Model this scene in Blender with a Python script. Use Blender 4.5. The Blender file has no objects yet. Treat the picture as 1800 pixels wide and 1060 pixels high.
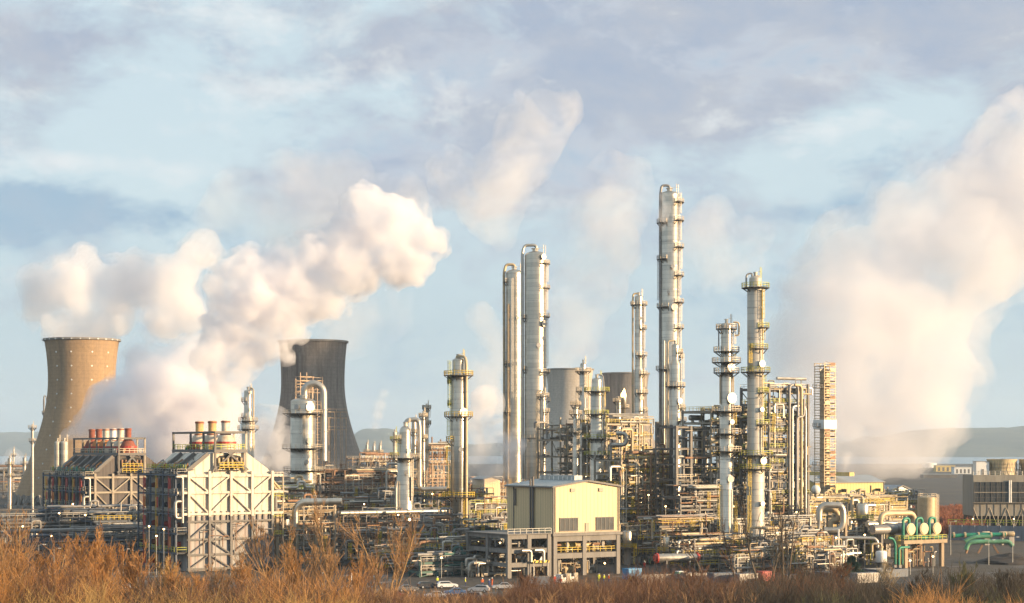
import bpy, math, random
import numpy as np
from mathutils import Vector, Matrix

# ------------------------------------------------------------------ frame of reference
F, HC, HY = 3200.0, 29.0, 790.0          # focal length and horizon of the 1800 px wide photo, eye height in m
PHI = math.radians(32)
U = Vector((math.cos(PHI), math.sin(PHI), 0))     # along the fronts of the plant
W = Vector((-math.sin(PHI), math.cos(PHI), 0))    # away from the camera
X, Y, Z = Vector((1, 0, 0)), Vector((0, 1, 0)), Vector((0, 0, 1))
SUN_EL = math.radians(10)
SUN_DIR = Vector((0.948, -0.318, 0)).normalized() * math.cos(SUN_EL) + Z * math.sin(SUN_EL)

def P(px, py, s):
    return Vector(((px - 900) / s, F / s, HC + (HY - py) / s))
def Gd(px, s):
    return Vector(((px - 900) / s, F / s, 0))
def zz(py, s):
    return HC + (HY - py) / s
def gz(x, y):
    d = y
    if d >= 352: return 0.0
    return min(9.0, (352 - d) * 0.05)

scene = bpy.context.scene
COL = scene.collection

# ------------------------------------------------------------------ materials
M = {}
def nodes_of(m):
    m.use_nodes = True
    nt = m.node_tree
    return nt, nt.nodes['Principled BSDF']
def N(nt, t, **kw):
    n = nt.nodes.new(t)
    for k, v in kw.items(): setattr(n, k, v)
    return n
def mathn(nt, op, a, b=None, clamp=False):
    n = N(nt, 'ShaderNodeMath', operation=op, use_clamp=clamp)
    for i, v in enumerate((a, b)):
        if v is None: continue
        if isinstance(v, (int, float)): n.inputs[i].default_value = v
        else: nt.links.new(v, n.inputs[i])
    return n.outputs[0]
def mixc(nt, fac, a, b, mode='MIX'):
    n = N(nt, 'ShaderNodeMix', data_type='RGBA', blend_type=mode)
    for k, v in ((0, fac), (6, a), (7, b)):
        if isinstance(v, (int, float)): n.inputs[k].default_value = v
        elif isinstance(v, (tuple, list)): n.inputs[k].default_value = (*v[:3], 1)
        else: nt.links.new(v, n.inputs[k])
    return n.outputs[2]
def noise(nt, vec, scale, detail=4, rough=.55):
    n = N(nt, 'ShaderNodeTexNoise')
    n.inputs['Scale'].default_value = scale; n.inputs['Detail'].default_value = detail; n.inputs['Roughness'].default_value = rough
    if vec is not None: nt.links.new(vec, n.inputs['Vector'])
    return n.outputs['Fac']
def ramp(nt, fac, lo, hi):
    n = N(nt, 'ShaderNodeMapRange'); n.clamp = True
    n.inputs['From Min'].default_value = lo; n.inputs['From Max'].default_value = hi
    nt.links.new(fac, n.inputs['Value'])
    return n.outputs[0]

def mat(name, col, rough=.6, metal=0., var=.25, vscale=.35, dirt=None, dirt_amt=.5, streak=False, seam=None, rib=None, bump=0.):
    """procedural paint / metal / concrete with mottling, run-off streaks, cladding seams (every `seam` m) and ribs along U and W"""
    m = bpy.data.materials.new(name); nt, b = nodes_of(m)
    geo = N(nt, 'ShaderNodeNewGeometry'); pos = geo.outputs['Position']
    mp = N(nt, 'ShaderNodeMapping'); nt.links.new(pos, mp.inputs['Vector'])
    if streak: mp.inputs['Scale'].default_value = (1, 1, .12)
    f = ramp(nt, noise(nt, mp.outputs[0], vscale, 5, .6), .3, .7)
    c = mixc(nt, f, [x * (1 - var) for x in col], [min(1, x * (1 + var)) for x in col])
    if dirt:
        d = ramp(nt, noise(nt, mp.outputs[0], vscale * 2.3, 6, .65), .48, .68)
        c = mixc(nt, mathn(nt, 'MULTIPLY', d, dirt_amt), c, dirt)
    hgt = None
    if seam or rib:
        sp = N(nt, 'ShaderNodeSeparateXYZ'); nt.links.new(pos, sp.inputs[0])
        lines = []
        if seam:
            lines.append(mathn(nt, 'LESS_THAN', mathn(nt, 'FRACT', mathn(nt, 'DIVIDE', sp.outputs[2], seam)), .075))
        if rib:
            for ax in (U, W):
                dt = N(nt, 'ShaderNodeVectorMath', operation='DOT_PRODUCT'); dt.inputs[1].default_value = ax
                nt.links.new(pos, dt.inputs[0])
                dn = N(nt, 'ShaderNodeVectorMath', operation='DOT_PRODUCT'); dn.inputs[1].default_value = ax
                nt.links.new(geo.outputs['True Normal'], dn.inputs[0])
                off = mathn(nt, 'LESS_THAN', mathn(nt, 'ABSOLUTE', dn.outputs['Value']), .5)
                l = mathn(nt, 'LESS_THAN', mathn(nt, 'FRACT', mathn(nt, 'DIVIDE', dt.outputs['Value'], rib)), .16)
                lines.append(mathn(nt, 'MULTIPLY', l, off))
        tot = lines[0]
        for l in lines[1:]: tot = mathn(nt, 'MAXIMUM', tot, l)
        c = mixc(nt, mathn(nt, 'MULTIPLY', tot, .45), c, [x * .35 for x in col])
    if seam:
        wn = N(nt, 'ShaderNodeTexWhiteNoise', noise_dimensions='2D'); cbn = N(nt, 'ShaderNodeCombineXYZ')
        nt.links.new(mathn(nt, 'FLOOR', mathn(nt, 'DIVIDE', sp.outputs[2], seam)), cbn.inputs[0]); nt.links.new(mathn(nt, 'FLOOR', mathn(nt, 'DIVIDE', sp.outputs[0], 5.)), cbn.inputs[1]); nt.links.new(cbn.outputs[0], wn.inputs['Vector'])
        c = mixc(nt, mathn(nt, 'MULTIPLY', wn.outputs['Value'], .42), c, [x * .45 for x in col])
    nt.links.new(c, b.inputs['Base Color'])
    rr = mathn(nt, 'ADD', mathn(nt, 'MULTIPLY', f, .15), rough - .07)
    nt.links.new(rr, b.inputs['Roughness'])
    b.inputs['Metallic'].default_value = metal
    if bump:
        bp = N(nt, 'ShaderNodeBump'); bp.inputs['Strength'].default_value = bump; bp.inputs['Distance'].default_value = .1
        nt.links.new(noise(nt, pos, 1.5, 4), bp.inputs['Height']); nt.links.new(bp.outputs[0], b.inputs['Normal'])
    M[name] = m
    return m

mat('clad', (.60, .545, .46), .34, .9, .16, .25, (.30, .25, .20), .35, True, seam=1.35, bump=.12)
mat('clad_dull', (.46, .44, .41), .45, .7, .2, .3, (.25, .2, .16), .5, True, seam=1.35, bump=.12)
mat('clad_white', (.56, .51, .43), .5, .25, .12, .3, (.35, .3, .25), .4, True, seam=1.6)
mat('pipe_silver', (.45, .42, .37), .42, .75, .15, .4, (.3, .25, .2), .3, bump=.1)
mat('pipe_cream', (.50, .39, .24), .55, .2, .2, .4, (.3, .22, .15), .4)
mat('pipe_grey', (.26, .25, .24), .5, .35, .25, .4, (.16, .12, .09), .5)
mat('pipe_rust', (.30, .17, .10), .75, .1, .35, .6, (.14, .08, .05), .6)
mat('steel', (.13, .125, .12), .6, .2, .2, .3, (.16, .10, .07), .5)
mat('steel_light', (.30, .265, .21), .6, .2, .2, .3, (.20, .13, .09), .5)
mat('steel_rust', (.26, .16, .10), .8, .1, .3, .5, (.12, .07, .04), .6)
mat('steel_blue', (.085, .105, .14), .6, .1, .25, .3, (.06, .05, .05), .5)
mat('steel_teal', (.05, .12, .11), .6, .1, .2, .3)
mat('grating', (.06, .055, .05), .8, .2, .3, .6, (.15, .09, .05), .5)
mat('rail_yellow', (.62, .44, .03), .5, 0, .15, 1.)
mat('rail_lime', (.44, .44, .04), .5, 0, .2, 1.)
mat('rail_grey', (.34, .33, .31), .5, .3, .2, 1.)
mat('rail_cream', (.52, .45, .35), .5, .2, .2, 1.)
mat('red_paint', (.42, .045, .035), .5, 0, .25, .6, (.2, .05, .03), .4)
mat('green_paint', (.012, .22, .14), .5, 0, .3, .8, (.03, .07, .05), .6)
mat('green_pale', (.09, .27, .16), .55, 0, .3, .6, (.12, .14, .09), .6)
mat('blue_paint', (.02, .20, .42), .45, 0, .15, .5)
mat('concrete', (.22, .205, .19), .85, 0, .2, .4, (.14, .13, .12), .6, True, bump=.2)
mat('concrete_tan', (.36, .28, .19), .85, 0, .2, .4, (.2, .14, .1), .5, True, bump=.2)
mat('shed_cream', (.62, .485, .28), .55, 0, .07, .25, (.38, .31, .20), .3, True, rib=1.05)
mat('cell_grey', (.27, .25, .21), .8, 0, .15, .3, (.16, .14, .12), .6, True)
mat('shed_roof', (.36, .39, .39), .5, .1, .12, .15, (.25, .25, .24), .4, rib=1.05)
mat('hall_yellow', (.58, .44, .16), .6, 0, .1, .15, rib=1.5)
mat('hall_roof', (.26, .29, .32), .6, 0, .15, .15)
mat('furnace_white', (.60, .54, .45), .6, .05, .12, .3, (.38, .28, .20), .5, True, rib=2.15)
mat('furnace_grey', (.34, .33, .32), .7, .05, .2, .3, (.30, .13, .09), .6, True, rib=2.15)
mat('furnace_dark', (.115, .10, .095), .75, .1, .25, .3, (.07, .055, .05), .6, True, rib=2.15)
mat('stack_rust', (.26, .075, .045), .8, 0, .3, .6, (.12, .05, .03), .6)
mat('stack_orange', (.55, .22, .06), .7, 0, .3, .5, (.3, .09, .04), .6)
mat('stack_cream', (.60, .53, .42), .6, .1, .2, .5, (.35, .16, .08), .5)
mat('stack_ochre', (.52, .33, .14), .7, 0, .3, .5, (.32, .12, .05), .5)
mat('white_paint', (.74, .73, .70), .5, 0, .08, .3, (.5, .46, .42), .3)
mat('dark_louver', (.028, .034, .04), .6, .1, .2, .6)
mat('glass_dark', (.03, .035, .04), .12, .0, .1, 1.)
mat('rubber', (.02, .02, .02), .9, 0, .1, 1.)
mat('black', (.025, .024, .023), .8, 0, .2, .6)
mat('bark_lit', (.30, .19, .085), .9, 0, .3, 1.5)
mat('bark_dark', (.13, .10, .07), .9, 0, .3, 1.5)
mat('twig_orange', (.38, .19, .06), .85, 0, .35, .25)
mat('twig_tan', (.33, .19, .085), .85, 0, .35, .25)
mat('twig_brown', (.15, .075, .04), .9, 0, .35, .25)
mat('twig_dark', (.065, .05, .034), .9, 0, .35, .25)
mat('twig_olive', (.10, .095, .04), .9, 0, .35, .25)
mat('leaf_conifer', (.02, .055, .03), .8, 0, .4, 1.)
mat('earth', (.10, .065, .04), .95, 0, .3, .4, bump=.4)
mat('skin_tone', (.5, .32, .24), .6, 0, .05, 3.)
mat('hi_vis_orange', (.75, .13, .02), .7, 0, .1, 3.)
mat('hi_vis_yellow', (.55, .62, .04), .7, 0, .1, 3.)
mat('hi_vis_red', (.62, .05, .03), .7, 0, .1, 3.)
mat('overall_navy', (.03, .05, .16), .8, 0, .1, 3.)
for n, c in (('car_white', (.72, .72, .72)), ('car_silver', (.42, .43, .45)), ('car_black', (.03, .03, .035)), ('car_blue', (.05, .12, .27)), ('car_red', (.35, .03, .03)), ('car_grey', (.14, .145, .15))):
    m = mat(n, c, .3, .2 if n != 'car_white' else 0, .05, .5, (.2, .18, .16), .2)
    m.node_tree.nodes['Principled BSDF'].inputs['Coat Weight'].default_value = .5

def emitter(name, col, st):
    m = bpy.data.materials.new(name); nt, b = nodes_of(m)
    b.inputs['Base Color'].default_value = (*col, 1)
    b.inputs['Emission Color'].default_value = (*col, 1); b.inputs['Emission Strength'].default_value = st
    M[name] = m
emitter('lamp_glow', (1, .55, .2), 9)
emitter('flame', (1, .62, .2), 6)

# cooling tower concrete: lift joints, vertical form marks, soot
def tower_mat(name, col, soot, amt):
    m = bpy.data.materials.new(name); nt, b = nodes_of(m)
    tc = N(nt, 'ShaderNodeTexCoord'); sp = N(nt, 'ShaderNodeSeparateXYZ'); nt.links.new(tc.outputs['Object'], sp.inputs[0])
    ang = mathn(nt, 'ARCTAN2', sp.outputs[1], sp.outputs[0])
    cb = N(nt, 'ShaderNodeCombineXYZ')
    nt.links.new(mathn(nt, 'MULTIPLY', ang, 20.), cb.inputs[0]); nt.links.new(mathn(nt, 'MULTIPLY', sp.outputs[2], 1.), cb.inputs[1])
    lift = mathn(nt, 'LESS_THAN', mathn(nt, 'FRACT', mathn(nt, 'DIVIDE', sp.outputs[2], 1.9)), .16)
    vert = mathn(nt, 'LESS_THAN', mathn(nt, 'FRACT', mathn(nt, 'MULTIPLY', ang, 14.)), .12)
    g = mathn(nt, 'MAXIMUM', lift, mathn(nt, 'MULTIPLY', vert, .6))
    pn = noise(nt, cb.outputs[0], .55, 3, .7)
    mp = N(nt, 'ShaderNodeMapping'); mp.inputs['Scale'].default_value = (1, .1, 1); nt.links.new(cb.outputs[0], mp.inputs['Vector'])
    st = ramp(nt, noise(nt, mp.outputs[0], .35, 6, .65), .42, .7)
    up = ramp(nt, sp.outputs[2], 20., 85.)
    c = mixc(nt, ramp(nt, pn, .3, .7), [x * .85 for x in col], [x * 1.15 for x in col])
    c = mixc(nt, mathn(nt, 'MULTIPLY', st, mathn(nt, 'MULTIPLY', mathn(nt, 'ADD', up, .35), amt)), c, soot)
    c = mixc(nt, mathn(nt, 'MULTIPLY', g, .2), c, [x * .4 for x in col])
    nt.links.new(c, b.inputs['Base Color']); b.inputs['Roughness'].default_value = .9
    M[name] = m
tower_mat('tower_tan', (.33, .225, .13), (.16, .12, .09), .5)
tower_mat('tower_shade_soot', (.215, .19, .172), (.085, .072, .066), .8)  # base colour darkened for the steam cloud's shade, soot streaks on top
tower_mat('tower_pale', (.42, .38, .33), (.28, .25, .22), .4)

# ------------------------------------------------------------------ mesh builder
class MB:
    def __init__(self): self.v = []; self.f = []; self.mi = []
    def add(self, vs, fs, mi=0):
        o = len(self.v); self.v.extend(vs)
        for f in fs: self.f.append(tuple(i + o for i in f)); self.mi.append(mi)
        return self
    def box(self, c, sx, sy, sz, ax=(U, W, Z), mi=0):
        a, b, d = ax[0] * (sx / 2), ax[1] * (sy / 2), ax[2] * (sz / 2)
        vs = [c + a * i + b * j + d * k for k in (-1, 1) for j in (-1, 1) for i in (-1, 1)]
        return self.add(vs, [(0, 2, 3, 1), (4, 5, 7, 6), (0, 1, 5, 4), (2, 6, 7, 3), (0, 4, 6, 2), (1, 3, 7, 5)], mi)
    def bar(self, p0, p1, w, h=None, mi=0, up=None):
        h = h or w; d = (p1 - p0); L = d.length
        if L < 1e-6: return self
        d = d / L
        ref = up or (Z if abs(d.z) < .9 else U)
        s = d.cross(ref).normalized(); t = s.cross(d).normalized()
        return self.box((p0 + p1) / 2, w, L, h, (s, d, t), mi)
    def ibeam(self, p0, p1, w, h, mi=0):
        d = (p1 - p0).normalized()
        ref = Z if abs(d.z) < .9 else W
        s = d.cross(ref).normalized(); t = s.cross(d).normalized(); fl = h * .12
        self.bar(p0 + t * (h / 2 - fl / 2), p1 + t * (h / 2 - fl / 2), w, fl, mi, ref)
        self.bar(p0 - t * (h / 2 - fl / 2), p1 - t * (h / 2 - fl / 2), w, fl, mi, ref)
        return self.bar(p0, p1, w * .18, h - 2 * fl, mi, ref)
    def cyl(self, p0, p1, r0, r1=None, n=10, cap=True, mi=0):
        r1 = r0 if r1 is None else r1
        d = (p1 - p0).normalized(); ref = Z if abs(d.z) < .9 else X
        s = d.cross(ref).normalized(); t = s.cross(d)
        vs = []
        for p, r in ((p0, r0), (p1, r1)):
            for i in range(n):
                a = 2 * math.pi * i / n; vs.append(p + (s * math.cos(a) + t * math.sin(a)) * r)
        fs = [(i, i + n, (i + 1) % n + n, (i + 1) % n) for i in range(n)]
        if cap: fs += [tuple(range(n)), tuple(range(2 * n - 1, n - 1, -1))]
        return self.add(vs, fs, mi)
    def tube(self, pts, r, n=8, bend=None, cap=True, mi=0):
        pts = [Vector(p) for p in pts]
        bend = r * 1.8 if bend is None else bend
        path = [pts[0]]
        for i in range(1, len(pts) - 1):
            a, b, c = pts[i - 1], pts[i], pts[i + 1]
            d0, d1 = (a - b), (c - b); l0, l1 = d0.length, d1.length
            if l0 < 1e-4 or l1 < 1e-4: continue
            k = min(bend, l0 * .48, l1 * .48); q0, q1 = b + d0 / l0 * k, b + d1 / l1 * k
            for t in (0, .25, .5, .75, 1):
                path.append(q0 * (1 - t) ** 2 + b * 2 * t * (1 - t) + q1 * t * t)
        path.append(pts[-1])
        vs = []; s = None
        for i, p in enumerate(path):
            d = (path[min(i + 1, len(path) - 1)] - path[max(i - 1, 0)]).normalized()
            if s is None: s = d.cross(Z if abs(d.z) < .9 else X).normalized()
            s = (s - d * s.dot(d)); s = s.normalized() if s.length > 1e-5 else d.cross(X).normalized()
            t = s.cross(d)
            for k in range(n):
                a = 2 * math.pi * k / n; vs.append(p + (s * math.cos(a) + t * math.sin(a)) * r)
        fs = []
        for i in range(len(path) - 1):
            for k in range(n):
                k2 = (k + 1) % n; fs.append((i * n + k, (i + 1) * n + k, (i + 1) * n + k2, i * n + k2))
        if cap: fs += [tuple(range(n)), tuple(range(len(vs) - 1, len(vs) - n - 1, -1))]
        return self.add(vs, fs, mi)
    def lathe(self, c, prof, n=32, cap=True, mi=0):
        vs = []
        for r, z in prof:
            for i in range(n):
                a = 2 * math.pi * i / n; vs.append(c + Vector((r * math.cos(a), r * math.sin(a), z)))
        fs = []
        for j in range(len(prof) - 1):
            for i in range(n):
                i2 = (i + 1) % n; fs.append((j * n + i, j * n + i2, (j + 1) * n + i2, (j + 1) * n + i))
        if cap: fs += [tuple(range(n - 1, -1, -1)), tuple(range((len(prof) - 1) * n, len(prof) * n))]
        return self.add(vs, fs, mi)
    def sector(self, c, r0, r1, z0, z1, a0, a1, mi=0):
        """ring sector slab; angles in degrees, 0 = +x, -90 = towards the camera"""
        full = abs(a1 - a0) >= 359; n = max(4, int(abs(a1 - a0) / 12)); m = n if full else n + 1
        vs = []
        for i in range(m):
            a = math.radians(a0 + (a1 - a0) * i / n); d = Vector((math.cos(a), math.sin(a), 0))
            vs += [c + d * r0 + Z * z0, c + d * r1 + Z * z0, c + d * r1 + Z * z1, c + d * r0 + Z * z1]
        fs = []
        for i in range(n):
            o, p = 4 * i, 4 * ((i + 1) % m)
            for k in range(4): fs.append((o + k, p + k, p + (k + 1) % 4, o + (k + 1) % 4))
        if not full: fs += [(3, 2, 1, 0), tuple(4 * (m - 1) + k for k in range(4))]
        return self.add(vs, fs, mi)
    def sphere(self, c, r, nu=14, nv=9, sz=1., mi=0):
        prof = [(max(.001, r * math.cos(t)), r * sz * math.sin(t)) for t in [math.pi * (j / (nv - 1) - .5) for j in range(nv)]]
        return self.lathe(c, prof, nu, True, mi)
    def drum(self, p0, p1, r, n=16, dome=.35, mi=0):
        d = (p1 - p0).normalized(); s = d.cross(Z).normalized() if abs(d.z) < .9 else X; t = s.cross(d)
        L = (p1 - p0).length; prof = []
        for k in range(5): a = math.pi / 2 * k / 4; prof.append((max(.01, r * math.sin(a)), -r * dome * math.cos(a)))
        for k in range(5): a = math.pi / 2 * k / 4; prof.append((max(.01, r * math.cos(a)), L + r * dome * math.sin(a)))
        vs = []
        for rr_, q in prof:
            for i in range(n):
                a = 2 * math.pi * i / n; vs.append(p0 + d * q + (s * math.cos(a) + t * math.sin(a)) * rr_)
        fs = [(j * n + i, (j + 1) * n + i, (j + 1) * n + (i + 1) % n, j * n + (i + 1) % n) for j in range(len(prof) - 1) for i in range(n)]
        return self.add(vs, fs, mi)
    def rails(self, pts, h=1.1, r=.05, gap=1.6, closed=False, mi=0):
        """posts and two rails along a polyline"""
        pts = list(pts) + ([pts[0]] if closed else [])
        for a, b in zip(pts[:-1], pts[1:]):
            L = (b - a).length; k = max(1, round(L / gap))
            for hh in (h, h * .52): self.bar(a + Z * hh, b + Z * hh, r * 1.6, r * 1.6, mi)
            for i in range(k + 1):
                p = a + (b - a) * (i / k); self.bar(p, p + Z * h, r * 1.6, r * 1.6, mi)
        return self
    def ladder(self, p, z0, z1, out, cage=True, r=.05, mi=0):
        """vertical caged ladder at p (plan), `out` points away from what it is fixed to"""
        side = out.cross(Z).normalized()
        for sg in (-.28, .28): self.bar(Vector((p.x, p.y, z0)) + side * sg, Vector((p.x, p.y, z1)) + side * sg, .07, .07, mi)
        q = z0 + .3
        while q < z1: self.bar(Vector((p.x, p.y, q)) - side * .28, Vector((p.x, p.y, q)) + side * .28, .05, .05, mi); q += .6
        if cage:
            q = z0 + 2.2
            hoop = [(-.38, .05), (-.36, .5), (0, .78), (.36, .5), (.38, .05)]
            while q < z1:
                ring = [Vector((p.x, p.y, q)) + side * a + out * b for a, b in hoop]
                for a, b in zip(ring[:-1], ring[1:]): self.bar(a, b, .06, .06, mi)
                q += 1.1
            for a, b in hoop[1:4]:
                self.bar(Vector((p.x, p.y, min(z0 + 2.2, z1))) + side * a + out * b, Vector((p.x, p.y, z1)) + side * a + out * b, .06, .06, mi)
        return self
    def build(self, name, material, parent=None, smooth=False):
        if not self.v: return None
        org = ORG.get(parent.name, Vector()) if parent is not None else Vector()
        o = mesh_from(np.array([tuple(v) for v in self.v], dtype=np.float32) - np.array(tuple(org), dtype=np.float32), self.f, name)
        mats = material if isinstance(material, (list, tuple)) else [material]
        for mm in mats: o.data.materials.append(M[mm] if isinstance(mm, str) else mm)
        if len(mats) > 1: o.data.polygons.foreach_set('material_index', self.mi)
        if smooth:
            o.data.polygons.foreach_set('use_smooth', [True] * len(o.data.polygons)); o.data.set_sharp_from_angle(angle=math.radians(40))
        if parent is not None:
            o.parent = parent; ORG[o.name] = org
        return o

ORG = {}          # world position each thing's (and its parts') local coordinates are measured from
def mesh_from(v, faces, name):
    me = bpy.data.meshes.new(name)
    me.vertices.add(len(v)); me.vertices.foreach_set('co', np.asarray(v, dtype=np.float32).ravel())
    if isinstance(faces, np.ndarray):
        k = faces.shape[1]; flat = faces.ravel().astype(np.int32); starts = np.arange(0, len(flat), k, dtype=np.int32)
    else:
        flat = np.array([i for f in faces for i in f], dtype=np.int32)
        ln = np.array([len(f) for f in faces]); starts = np.concatenate(([0], np.cumsum(ln)[:-1])).astype(np.int32)
    me.loops.add(len(flat)); me.loops.foreach_set('vertex_index', flat)
    me.polygons.add(len(starts)); me.polygons.foreach_set('loop_start', starts)
    me.update(calc_edges=True); me.validate()
    me.polygons.foreach_set('use_smooth', [False] * len(me.polygons))
    o = bpy.data.objects.new(name, me); COL.objects.link(o)
    return o
def tag(o, label, cat, group=None, kind=None):
    if label: o['label'] = label
    if cat: o['category'] = cat
    if group: o['group'] = group
    if kind: o['kind'] = kind
    return o
def thing(name, label, cat, loc, group=None):
    o = bpy.data.objects.new(name, None); COL.objects.link(o); o.location = loc; o.empty_display_size = .5
    ORG[o.name] = Vector(loc)
    return tag(o, label, cat, group)
def structure(o): o['kind'] = 'structure'; return o
def copy_tree(o, parent=None):
    c = o.copy(); COL.objects.link(c)
    if parent is not None: c.parent = parent
    for ch in list(o.children): copy_tree(ch, c)
    return c
def segs_mesh(p0, p1, r0, r1, name, sides=3):
    """numpy: many open tapered sticks in one mesh (twigs of one crown)"""
    p0, p1 = np.asarray(p0, float), np.asarray(p1, float); r0, r1 = np.asarray(r0, float), np.asarray(r1, float)
    d = p1 - p0; d /= np.maximum(np.linalg.norm(d, axis=1, keepdims=True), 1e-6)
    ref = np.where(np.abs(d[:, 2:3]) < .9, np.array([[0, 0, 1.]]), np.array([[1., 0, 0]]))
    s = np.cross(d, ref); s /= np.linalg.norm(s, axis=1, keepdims=True); t = np.cross(s, d)
    n = len(p0); v = np.zeros((n, 2 * sides, 3))
    for k in range(sides):
        a = 2 * math.pi * k / sides; e = s * math.cos(a) + t * math.sin(a)
        v[:, k] = p0 + e * r0[:, None]; v[:, sides + k] = p1 + e * r1[:, None]
    base = (np.arange(n) * 2 * sides)[:, None, None]
    q = np.array([[k, sides + k, sides + (k + 1) % sides, (k + 1) % sides] for k in range(sides)])[None]
    return mesh_from(v.reshape(-1, 3), (base + q).reshape(-1, 4), name)
# ------------------------------------------------------------------ camera, sun, sky
cam = bpy.data.cameras.new('camera'); co = bpy.data.objects.new('camera', cam); COL.objects.link(co)
cam.sensor_width = 36; cam.lens = F / 1800 * 36; cam.shift_y = (HY - 530) / 1800
cam.clip_start = 1; cam.clip_end = 60000
co.location = (0, 0, HC); co.rotation_euler = (math.radians(90), 0, 0)
scene.camera = co

sl = bpy.data.lights.new('sun', 'SUN'); so = bpy.data.objects.new('sun', sl); COL.objects.link(so)
sl.energy = 5.0; sl.angle = math.radians(.5); sl.color = (1, .71, .41)
so.rotation_euler = (-SUN_DIR).to_track_quat('-Z', 'Y').to_euler()

EXPO = 1.14
scene.view_settings.view_transform = 'Standard'; scene.view_settings.look = 'None'
scene.view_settings.exposure = EXPO; scene.view_settings.gamma = 1
scene.cycles.use_denoising = True
scene.cycles.max_bounces = 20; scene.cycles.diffuse_bounces = 3; scene.cycles.glossy_bounces = 2
scene.cycles.transmission_bounces = 2; scene.cycles.volume_bounces = 18; scene.cycles.transparent_max_bounces = 96
scene.cycles.sample_clamp_indirect = 6; scene.cycles.use_adaptive_sampling = True; scene.cycles.adaptive_threshold = .02
scene.cycles.caustics_reflective = False; scene.cycles.caustics_refractive = False

world = bpy.data.worlds.new('World'); scene.world = world; world.use_nodes = True
nt = world.node_tree; bg = nt.nodes['Background']
sky = N(nt, 'ShaderNodeTexSky', sky_type='NISHITA', sun_disc=False)
sky.sun_elevation = SUN_EL; sky.sun_rotation = math.atan2(SUN_DIR.x, SUN_DIR.y)
sky.air_density = 1; sky.dust_density = 1.2; sky.ozone_density = 1.5
STR = .1; bg.inputs['Strength'].default_value = STR
K = 1 / (STR * 2 ** EXPO)
tc = N(nt, 'ShaderNodeTexCoord'); sp = N(nt, 'ShaderNodeSeparateXYZ')
nt.links.new(tc.outputs['Generated'], sp.inputs[0])
az = mathn(nt, 'ARCTAN2', sp.outputs[0], sp.outputs[1]); el = mathn(nt, 'ARCSINE', sp.outputs[2])
qx, qy = mathn(nt, 'MULTIPLY', az, 3.2), mathn(nt, 'MULTIPLY', el, 3.2)      # cloud field in thousandths of a radian
cb = N(nt, 'ShaderNodeCombineXYZ'); nt.links.new(qx, cb.inputs[0]); nt.links.new(mathn(nt, 'MULTIPLY', qy, 1.7), cb.inputs[1])
def blobs(lst):
    tot = None
    for px, py, rx, ry, amp in lst:
        dx = mathn(nt, 'MULTIPLY', mathn(nt, 'SUBTRACT', qx, (px - 900) / 1000), 1000 / rx)
        dy = mathn(nt, 'MULTIPLY', mathn(nt, 'SUBTRACT', qy, (HY - py) / 1000), 1000 / ry)
        q = mathn(nt, 'ADD', mathn(nt, 'MULTIPLY', dx, dx), mathn(nt, 'MULTIPLY', dy, dy))
        g = mathn(nt, 'MULTIPLY', mathn(nt, 'EXPONENT', mathn(nt, 'MULTIPLY', q, -1.)), amp)
        tot = g if tot is None else mathn(nt, 'ADD', tot, g)
    return tot
def cloud_noise(off, scale, dist=.22, detail=13, rough=.64):
    mp_ = N(nt, 'ShaderNodeMapping'); mp_.inputs['Location'].default_value = off; nt.links.new(cb.outputs[0], mp_.inputs['Vector'])
    o = noise(nt, mp_.outputs[0], scale, detail, rough); o.node.inputs['Distortion'].default_value = dist
    return o
def mask(bl, nz, amp, lo, hi):
    s_ = mathn(nt, 'ADD', blobs(bl), mathn(nt, 'MULTIPLY', mathn(nt, 'SUBTRACT', nz, .5), amp))
    return ramp(nt, s_, lo, hi)
na_, nb_, nc_, nd_ = cloud_noise((0, 0, 0), 3.4), cloud_noise((7, 3, 1), 5.), cloud_noise((2, 9, 4), 4.2, .2), cloud_noise((5, 5, 8), 2.2, .2, 6)
k3 = lambda r, g_, b_: (r * K, g_ * K, b_ * K)
clear = mixc(nt, ramp(nt, mathn(nt, 'ADD', qy, mathn(nt, 'MULTIPLY', mathn(nt, 'SUBTRACT', nd_, .5), .5)), .0, .5), k3(.43, .58, .72), k3(.65, .78, .85))
base = mixc(nt, .85, sky.outputs[0], clear)               # thin high veil over the clear sky
lav_m = mask([(1150, 90, 560, 150, .95), (1700, 120, 260, 200, .6), (60, 140, 170, 120, .95), (640, 330, 230, 80, .55), (1080, 420, 170, 170, .35), (1700, 330, 160, 90, .4), (300, 220, 260, 90, -.5), (1440, 265, 160, 60, -.9), (1620, 215, 80, 30, -.5), (700, 160, 60, 60, -.2), (740, 620, 160, 130, -.3), (1240, 560, 90, 120, -.2), (900, 260, 240, 110, .5), (560, 60, 60, 60, .3), (1180, 160, 300, 110, .4)], na_, 3.4, .02, .66)
lav = mixc(nt, ramp(nt, nb_, .36, .62), k3(.40, .48, .62), k3(.51, .55, .63))
lav = mixc(nt, ramp(nt, nc_, .5, .72), lav, k3(.66, .71, .79))
blu_m = mask([(140, 392, 190, 55, 1.), (20, 420, 120, 60, .6), (1400, 382, 120, 34, .95), (1520, 300, 90, 32, .7), (1500, 345, 90, 40, .5), (930, 470, 60, 60, .3)], nc_, 4.2, .34, .95)
whi_m = mask([(150, 305, 150, 26, .85), (310, 335, 60, 40, .6), (425, 55, 90, 80, .8), (230, 90, 90, 80, .3), (420, 215, 260, 70, .3), (1400, 250, 120, 40, .6), (1550, 225, 80, 30, .6), (760, 190, 120, 40, .25), (1230, 500, 90, 30, .3), (600, 140, 140, 60, .3)], nb_, 3.4, .34, .95)
fin = mixc(nt, lav_m, base, lav)
fin = mixc(nt, mathn(nt, 'MULTIPLY', blu_m, .85), fin, mixc(nt, ramp(nt, na_, .4, .62), k3(.28, .45, .63), k3(.38, .51, .65)))
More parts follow.
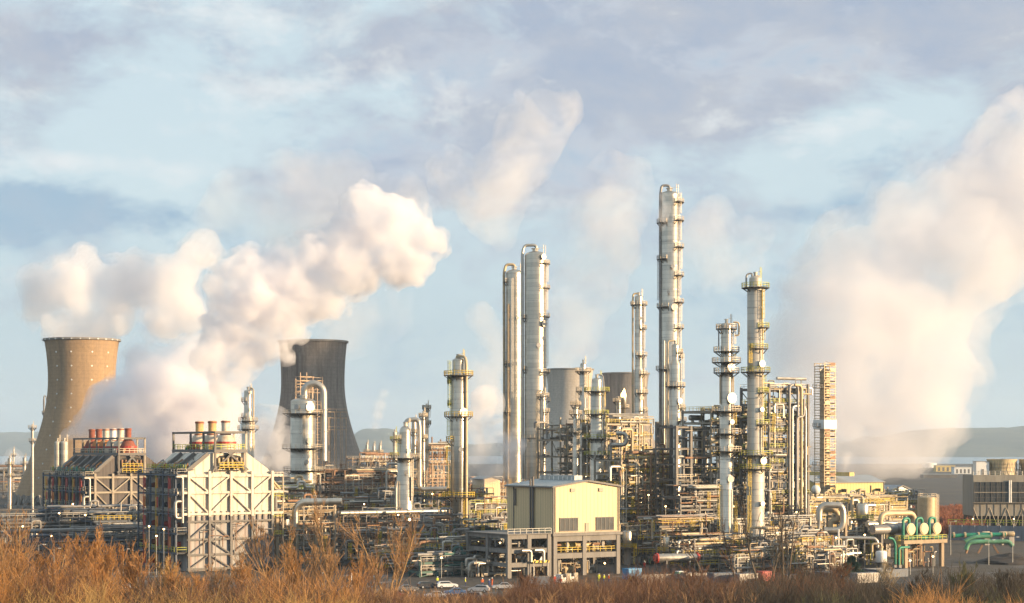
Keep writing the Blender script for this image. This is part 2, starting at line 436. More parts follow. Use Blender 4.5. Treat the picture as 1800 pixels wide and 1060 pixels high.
fin = mixc(nt, mathn(nt, 'MULTIPLY', whi_m, .8), fin, k3(.84, .88, .90))
nt.links.new(fin, bg.inputs['Color'])

# ------------------------------------------------------------------ ground, water, hills, haze
def ground_mat():
    m = bpy.data.materials.new('ground_dirt'); nt, b = nodes_of(m); geo = N(nt, 'ShaderNodeNewGeometry'); pos = geo.outputs['Position']
    a = ramp(nt, noise(nt, pos, .02, 5, .6), .4, .6); d = ramp(nt, noise(nt, pos, .35, 5, .65), .52, .66)
    c = mixc(nt, a, (.032, .030, .029), (.060, .046, .032))
    c = mixc(nt, mathn(nt, 'MULTIPLY', d, .6), c, (.10, .08, .055))
    fr = ramp(nt, noise(nt, pos, .09, 6, .7), .56, .66)
    sp = N(nt, 'ShaderNodeSeparateXYZ'); nt.links.new(pos, sp.inputs[0])
    near = ramp(nt, sp.outputs[1], 520., 400.)
    c = mixc(nt, mathn(nt, 'MULTIPLY', mathn(nt, 'MULTIPLY', fr, near), .45), c, (.42, .44, .48))     # frost patches
    nt.links.new(c, b.inputs['Base Color']); b.inputs['Roughness'].default_value = .95
    M['ground'] = m
ground_mat()
ys = list(np.linspace(60, 360, 31)) + [420, 520, 700, 1000, 1500, 2200, 3000, 3660, 3720, 3800, 6000, 12000, 40000]
xs = [-40000, -9000, -3000, -1000] + list(np.linspace(-500, 500, 41)) + [1000, 3000, 9000, 40000]
V, Fc = [], []
ng = random.Random(3)
for y in ys:
    for x in xs:
        z = gz(x, y)
        if y < 345 : z += ng.uniform(-.4, .4)
        if y >= 3720: z = -4
        V.append((x, y, z))
for j in range(len(ys) - 1):
    for i in range(len(xs) - 1):
        o = j * len(xs) + i; Fc.append((o, o + 1, o + 1 + len(xs), o + len(xs)))
g = mesh_from(np.array(V), Fc, 'ground'); g.data.materials.append(M['ground']); structure(g)

def water_mat():
    m = bpy.data.materials.new('estuary_water'); nt, b = nodes_of(m)
    b.inputs['Base Color'].default_value = (.10, .15, .19, 1); b.inputs['Roughness'].default_value = .22
    geo = N(nt, 'ShaderNodeNewGeometry'); mp = N(nt, 'ShaderNodeMapping'); mp.inputs['Scale'].default_value = (.02, .08, 1); nt.links.new(geo.outputs['Position'], mp.inputs[0])
    bp = N(nt, 'ShaderNodeBump'); bp.inputs['Strength'].default_value = .25; nt.links.new(noise(nt, mp.outputs[0], 4, 4), bp.inputs['Height']); nt.links.new(bp.outputs[0], b.inputs['Normal'])
    M['water'] = m
water_mat()
w = mesh_from(np.array([(-15000, 3690, -1.), (15000, 3690, -1.), (15000, 8200, -1.), (-15000, 8200, -1.)]), [(0, 1, 2, 3)], 'water'); w.data.materials.append(M['water']); structure(w)

def hill_mat():
    m = bpy.data.materials.new('hill_fields'); nt, b = nodes_of(m); geo = N(nt, 'ShaderNodeNewGeometry'); pos = geo.outputs['Position']
    a = ramp(nt, noise(nt, pos, .0022, 5, .6), .42, .58)
    c = mixc(nt, a, (.028, .040, .036), (.07, .075, .05)); c = mixc(nt, ramp(nt, noise(nt, pos, .012, 4, .6), .5, .62), c, (.03, .035, .03))
    nt.links.new(c, b.inputs['Base Color']); b.inputs['Roughness'].default_value = .95
    M['hill'] = m
hill_mat()
from mathutils import noise as mnoise
def hills(x0, x1, y0, y1, prof, rough, seed):
    """a ridge: prof(px) gives the skyline row in the photograph for the crest distance"""
    nx, ny = 150, 14; V, Fc = [], []
    for j in range(ny):
        t = j / (ny - 1); y = y0 + (y1 - y0) * t
        for i in range(nx):
            u = i / (nx - 1); x = x0 + (x1 - x0) * u
            yc = y0 + (y1 - y0) * .72; px = 900 + F * x / yc
            top = HC + (HY - prof(px)) * yc / F
            sh = math.sin(min(1, t / .72) * math.pi / 2) ** .8 if t < .72 else 1 - .5 * (t - .72) / .28
            z = top * sh + rough * mnoise.fractal(Vector((x * .002, y * .002, seed)), .6, 2.2, 6) * sh * (1 if t > .1 else .2)
            e = min(1, u / .12, (1 - u) / .12); z = z * e * e * (3 - 2 * e) - (1 - e) * 3
            V.append((x, y, z - (2 if t == 0 else 0)))
    for j in range(ny - 1):
        for i in range(nx - 1):
            o = j * nx + i; Fc.append((o, o + 1, o + 1 + nx, o + nx))
    h = mesh_from(np.array(V), Fc, 'hills'); h.data.materials.append(M['hill']); structure(h)
    h.data.polygons.foreach_set('use_smooth', [True] * len(Fc))
def prof_far(px):
    return 768 - 4 * math.sin(px / 160.) + (10 if 560 < px < 1500 else 0) - 6 * math.exp(-((px - 60) / 160) ** 2)
def prof_right(px):
    t = max(0., min(1., (px - 1380) / 300.)); return 792 - 40 * t * t * (3 - 2 * t)
def prof_mid(px):
    return 790 - 27 * math.exp(-((px - 668) / 42.) ** 6) - 9 * math.exp(-((px - 700) / 300.) ** 2)
hills(-5200, 5200, 10500, 14000, prof_far, 22, 1.)
hills(400, 4200, 7300, 9300, prof_right, 14, 5.)
hills(-1400, 300, 8200, 9800, prof_mid, 8, 9.)

def vol_mat(name, dens, col=(1, 1, 1), an=.0):
    m = bpy.data.materials.new(name); m.use_nodes = True; nt = m.node_tree; nt.nodes.remove(nt.nodes['Principled BSDF'])
    v = nt.nodes.new('ShaderNodeVolumePrincipled'); v.inputs['Color'].default_value = (*col, 1)
    v.inputs['Density'].default_value = dens; v.inputs['Anisotropy'].default_value = an
    nt.links.new(v.outputs[0], nt.nodes['Material Output'].inputs['Volume'])
    M[name] = m
    return m
vol_mat('haze_air', 6.5e-5, (.66, .83, 1.), .1)
mb = MB(); mb.box(Vector((0, 7000, 197.)), 34000, 15600, 406, (X, Y, Z)); hz = mb.build('haze', 'haze_air'); hz['kind'] = 'stuff'

# ------------------------------------------------------------------ steam
tex = {}
for nm, sc, dp in (('billow_big', 24., 2), ('billow_small', 7., 4)):
    t = bpy.data.textures.new(nm, 'CLOUDS'); t.noise_scale = sc; t.noise_depth = dp; tex[nm] = t
def vol_noise(name, dens, lo, hi, scale, rate):
    m = vol_mat(name, dens, (.966, .958, .974), .1); nt = m.node_tree; v = next(n for n in nt.nodes if n.type == 'PRINCIPLED_VOLUME')
    geo = N(nt, 'ShaderNodeNewGeometry'); f = noise(nt, geo.outputs['Position'], scale, 4, .62); f.node.inputs['Distortion'].default_value = .5
    nt.links.new(mathn(nt, 'MULTIPLY', ramp(nt, f, lo, hi), dens), v.inputs['Density'])
    m.cycles.volume_step_rate = rate
    return m
def ico():
    import bmesh
    bm = bmesh.new(); bmesh.ops.create_icosphere(bm, subdivisions=2, radius=1)
    v = np.array([tuple(a.co) for a in bm.verts]); f = np.array([[q.index for q in p.verts] for p in bm.faces]); bm.free()
    return v, f
ICO = ico()
def plume(label, blobs_, s, shells, seed=1, group=None, disp=(1., 1.), thick=.8, puffs=3, base=None, zmin=-.5):
    """blobs (px, py, r px); shells (name, radius factor, density per m, voxel m): nested bodies of vapour of even density"""
    rr = random.Random(seed)
    pts = []
    for px, py, r in blobs_:
        R = r / s; c = P(px, py, s) + Y * rr.uniform(-.35, .35) * R
        pts.append((c, R))
        for k in range(puffs):
            d = Vector((rr.gauss(0, 1), rr.gauss(0, 1) * .7, rr.gauss(0, 1))).normalized(); q = rr.uniform(.3, .5)
            pts.append((c + d * R * rr.uniform(.7, .95), R * q))
    loc = pts[0][0] if base is None else base
    root = thing('steam_plume', label, 'steam plume', loc, group)
    for name, fac, dens, vox, *wisp in shells:
        vs, fs, o = [], [], 0
        for c, R in pts:
            v = ICO[0] * np.array([R * fac, R * fac * thick, R * fac]) + np.array(tuple(c - Vector(loc)))
            v[:, 2] = np.maximum(v[:, 2], zmin - loc[2])
            vs.append(v); fs.append(ICO[1] + o); o += len(v)
        ob = mesh_from(np.concatenate(vs), np.concatenate(fs), name); ob.parent = root
        mname = 'steam_%g' % dens
        ob.data.materials.append(M.get(mname) or vol_mat(mname, dens, (.966, .958, .974), .1)) if not wisp else ob.data.materials.append(vol_noise('steam_wisp_%d_%s' % (seed, name), dens, *wisp[0]))
        r = ob.modifiers.new('union', 'REMESH'); r.mode = 'VOXEL'; r.voxel_size = vox; r.use_smooth_shade = True
        for tn, st in (('billow_big', disp[0] * fac * 9), ('billow_small', disp[1] * fac * 4)):
            d = ob.modifiers.new(tn, 'DISPLACE'); d.texture = tex[tn]; d.texture_coords = 'GLOBAL'; d.strength = st; d.mid_level = .45
    return root
plume('big rounded lavender steam cloud rising from the sunlit tan cooling tower', [(105, 575, 34), (150, 578, 40), (185, 576, 30), (72, 520, 42), (62, 500, 30), (125, 500, 52), (150, 465, 34), (200, 505, 52), (250, 495, 46),
       (300, 520, 52), (320, 480, 46), (345, 445, 42), (365, 425, 26), (335, 555, 40), (280, 570, 34), (215, 565, 34)], 3.45,
      [('veil', 1.16, .055, 2.4, (.42, .62, .045, .25)), ('core', .84, .06, 2.4)], 3, disp=(.8, 1.3), puffs=6)
plume('dense bright white steam column billowing up in front of the sooty cooling tower', [(392, 694, 14), (384, 668, 24), (372, 630, 34), (388, 590, 36), (375, 600, 26), (420, 560, 48), (412, 505, 42), (450, 535, 52), (432, 462, 34),
       (505, 560, 42), (505, 495, 56), (478, 610, 30), (440, 628, 32), (560, 520, 46), (560, 455, 52), (622, 478, 50), (622, 425, 54), (655, 385, 42),
       (700, 440, 52), (705, 395, 46), (744, 420, 36), (725, 475, 30), (640, 365, 34), (592, 535, 26), (420, 660, 20)], 4.6,
      [('veil', 1.16, .17, 1.4, (.42, .60, .10, .18)), ('core', .84, .10, 1.4)], 5, disp=(.7, 1.6), puffs=8)
plume('soft low steam bank drifting behind the row of six furnace stacks', [(112, 768, 12), (150, 748, 30), (190, 722, 40), (240, 705, 55), (300, 690, 70), (370, 720, 55), (230, 765, 45), (300, 775, 55), (380, 785, 40), (250, 640, 40), (330, 640, 50)], 4.4,
      [('veil', 1.15, .16, 3., (.42, .60, .045, .2)), ('core', .86, .10, 3.)], 7, disp=(.9, .7))
plume('thin steam wisp curling between the tall silver vessel and white furnace', [(462, 812, 12), (460, 790, 18), (472, 765, 22), (488, 742, 24), (462, 742, 22)], 4.9,
      [('veil', 1.35, .2, 1.6, (.42, .62, .12, .2)), ('core', .75, .06, 1.6)], 9, disp=(.5, .6))
plume('tall pinkish steam trail high above the twin silver columns', [(880, 408, 26), (868, 380, 38), (860, 345, 46), (890, 320, 48), (905, 285, 50), (930, 240, 54), (955, 195, 46), (985, 190, 30), (795, 285, 26), (800, 330, 30), (770, 300, 18)], 2.5,
      [('veil', 1.3, .028, 4., (.43, .64, .022, .25)), ('core', .78, .006, 4.)], 11, disp=(1.2, .9))
plume('broad grey pink steam shelf spreading behind the bright white steam column', [(420, 350, 45), (480, 340, 50), (540, 330, 55), (600, 330, 50), (470, 400, 50), (560, 400, 60), (380, 380, 35), (640, 560, 50), (680, 545, 40), (600, 590, 40), (700, 340, 40)], 2.4,
      [('veil', 1.3, .016, 5., (.43, .66, .018, .3)), ('core', .85, .003, 5.)], 12, disp=(1.4, 1.))
plume('faint warm steam veil standing above the pale cooling tower', [(990, 632, 26), (1010, 590, 36), (1015, 550, 42), (1035, 500, 52), (1050, 440, 56), (1065, 380, 56), (1085, 330, 50)], 2.15,
      [('veil', 1.4, .016, 5., (.42, .66, .018, .3)), ('core', .8, .004, 5.)], 13, disp=(1.2, .9))
plume('faint steam puffs to the right of the tallest column', [(1235, 440, 36), (1250, 395, 36), (1275, 430, 30), (1320, 410, 26), (1345, 395, 16), (1290, 470, 36), (1240, 490, 30)], 2.2,
      [('veil', 1.4, .018, 5., (.44, .64, .022, .3)), ('core', .8, .003, 5.)], 15, disp=(1.2, .9))
plume('huge sunlit cream steam cloud climbing out of the right side of the works', [(1440, 780, 40), (1500, 785, 62), (1560, 790, 60), (1605, 775, 62), (1640, 740, 55), (1500, 700, 85), (1580, 680, 95), (1650, 650, 70), (1430, 640, 62), (1410, 560, 56),
       (1480, 560, 95), (1580, 540, 105), (1655, 560, 72), (1410, 500, 38), (1500, 460, 76), (1600, 420, 86), (1700, 430, 95), (1650, 350, 62), (1740, 340, 85), (1800, 300, 95), (1815, 420, 80), (1720, 500, 62), (1685, 690, 26), (1860, 240, 95), (1900, 330, 90), (1385, 520, 22), (1375, 640, 30), (1390, 720, 36), (1380, 590, 40), (1770, 470, 60), (1480, 822, 26), (1540, 832, 26), (1600, 822, 32), (1640, 800, 32)], 3.65,
      [('veil', 1.3, .035, 3.6, (.42, .64, .03, .25)), ('core', .86, .035, 3.6)], 17, disp=(1., 1.2), base=Gd(1580, 3.65), zmin=14.)
plume('steam drifting across the foot of the twin silver columns', [(858, 815, 26), (885, 812, 24), (832, 824, 16), (862, 775, 26), (848, 742, 22), (862, 705, 20), (893, 780, 22)], 5.6,
      [('veil', 1.4, .22, 1.7, (.42, .62, .1, .2)), ('core', .8, .06, 1.7)], 19, disp=(.5, .6))
plume('low steam bank drifting about the foot of the sooty cooling tower', [(470, 770, 26), (490, 800, 26), (450, 800, 20), (505, 770, 18), (420, 790, 22)], 4.2,
      [('veil', 1.4, .12, 2.4, (.42, .62, .06, .25)), ('core', .8, .05, 2.4)], 27, disp=(.6, .6))
plume('pale steam haze lingering between the front column and twin columns', [(850, 640, 26), (842, 690, 26), (868, 600, 24), (850, 560, 22)], 2.6,
      [('veil', 1.5, .03, 4., (.42, .64, .03, .3)), ('core', .8, .005, 4.)], 28, disp=(.8, .6))
plume('thin steam wreath curling around the head of the tallest column', [(1166, 348, 9), (1168, 366, 11), (1166, 384, 10), (1164, 400, 7)], 5.72,
      [('veil', 1.3, .14, .8, (.40, .62, .25, .2)), ('core', .7, .08, .8)], 29, disp=(.1, .2))
plume('small distant steam puff standing above the blue hill', [(660, 748, 9), (664, 730, 11), (668, 712, 12), (675, 692, 9)], 1.2,
      [('veil', 1.2, .008, 3.), ('core', .8, .02, 3.)], 21, disp=(.5, .6))
plume('narrow white steam jet above the blue roofed yellow hall', [(1481, 842, 2.5), (1482, 834, 4), (1484, 825, 6), (1487, 815, 9), (1490, 803, 11)], 4.6,
      [('veil', 1.1, .06, .7), ('core', .7, .12, .7)], 23, disp=(.15, .2), puffs=1)
plume('low white steam patch at the far left behind distant pipework', [(12, 815, 12), (24, 804, 15), (4, 826, 12), (38, 812, 9)], 2.2,
      [('veil', 1.2, .02, 2.5), ('core', .75, .05, 2.5)], 25, disp=(.4, .5))
def cooling_tower(label, px, s, ytop, top_w, throat_w, ythroat, base_w, m, dots=False):
    c = Gd(px, s); t = thing('cooling_tower', label, 'cooling tower', c)
    zt, zth = zz(ytop, s), zz(ythroat, s); z0 = 6.
    ra, rt, rb = throat_w / 2 / s, top_w / 2 / s, base_w / 2 / s
    def rad(z):
        if z > zth: k = (zt - zth) / math.sqrt((rt / ra) ** 2 - 1)
        else: k = (zth - z0) / math.sqrt((rb / ra) ** 2 - 1)
        return ra * math.sqrt(1 + ((z - zth) / k) ** 2)
    prof = [(rad(z0 + (zt - z0) * i / 40), z0 + (zt - z0) * i / 40) for i in range(41)]
    inner = [(r - .7, z) for r, z in reversed(prof)]
    mb = MB(); mb.lathe(c, prof + inner + [prof[0]], 96, cap=False); mb.build('shell', m, t, True)
    mb = MB(); mb.lathe(c, [(rt + .02, zt - .9), (rt + .75, zt - .8), (rt + .75, zt + .15), (rt - .8, zt + .15), (rt - .8, zt - .5)], 96, cap=False); mb.build('rim', 'concrete', t, True)
    for i in range(36):
        a = 2 * math.pi * i / 36; b = 2 * math.pi * (i + .5) / 36; d = 2 * math.pi * (i + 1) / 36; q = rad(z0)
        mb = MB(); top = c + Vector((q * math.cos(b), q * math.sin(b), z0 + .3))
        for e in (a, d): mb.bar(c + Vector(((q + 1.6) * math.cos(e), (q + 1.6) * math.sin(e), 0)), top, .8, .8)
        mb.build('leg', 'concrete', t)
    mb = MB(); mb.lathe(c, [(rb + 5, 0), (rb + 5, 1.4), (rb + 4.4, 1.4), (rb + 4.4, 0)], 64, cap=False); mb.build('basin_wall', 'concrete', t)
    if dots:
        for az in (-160, -122, -94, -60, -30):
            z = zt - 7
            while z > 12:
                r = rad(z); a = math.radians(az); d = Vector((math.cos(a), math.sin(a), 0)); p = c + d * (r + .02) + Z * z
                mb = MB(); mb.cyl(p - d * .1, p + d * .12, .42, n=8); mb.build('inspection_disc', 'white_paint', t); z -= 7.
        for az in range(-170, 0, 13):
            a = math.radians(az); d = Vector((math.cos(a), math.sin(a), 0)); p = c + d * (rt + .8) + Z * (zt - .5)
            mb = MB(); mb.cyl(p - d * .1, p + d * .2, .35, n=8); mb.build('rim_light_housing', 'white_paint', t)
    return t
cooling_tower('tan concrete cooling tower lit gold on one half with white inspection discs', 144, 3.45, 597, 129, 116, 668, 228, 'tower_tan', True)
cooling_tower('sooty cooling tower, its concrete darkened for shade, behind the scaffolded silver vessel', 550, 3.3, 600, 120, 111, 672, 224, 'tower_shade_soot')
cooling_tower('pale grey cooling tower half hidden behind the taller twin silver column', 1001, 2.15, 649, 84, 76, 694, 150, 'tower_pale')
cooling_tower('brownish cooling tower furthest back behind the little flare stack', 1100, 2.1, 656, 82, 74, 700, 146, 'tower_shade_soot')
def rad_at(secs, s, py):
    for y0, y1, w in secs:
        if y1 <= py <= y0: return w / 2 / s
    return secs[-1][2] / 2 / s
def column(label, px, s, secs, m='clad', plats=(), ladders=(), pipes=(), ways=(), rail='rail_cream', name='process_tower', group=None, dome=.45, dx=None, bands=True):
    """secs: (row bottom, row top, width px) upward; plats: (row, reach m, from deg, to deg); ladders: (deg, row low, row high, paint);
    pipes: (list of (px, row, metres further back), radius px, paint); ways: (deg, row, radius m) manhole stubs"""
    base = Gd(px, s); t = thing(name, label, 'column', base, group)
    secs = [(HY + HC * s if i == 0 and y0 is None else y0, y1, w) for i, (y0, y1, w) in enumerate(secs)]
    prof = []
    for i, (y0, y1, w) in enumerate(secs):
        z0, z1, r = max(0, zz(y0, s)), zz(y1, s), w / 2 / s
        if i and abs(r - prof[-1][0]) > .05: z0 += abs(r - prof[-1][0]) * 1.6
        prof += [(r, z0), (r, z1)]
    r, z1 = prof[-1]
    mb = MB(); mb.lathe(base, prof, 28, cap=True); mb.build('shell', m, t, True)
    mb = MB(); dm = [(r * math.cos(a), z1 + r * dome * 2 * math.sin(a) * .5) for a in [math.pi / 2 * k / 6 for k in range(6)]] + [(.15, z1 + r * dome)]
    mb.lathe(base, dm, 28, cap=True); mb.build('top_head', m, t, True)
    mb = MB(); mb.cyl(base + Z * (z1 + r * dome - .3), base + Z * (z1 + r * dome + .7), max(.25, r * .28), n=10)
    mb.cyl(base + Z * (z1 + r * dome + .7), base + Z * (z1 + r * dome + .95), max(.35, r * .38), n=10); mb.build('top_nozzle', m, t)
    if bands:
        ztot = prof[-1][1]; q = 4.
        while q < ztot - 1:
            rr_ = next((prof[j + 1][0] for j in range(0, len(prof), 2) if prof[j][1] <= q <= prof[j + 1][1]), None)
            if rr_: mb = MB(); mb.sector(base, rr_ - .05, rr_ + .05, q, q + .16, 0, 360); mb.build('stiffening_ring', 'clad_dull', t)
            q += 7.5
    mb = MB(); tz = z1 + r * dome; mb.bar(base + X * r * .75 + Z * z1, base + X * r * .75 + Z * (tz + 2.2), .12, .12); mb.bar(base + X * r * .45 + Z * (tz + 1.1), base + X * r * .95 + Z * (tz + 1.1), .1, .1); mb.bar(base + X * r * .95 + Z * (z1 - 1), base + X * r * .95 + Z * (tz + 2.0), .1, .1); mb.bar(base + X * r * .75 + Z * (tz + 2.), base + X * r * .95 + Z * (tz + 2.), .1, .1); mb.build('davit', rail, t)
    for row, reach, a0, a1 in plats:
        z = zz(row, s); rr_ = rad_at(secs, s, row); mb = MB(); mb.sector(base, rr_ + .02, rr_ + reach, z - .14, z, a0, a1)
        k = max(3, int(abs(a1 - a0) / 40))
        for i in range(k + 1):
            a = math.radians(a0 + (a1 - a0) * i / k); d = Vector((math.cos(a), math.sin(a), 0))
            mb.bar(base + d * (rr_ + .03) + Z * (z - 1.3), base + d * (rr_ + reach * .9) + Z * (z - .16), .14, .14)
        dk = mb.build('platform', 'grating', t)
        n = max(4, int(abs(a1 - a0) / 15)); R2 = rr_ + reach - .06
        pts = [base + Vector((R2 * math.cos(math.radians(a0 + (a1 - a0) * i / n)), R2 * math.sin(math.radians(a0 + (a1 - a0) * i / n)), z)) for i in range(n + 1)]
        if abs(a1 - a0) < 359:
            for e, a in ((0, a0), (-1, a1)):
                p = base + Vector((math.cos(math.radians(a)), math.sin(math.radians(a)), 0)) * (rr_ + .1) + Z * z
                pts = [p] + pts if e == 0 else pts + [p]
        mb = MB(); mb.rails(pts, 1.15, .06, 1.2); mb.build('railing', rail, dk)
    for dg, y0, y1, pm in ladders:
        a = math.radians(dg); d = Vector((math.cos(a), math.sin(a), 0)); rr_ = max(rad_at(secs, s, y0 - 1), rad_at(secs, s, y1 + 1))
        mb = MB(); mb.ladder(base + d * (rr_ + .25), zz(y0, s), zz(y1, s), d); mb.build('ladder', pm, t)
    for pts, r_px, pm in pipes:
        mb = MB(); mb.tube([P(a, b, s) + Y * e for a, b, e in pts], r_px / s, 10, bend=max(2.2 * r_px / s, .8)); po = mb.build('pipe', pm, t, True)
        mb = MB()
        for (a, b, e), (a2, b2, e2) in zip(pts[:-1], pts[1:]):
            p, q = P(a, b, s) + Y * e, P(a2, b2, s) + Y * e2; L = (q - p).length
            if L < 8: continue
            for i in range(1, int(L / 7)):
                c = p + (q - p) * (i * 7 / L); d = (q - p).normalized(); mb.cyl(c - d * .1, c + d * .1, r_px / s * 1.25, n=10)
        mb.build('flange', 'clad_dull', po)
    for dg, row, rr2 in ways:
        a = math.radians(dg); d = Vector((math.cos(a), math.sin(a), 0)); rr_ = rad_at(secs, s, row); p = base + Z * zz(row, s) + d * (rr_ - .2)
        mb = MB(); mb.cyl(p, p + d * .75, rr2, n=14); mb.cyl(p + d * .75, p + d * .95, rr2 * 1.25, n=14); mb.build('manhole', 'clad_dull', t)
    return t
def side_plats(rows, reach=1.5, a0=-62, a1=48):
    return [(r, reach, a0, a1) for r in rows]

# the tallest column and its side line
column('tallest silver column, banded, with small balconies up its sunlit side', 1177, 5.6, [(None, 840, 36), (840, 352, 34), (352, 343, 33)], plats=side_plats([356, 388, 435, 485, 532, 577, 628, 690], 1.5) + [(392, 1., 160, 250), (456, 1., 160, 250), (540, 1., 150, 260), (650, 1.3, 150, 290), (748, 1.4, 150, 290)],
       ladders=[(-28, 435, 388, 'rail_cream'), (-20, 485, 435, 'rail_cream'), (-34, 532, 485, 'rail_cream'), (-22, 577, 532, 'rail_cream'), (195, 540, 456, 'rail_grey'), (-28, 388, 340, 'rail_cream'), (-30, 628, 577, 'rail_cream')],
       pipes=[([(1177, 340, 0), (1177, 326, 0), (1163, 326, 0), (1160, 345, -1), (1160, 840, -1)], 2.3, 'pipe_grey'), ([(1166, 600, -3), (1166, 840, -3)], 1.6, 'pipe_silver'), ([(1172, 640, -4), (1172, 846, -4)], 1.2, 'pipe_cream')],
       ways=[(-70, 541, .9), (-80, 470, .5), (-40, 620, .7), (-100, 515, .4)], name='distillation_tower')
mbx = None
column('shorter silver column standing against the lower sunlit side of the tallest column', 1187, 5.95, [(None, 680, 22), (680, 640, 20), (640, 607, 13)], plats=[(679, 1.3, -180, 180), (620, 1.2, -80, 60), (740, 1.5, -70, 70), (775, 1.5, -70, 70), (718, 1.2, -60, 60)],
       ladders=[(-20, 679, 622, 'rail_cream'), (-25, 740, 682, 'rail_cream')], pipes=[([(1186, 604, 0), (1186, 599, 0), (1174, 599, -.5), (1173, 842, -2)], 1.3, 'pipe_cream')], ways=[(-60, 705, .7)], name='distillation_tower')
column('taller of the twin silver columns with a curved pipe over its domed head', 941, 5.2, [(None, 450, 38)], plats=side_plats([464, 507, 557, 655, 705, 760], 1.3) + [(560, 1., 165, 215), (650, 1., 165, 215), (770, 1.2, 160, 280), (800, 1.2, -70, 60)],
       ladders=[(-22, 507, 457, 'rail_cream'), (-26, 557, 507, 'rail_cream'), (-22, 655, 557, 'rail_cream'), (-26, 760, 655, 'rail_cream')],
       pipes=[([(943, 446, 0), (943, 431, 0), (922, 431, 0), (918, 445, -.5), (919, 842, -.5)], 2.6, 'pipe_silver')], ways=[(-75, 608, .7), (-50, 453, .8), (-85, 690, .6), (-45, 570, .9)], name='distillation_tower')
column('lower of the twin silver columns with two slim pipes down its shaded side', 904, 5.0, [(None, 480, 29)], plats=[(496, 1.2, 150, 220), (640, 1., 150, 220), (725, 1., 150, 240)],
       ladders=[(-100, 700, 490, 'rail_grey')], pipes=[([(905, 478, 0), (905, 465, 0), (889, 465, 0), (886, 480, -.5), (887, 846, -.5)], 2.6, 'pipe_cream'), ([(893, 535, -2.5), (893, 842, -2.5)], 1.2, 'pipe_cream')], ways=[(-85, 640, .55), (-70, 560, .5)], name='distillation_tower')
column('slim short silver column in front of the taller twin with cream balconies', 954, 5.4, [(None, 695, 11)], plats=[(697, 1.1, -180, 180), (724, 1.3, -80, 80), (775, 1.3, -80, 80), (750, 1.1, -60, 60)], ladders=[(200, 830, 692, 'rail_cream'), (-20, 775, 724, 'rail_cream')],
       pipes=[([(954, 693, 0), (954, 687, 0), (944, 687, 0), (943, 832, -1)], 1., 'pipe_cream')], ways=[(-80, 800, .5)])
column('slim tall column with a pipe alongside, left of the tallest column', 1123, 5.3, [(None, 650, 17), (650, 522, 14)], plats=[(536, 1.5, -180, 180), (578, 1.3, -80, 80), (625, 1.5, -120, 80), (658, 1.3, -90, 80), (691, 1.5, -120, 80), (722, 1.4, -90, 60), (780, 1.5, -150, 60)],
       ladders=[(-30, 578, 536, 'rail_cream'), (-34, 625, 578, 'rail_cream'), (-28, 658, 625, 'rail_cream'), (-30, 691, 658, 'rail_cream')],
       pipes=[([(1123, 522, 0), (1123, 516, 0), (1113, 516, 0), (1112, 530, -.5), (1112, 748, -.5)], 1.7, 'pipe_cream'), ([(1131, 530, -1), (1131, 800, -1)], .9, 'pipe_cream')], ways=[(-70, 700, .6), (-80, 560, .5), (-60, 740, .5)], name='distillation_tower')
column('mid height silver column with green railed decks behind the cream shed', 1049, 6.0, [(None, 770, 24), (770, 688, 22), (688, 668, 18)], plats=[(688, 1.9, -180, 180), (728, 1.7, -180, 180), (771, 1.8, -180, 180), (800, 1.8, -180, 180)], rail='rail_lime',
       ladders=[(-25, 771, 728, 'rail_lime'), (-150, 800, 771, 'rail_yellow'), (-30, 728, 688, 'rail_yellow')], ways=[(-80, 765, .6), (-70, 790, .6)], pipes=[([(1049, 664, 0), (1049, 658, 0), (1060, 660, 0), (1062, 700, -1.4), (1062, 800, -1.4)], 1.4, 'pipe_grey')], name='distillation_tower')
column('slender silver column with a boxy railed head behind the green railed column', 1025, 5.6, [(None, 700, 15), (700, 655, 13), (655, 640, 10)], plats=[(653, 1.7, -180, 180), (687, 1.1, 130, 240), (738, 1.3, -180, 0), (790, 1.3, -180, 0)], ladders=[(-60, 700, 653, 'rail_cream'), (190, 760, 687, 'rail_cream')],
       pipes=[([(1034, 660, -1), (1034, 830, -1)], .9, 'pipe_cream')], ways=[(-70, 720, .5)])
column('thin short column clustered with the boxy headed slender column', 1012, 5.7, [(None, 760, 11), (760, 716, 9)], plats=[(728, 1.2, -180, 180), (760, 1.2, -180, 20), (712, .9, -180, 180)], ladders=[(-60, 800, 728, 'rail_cream')], ways=[(-80, 740, .5)])
column('short stub column with a bent vent pipe and burning flare beside it', 1087, 5.0, [(None, 704, 10)], plats=[(706, 1., -180, 180)], pipes=[([(1087, 702, 0), (1087, 696, 0), (1082, 698, 0), (1081, 760, -.5)], 1., 'pipe_grey')])
# flare
c = Gd(1096, 5.05); fl = thing('flare_stack', 'small flare stack with an orange flame at its tip', 'flare', c)
zt = zz(698, 5.05); mb = MB(); mb.lathe(c, [(.8, 0), (.8, zt - 3), (1.05, zt - 2.6), (1.05, zt)], 16); mb.build('riser', 'clad', fl, True)
mb = MB(); mb.sector(c, 1.06, 2.2, zz(718, 5.05), zz(718, 5.05) + .15, 0, 360); dk = mb.build('platform', 'grating', fl)
mb = MB(); mb.rails([c + Vector((2.1 * math.cos(k * .6283), 2.1 * math.sin(k * .6283), zz(718, 5.05) + .15)) for k in range(10)], 1.1, .06, 1.3, True); mb.build('railing', 'rail_cream', dk)
mb = MB()
for k, (dx, h, r) in enumerate(((0, 2.6, .8), (.5, 3.2, .55), (-.5, 1.7, .5), (1., 2., .4))):
    mb.lathe(c + Vector((dx * .6, .2 * k, zt - .1)), [(r * .6, 0), (r, h * .3), (r * .7, h * .6), (.02, h)], 10)
mb.build('flame', 'flame', fl, True)

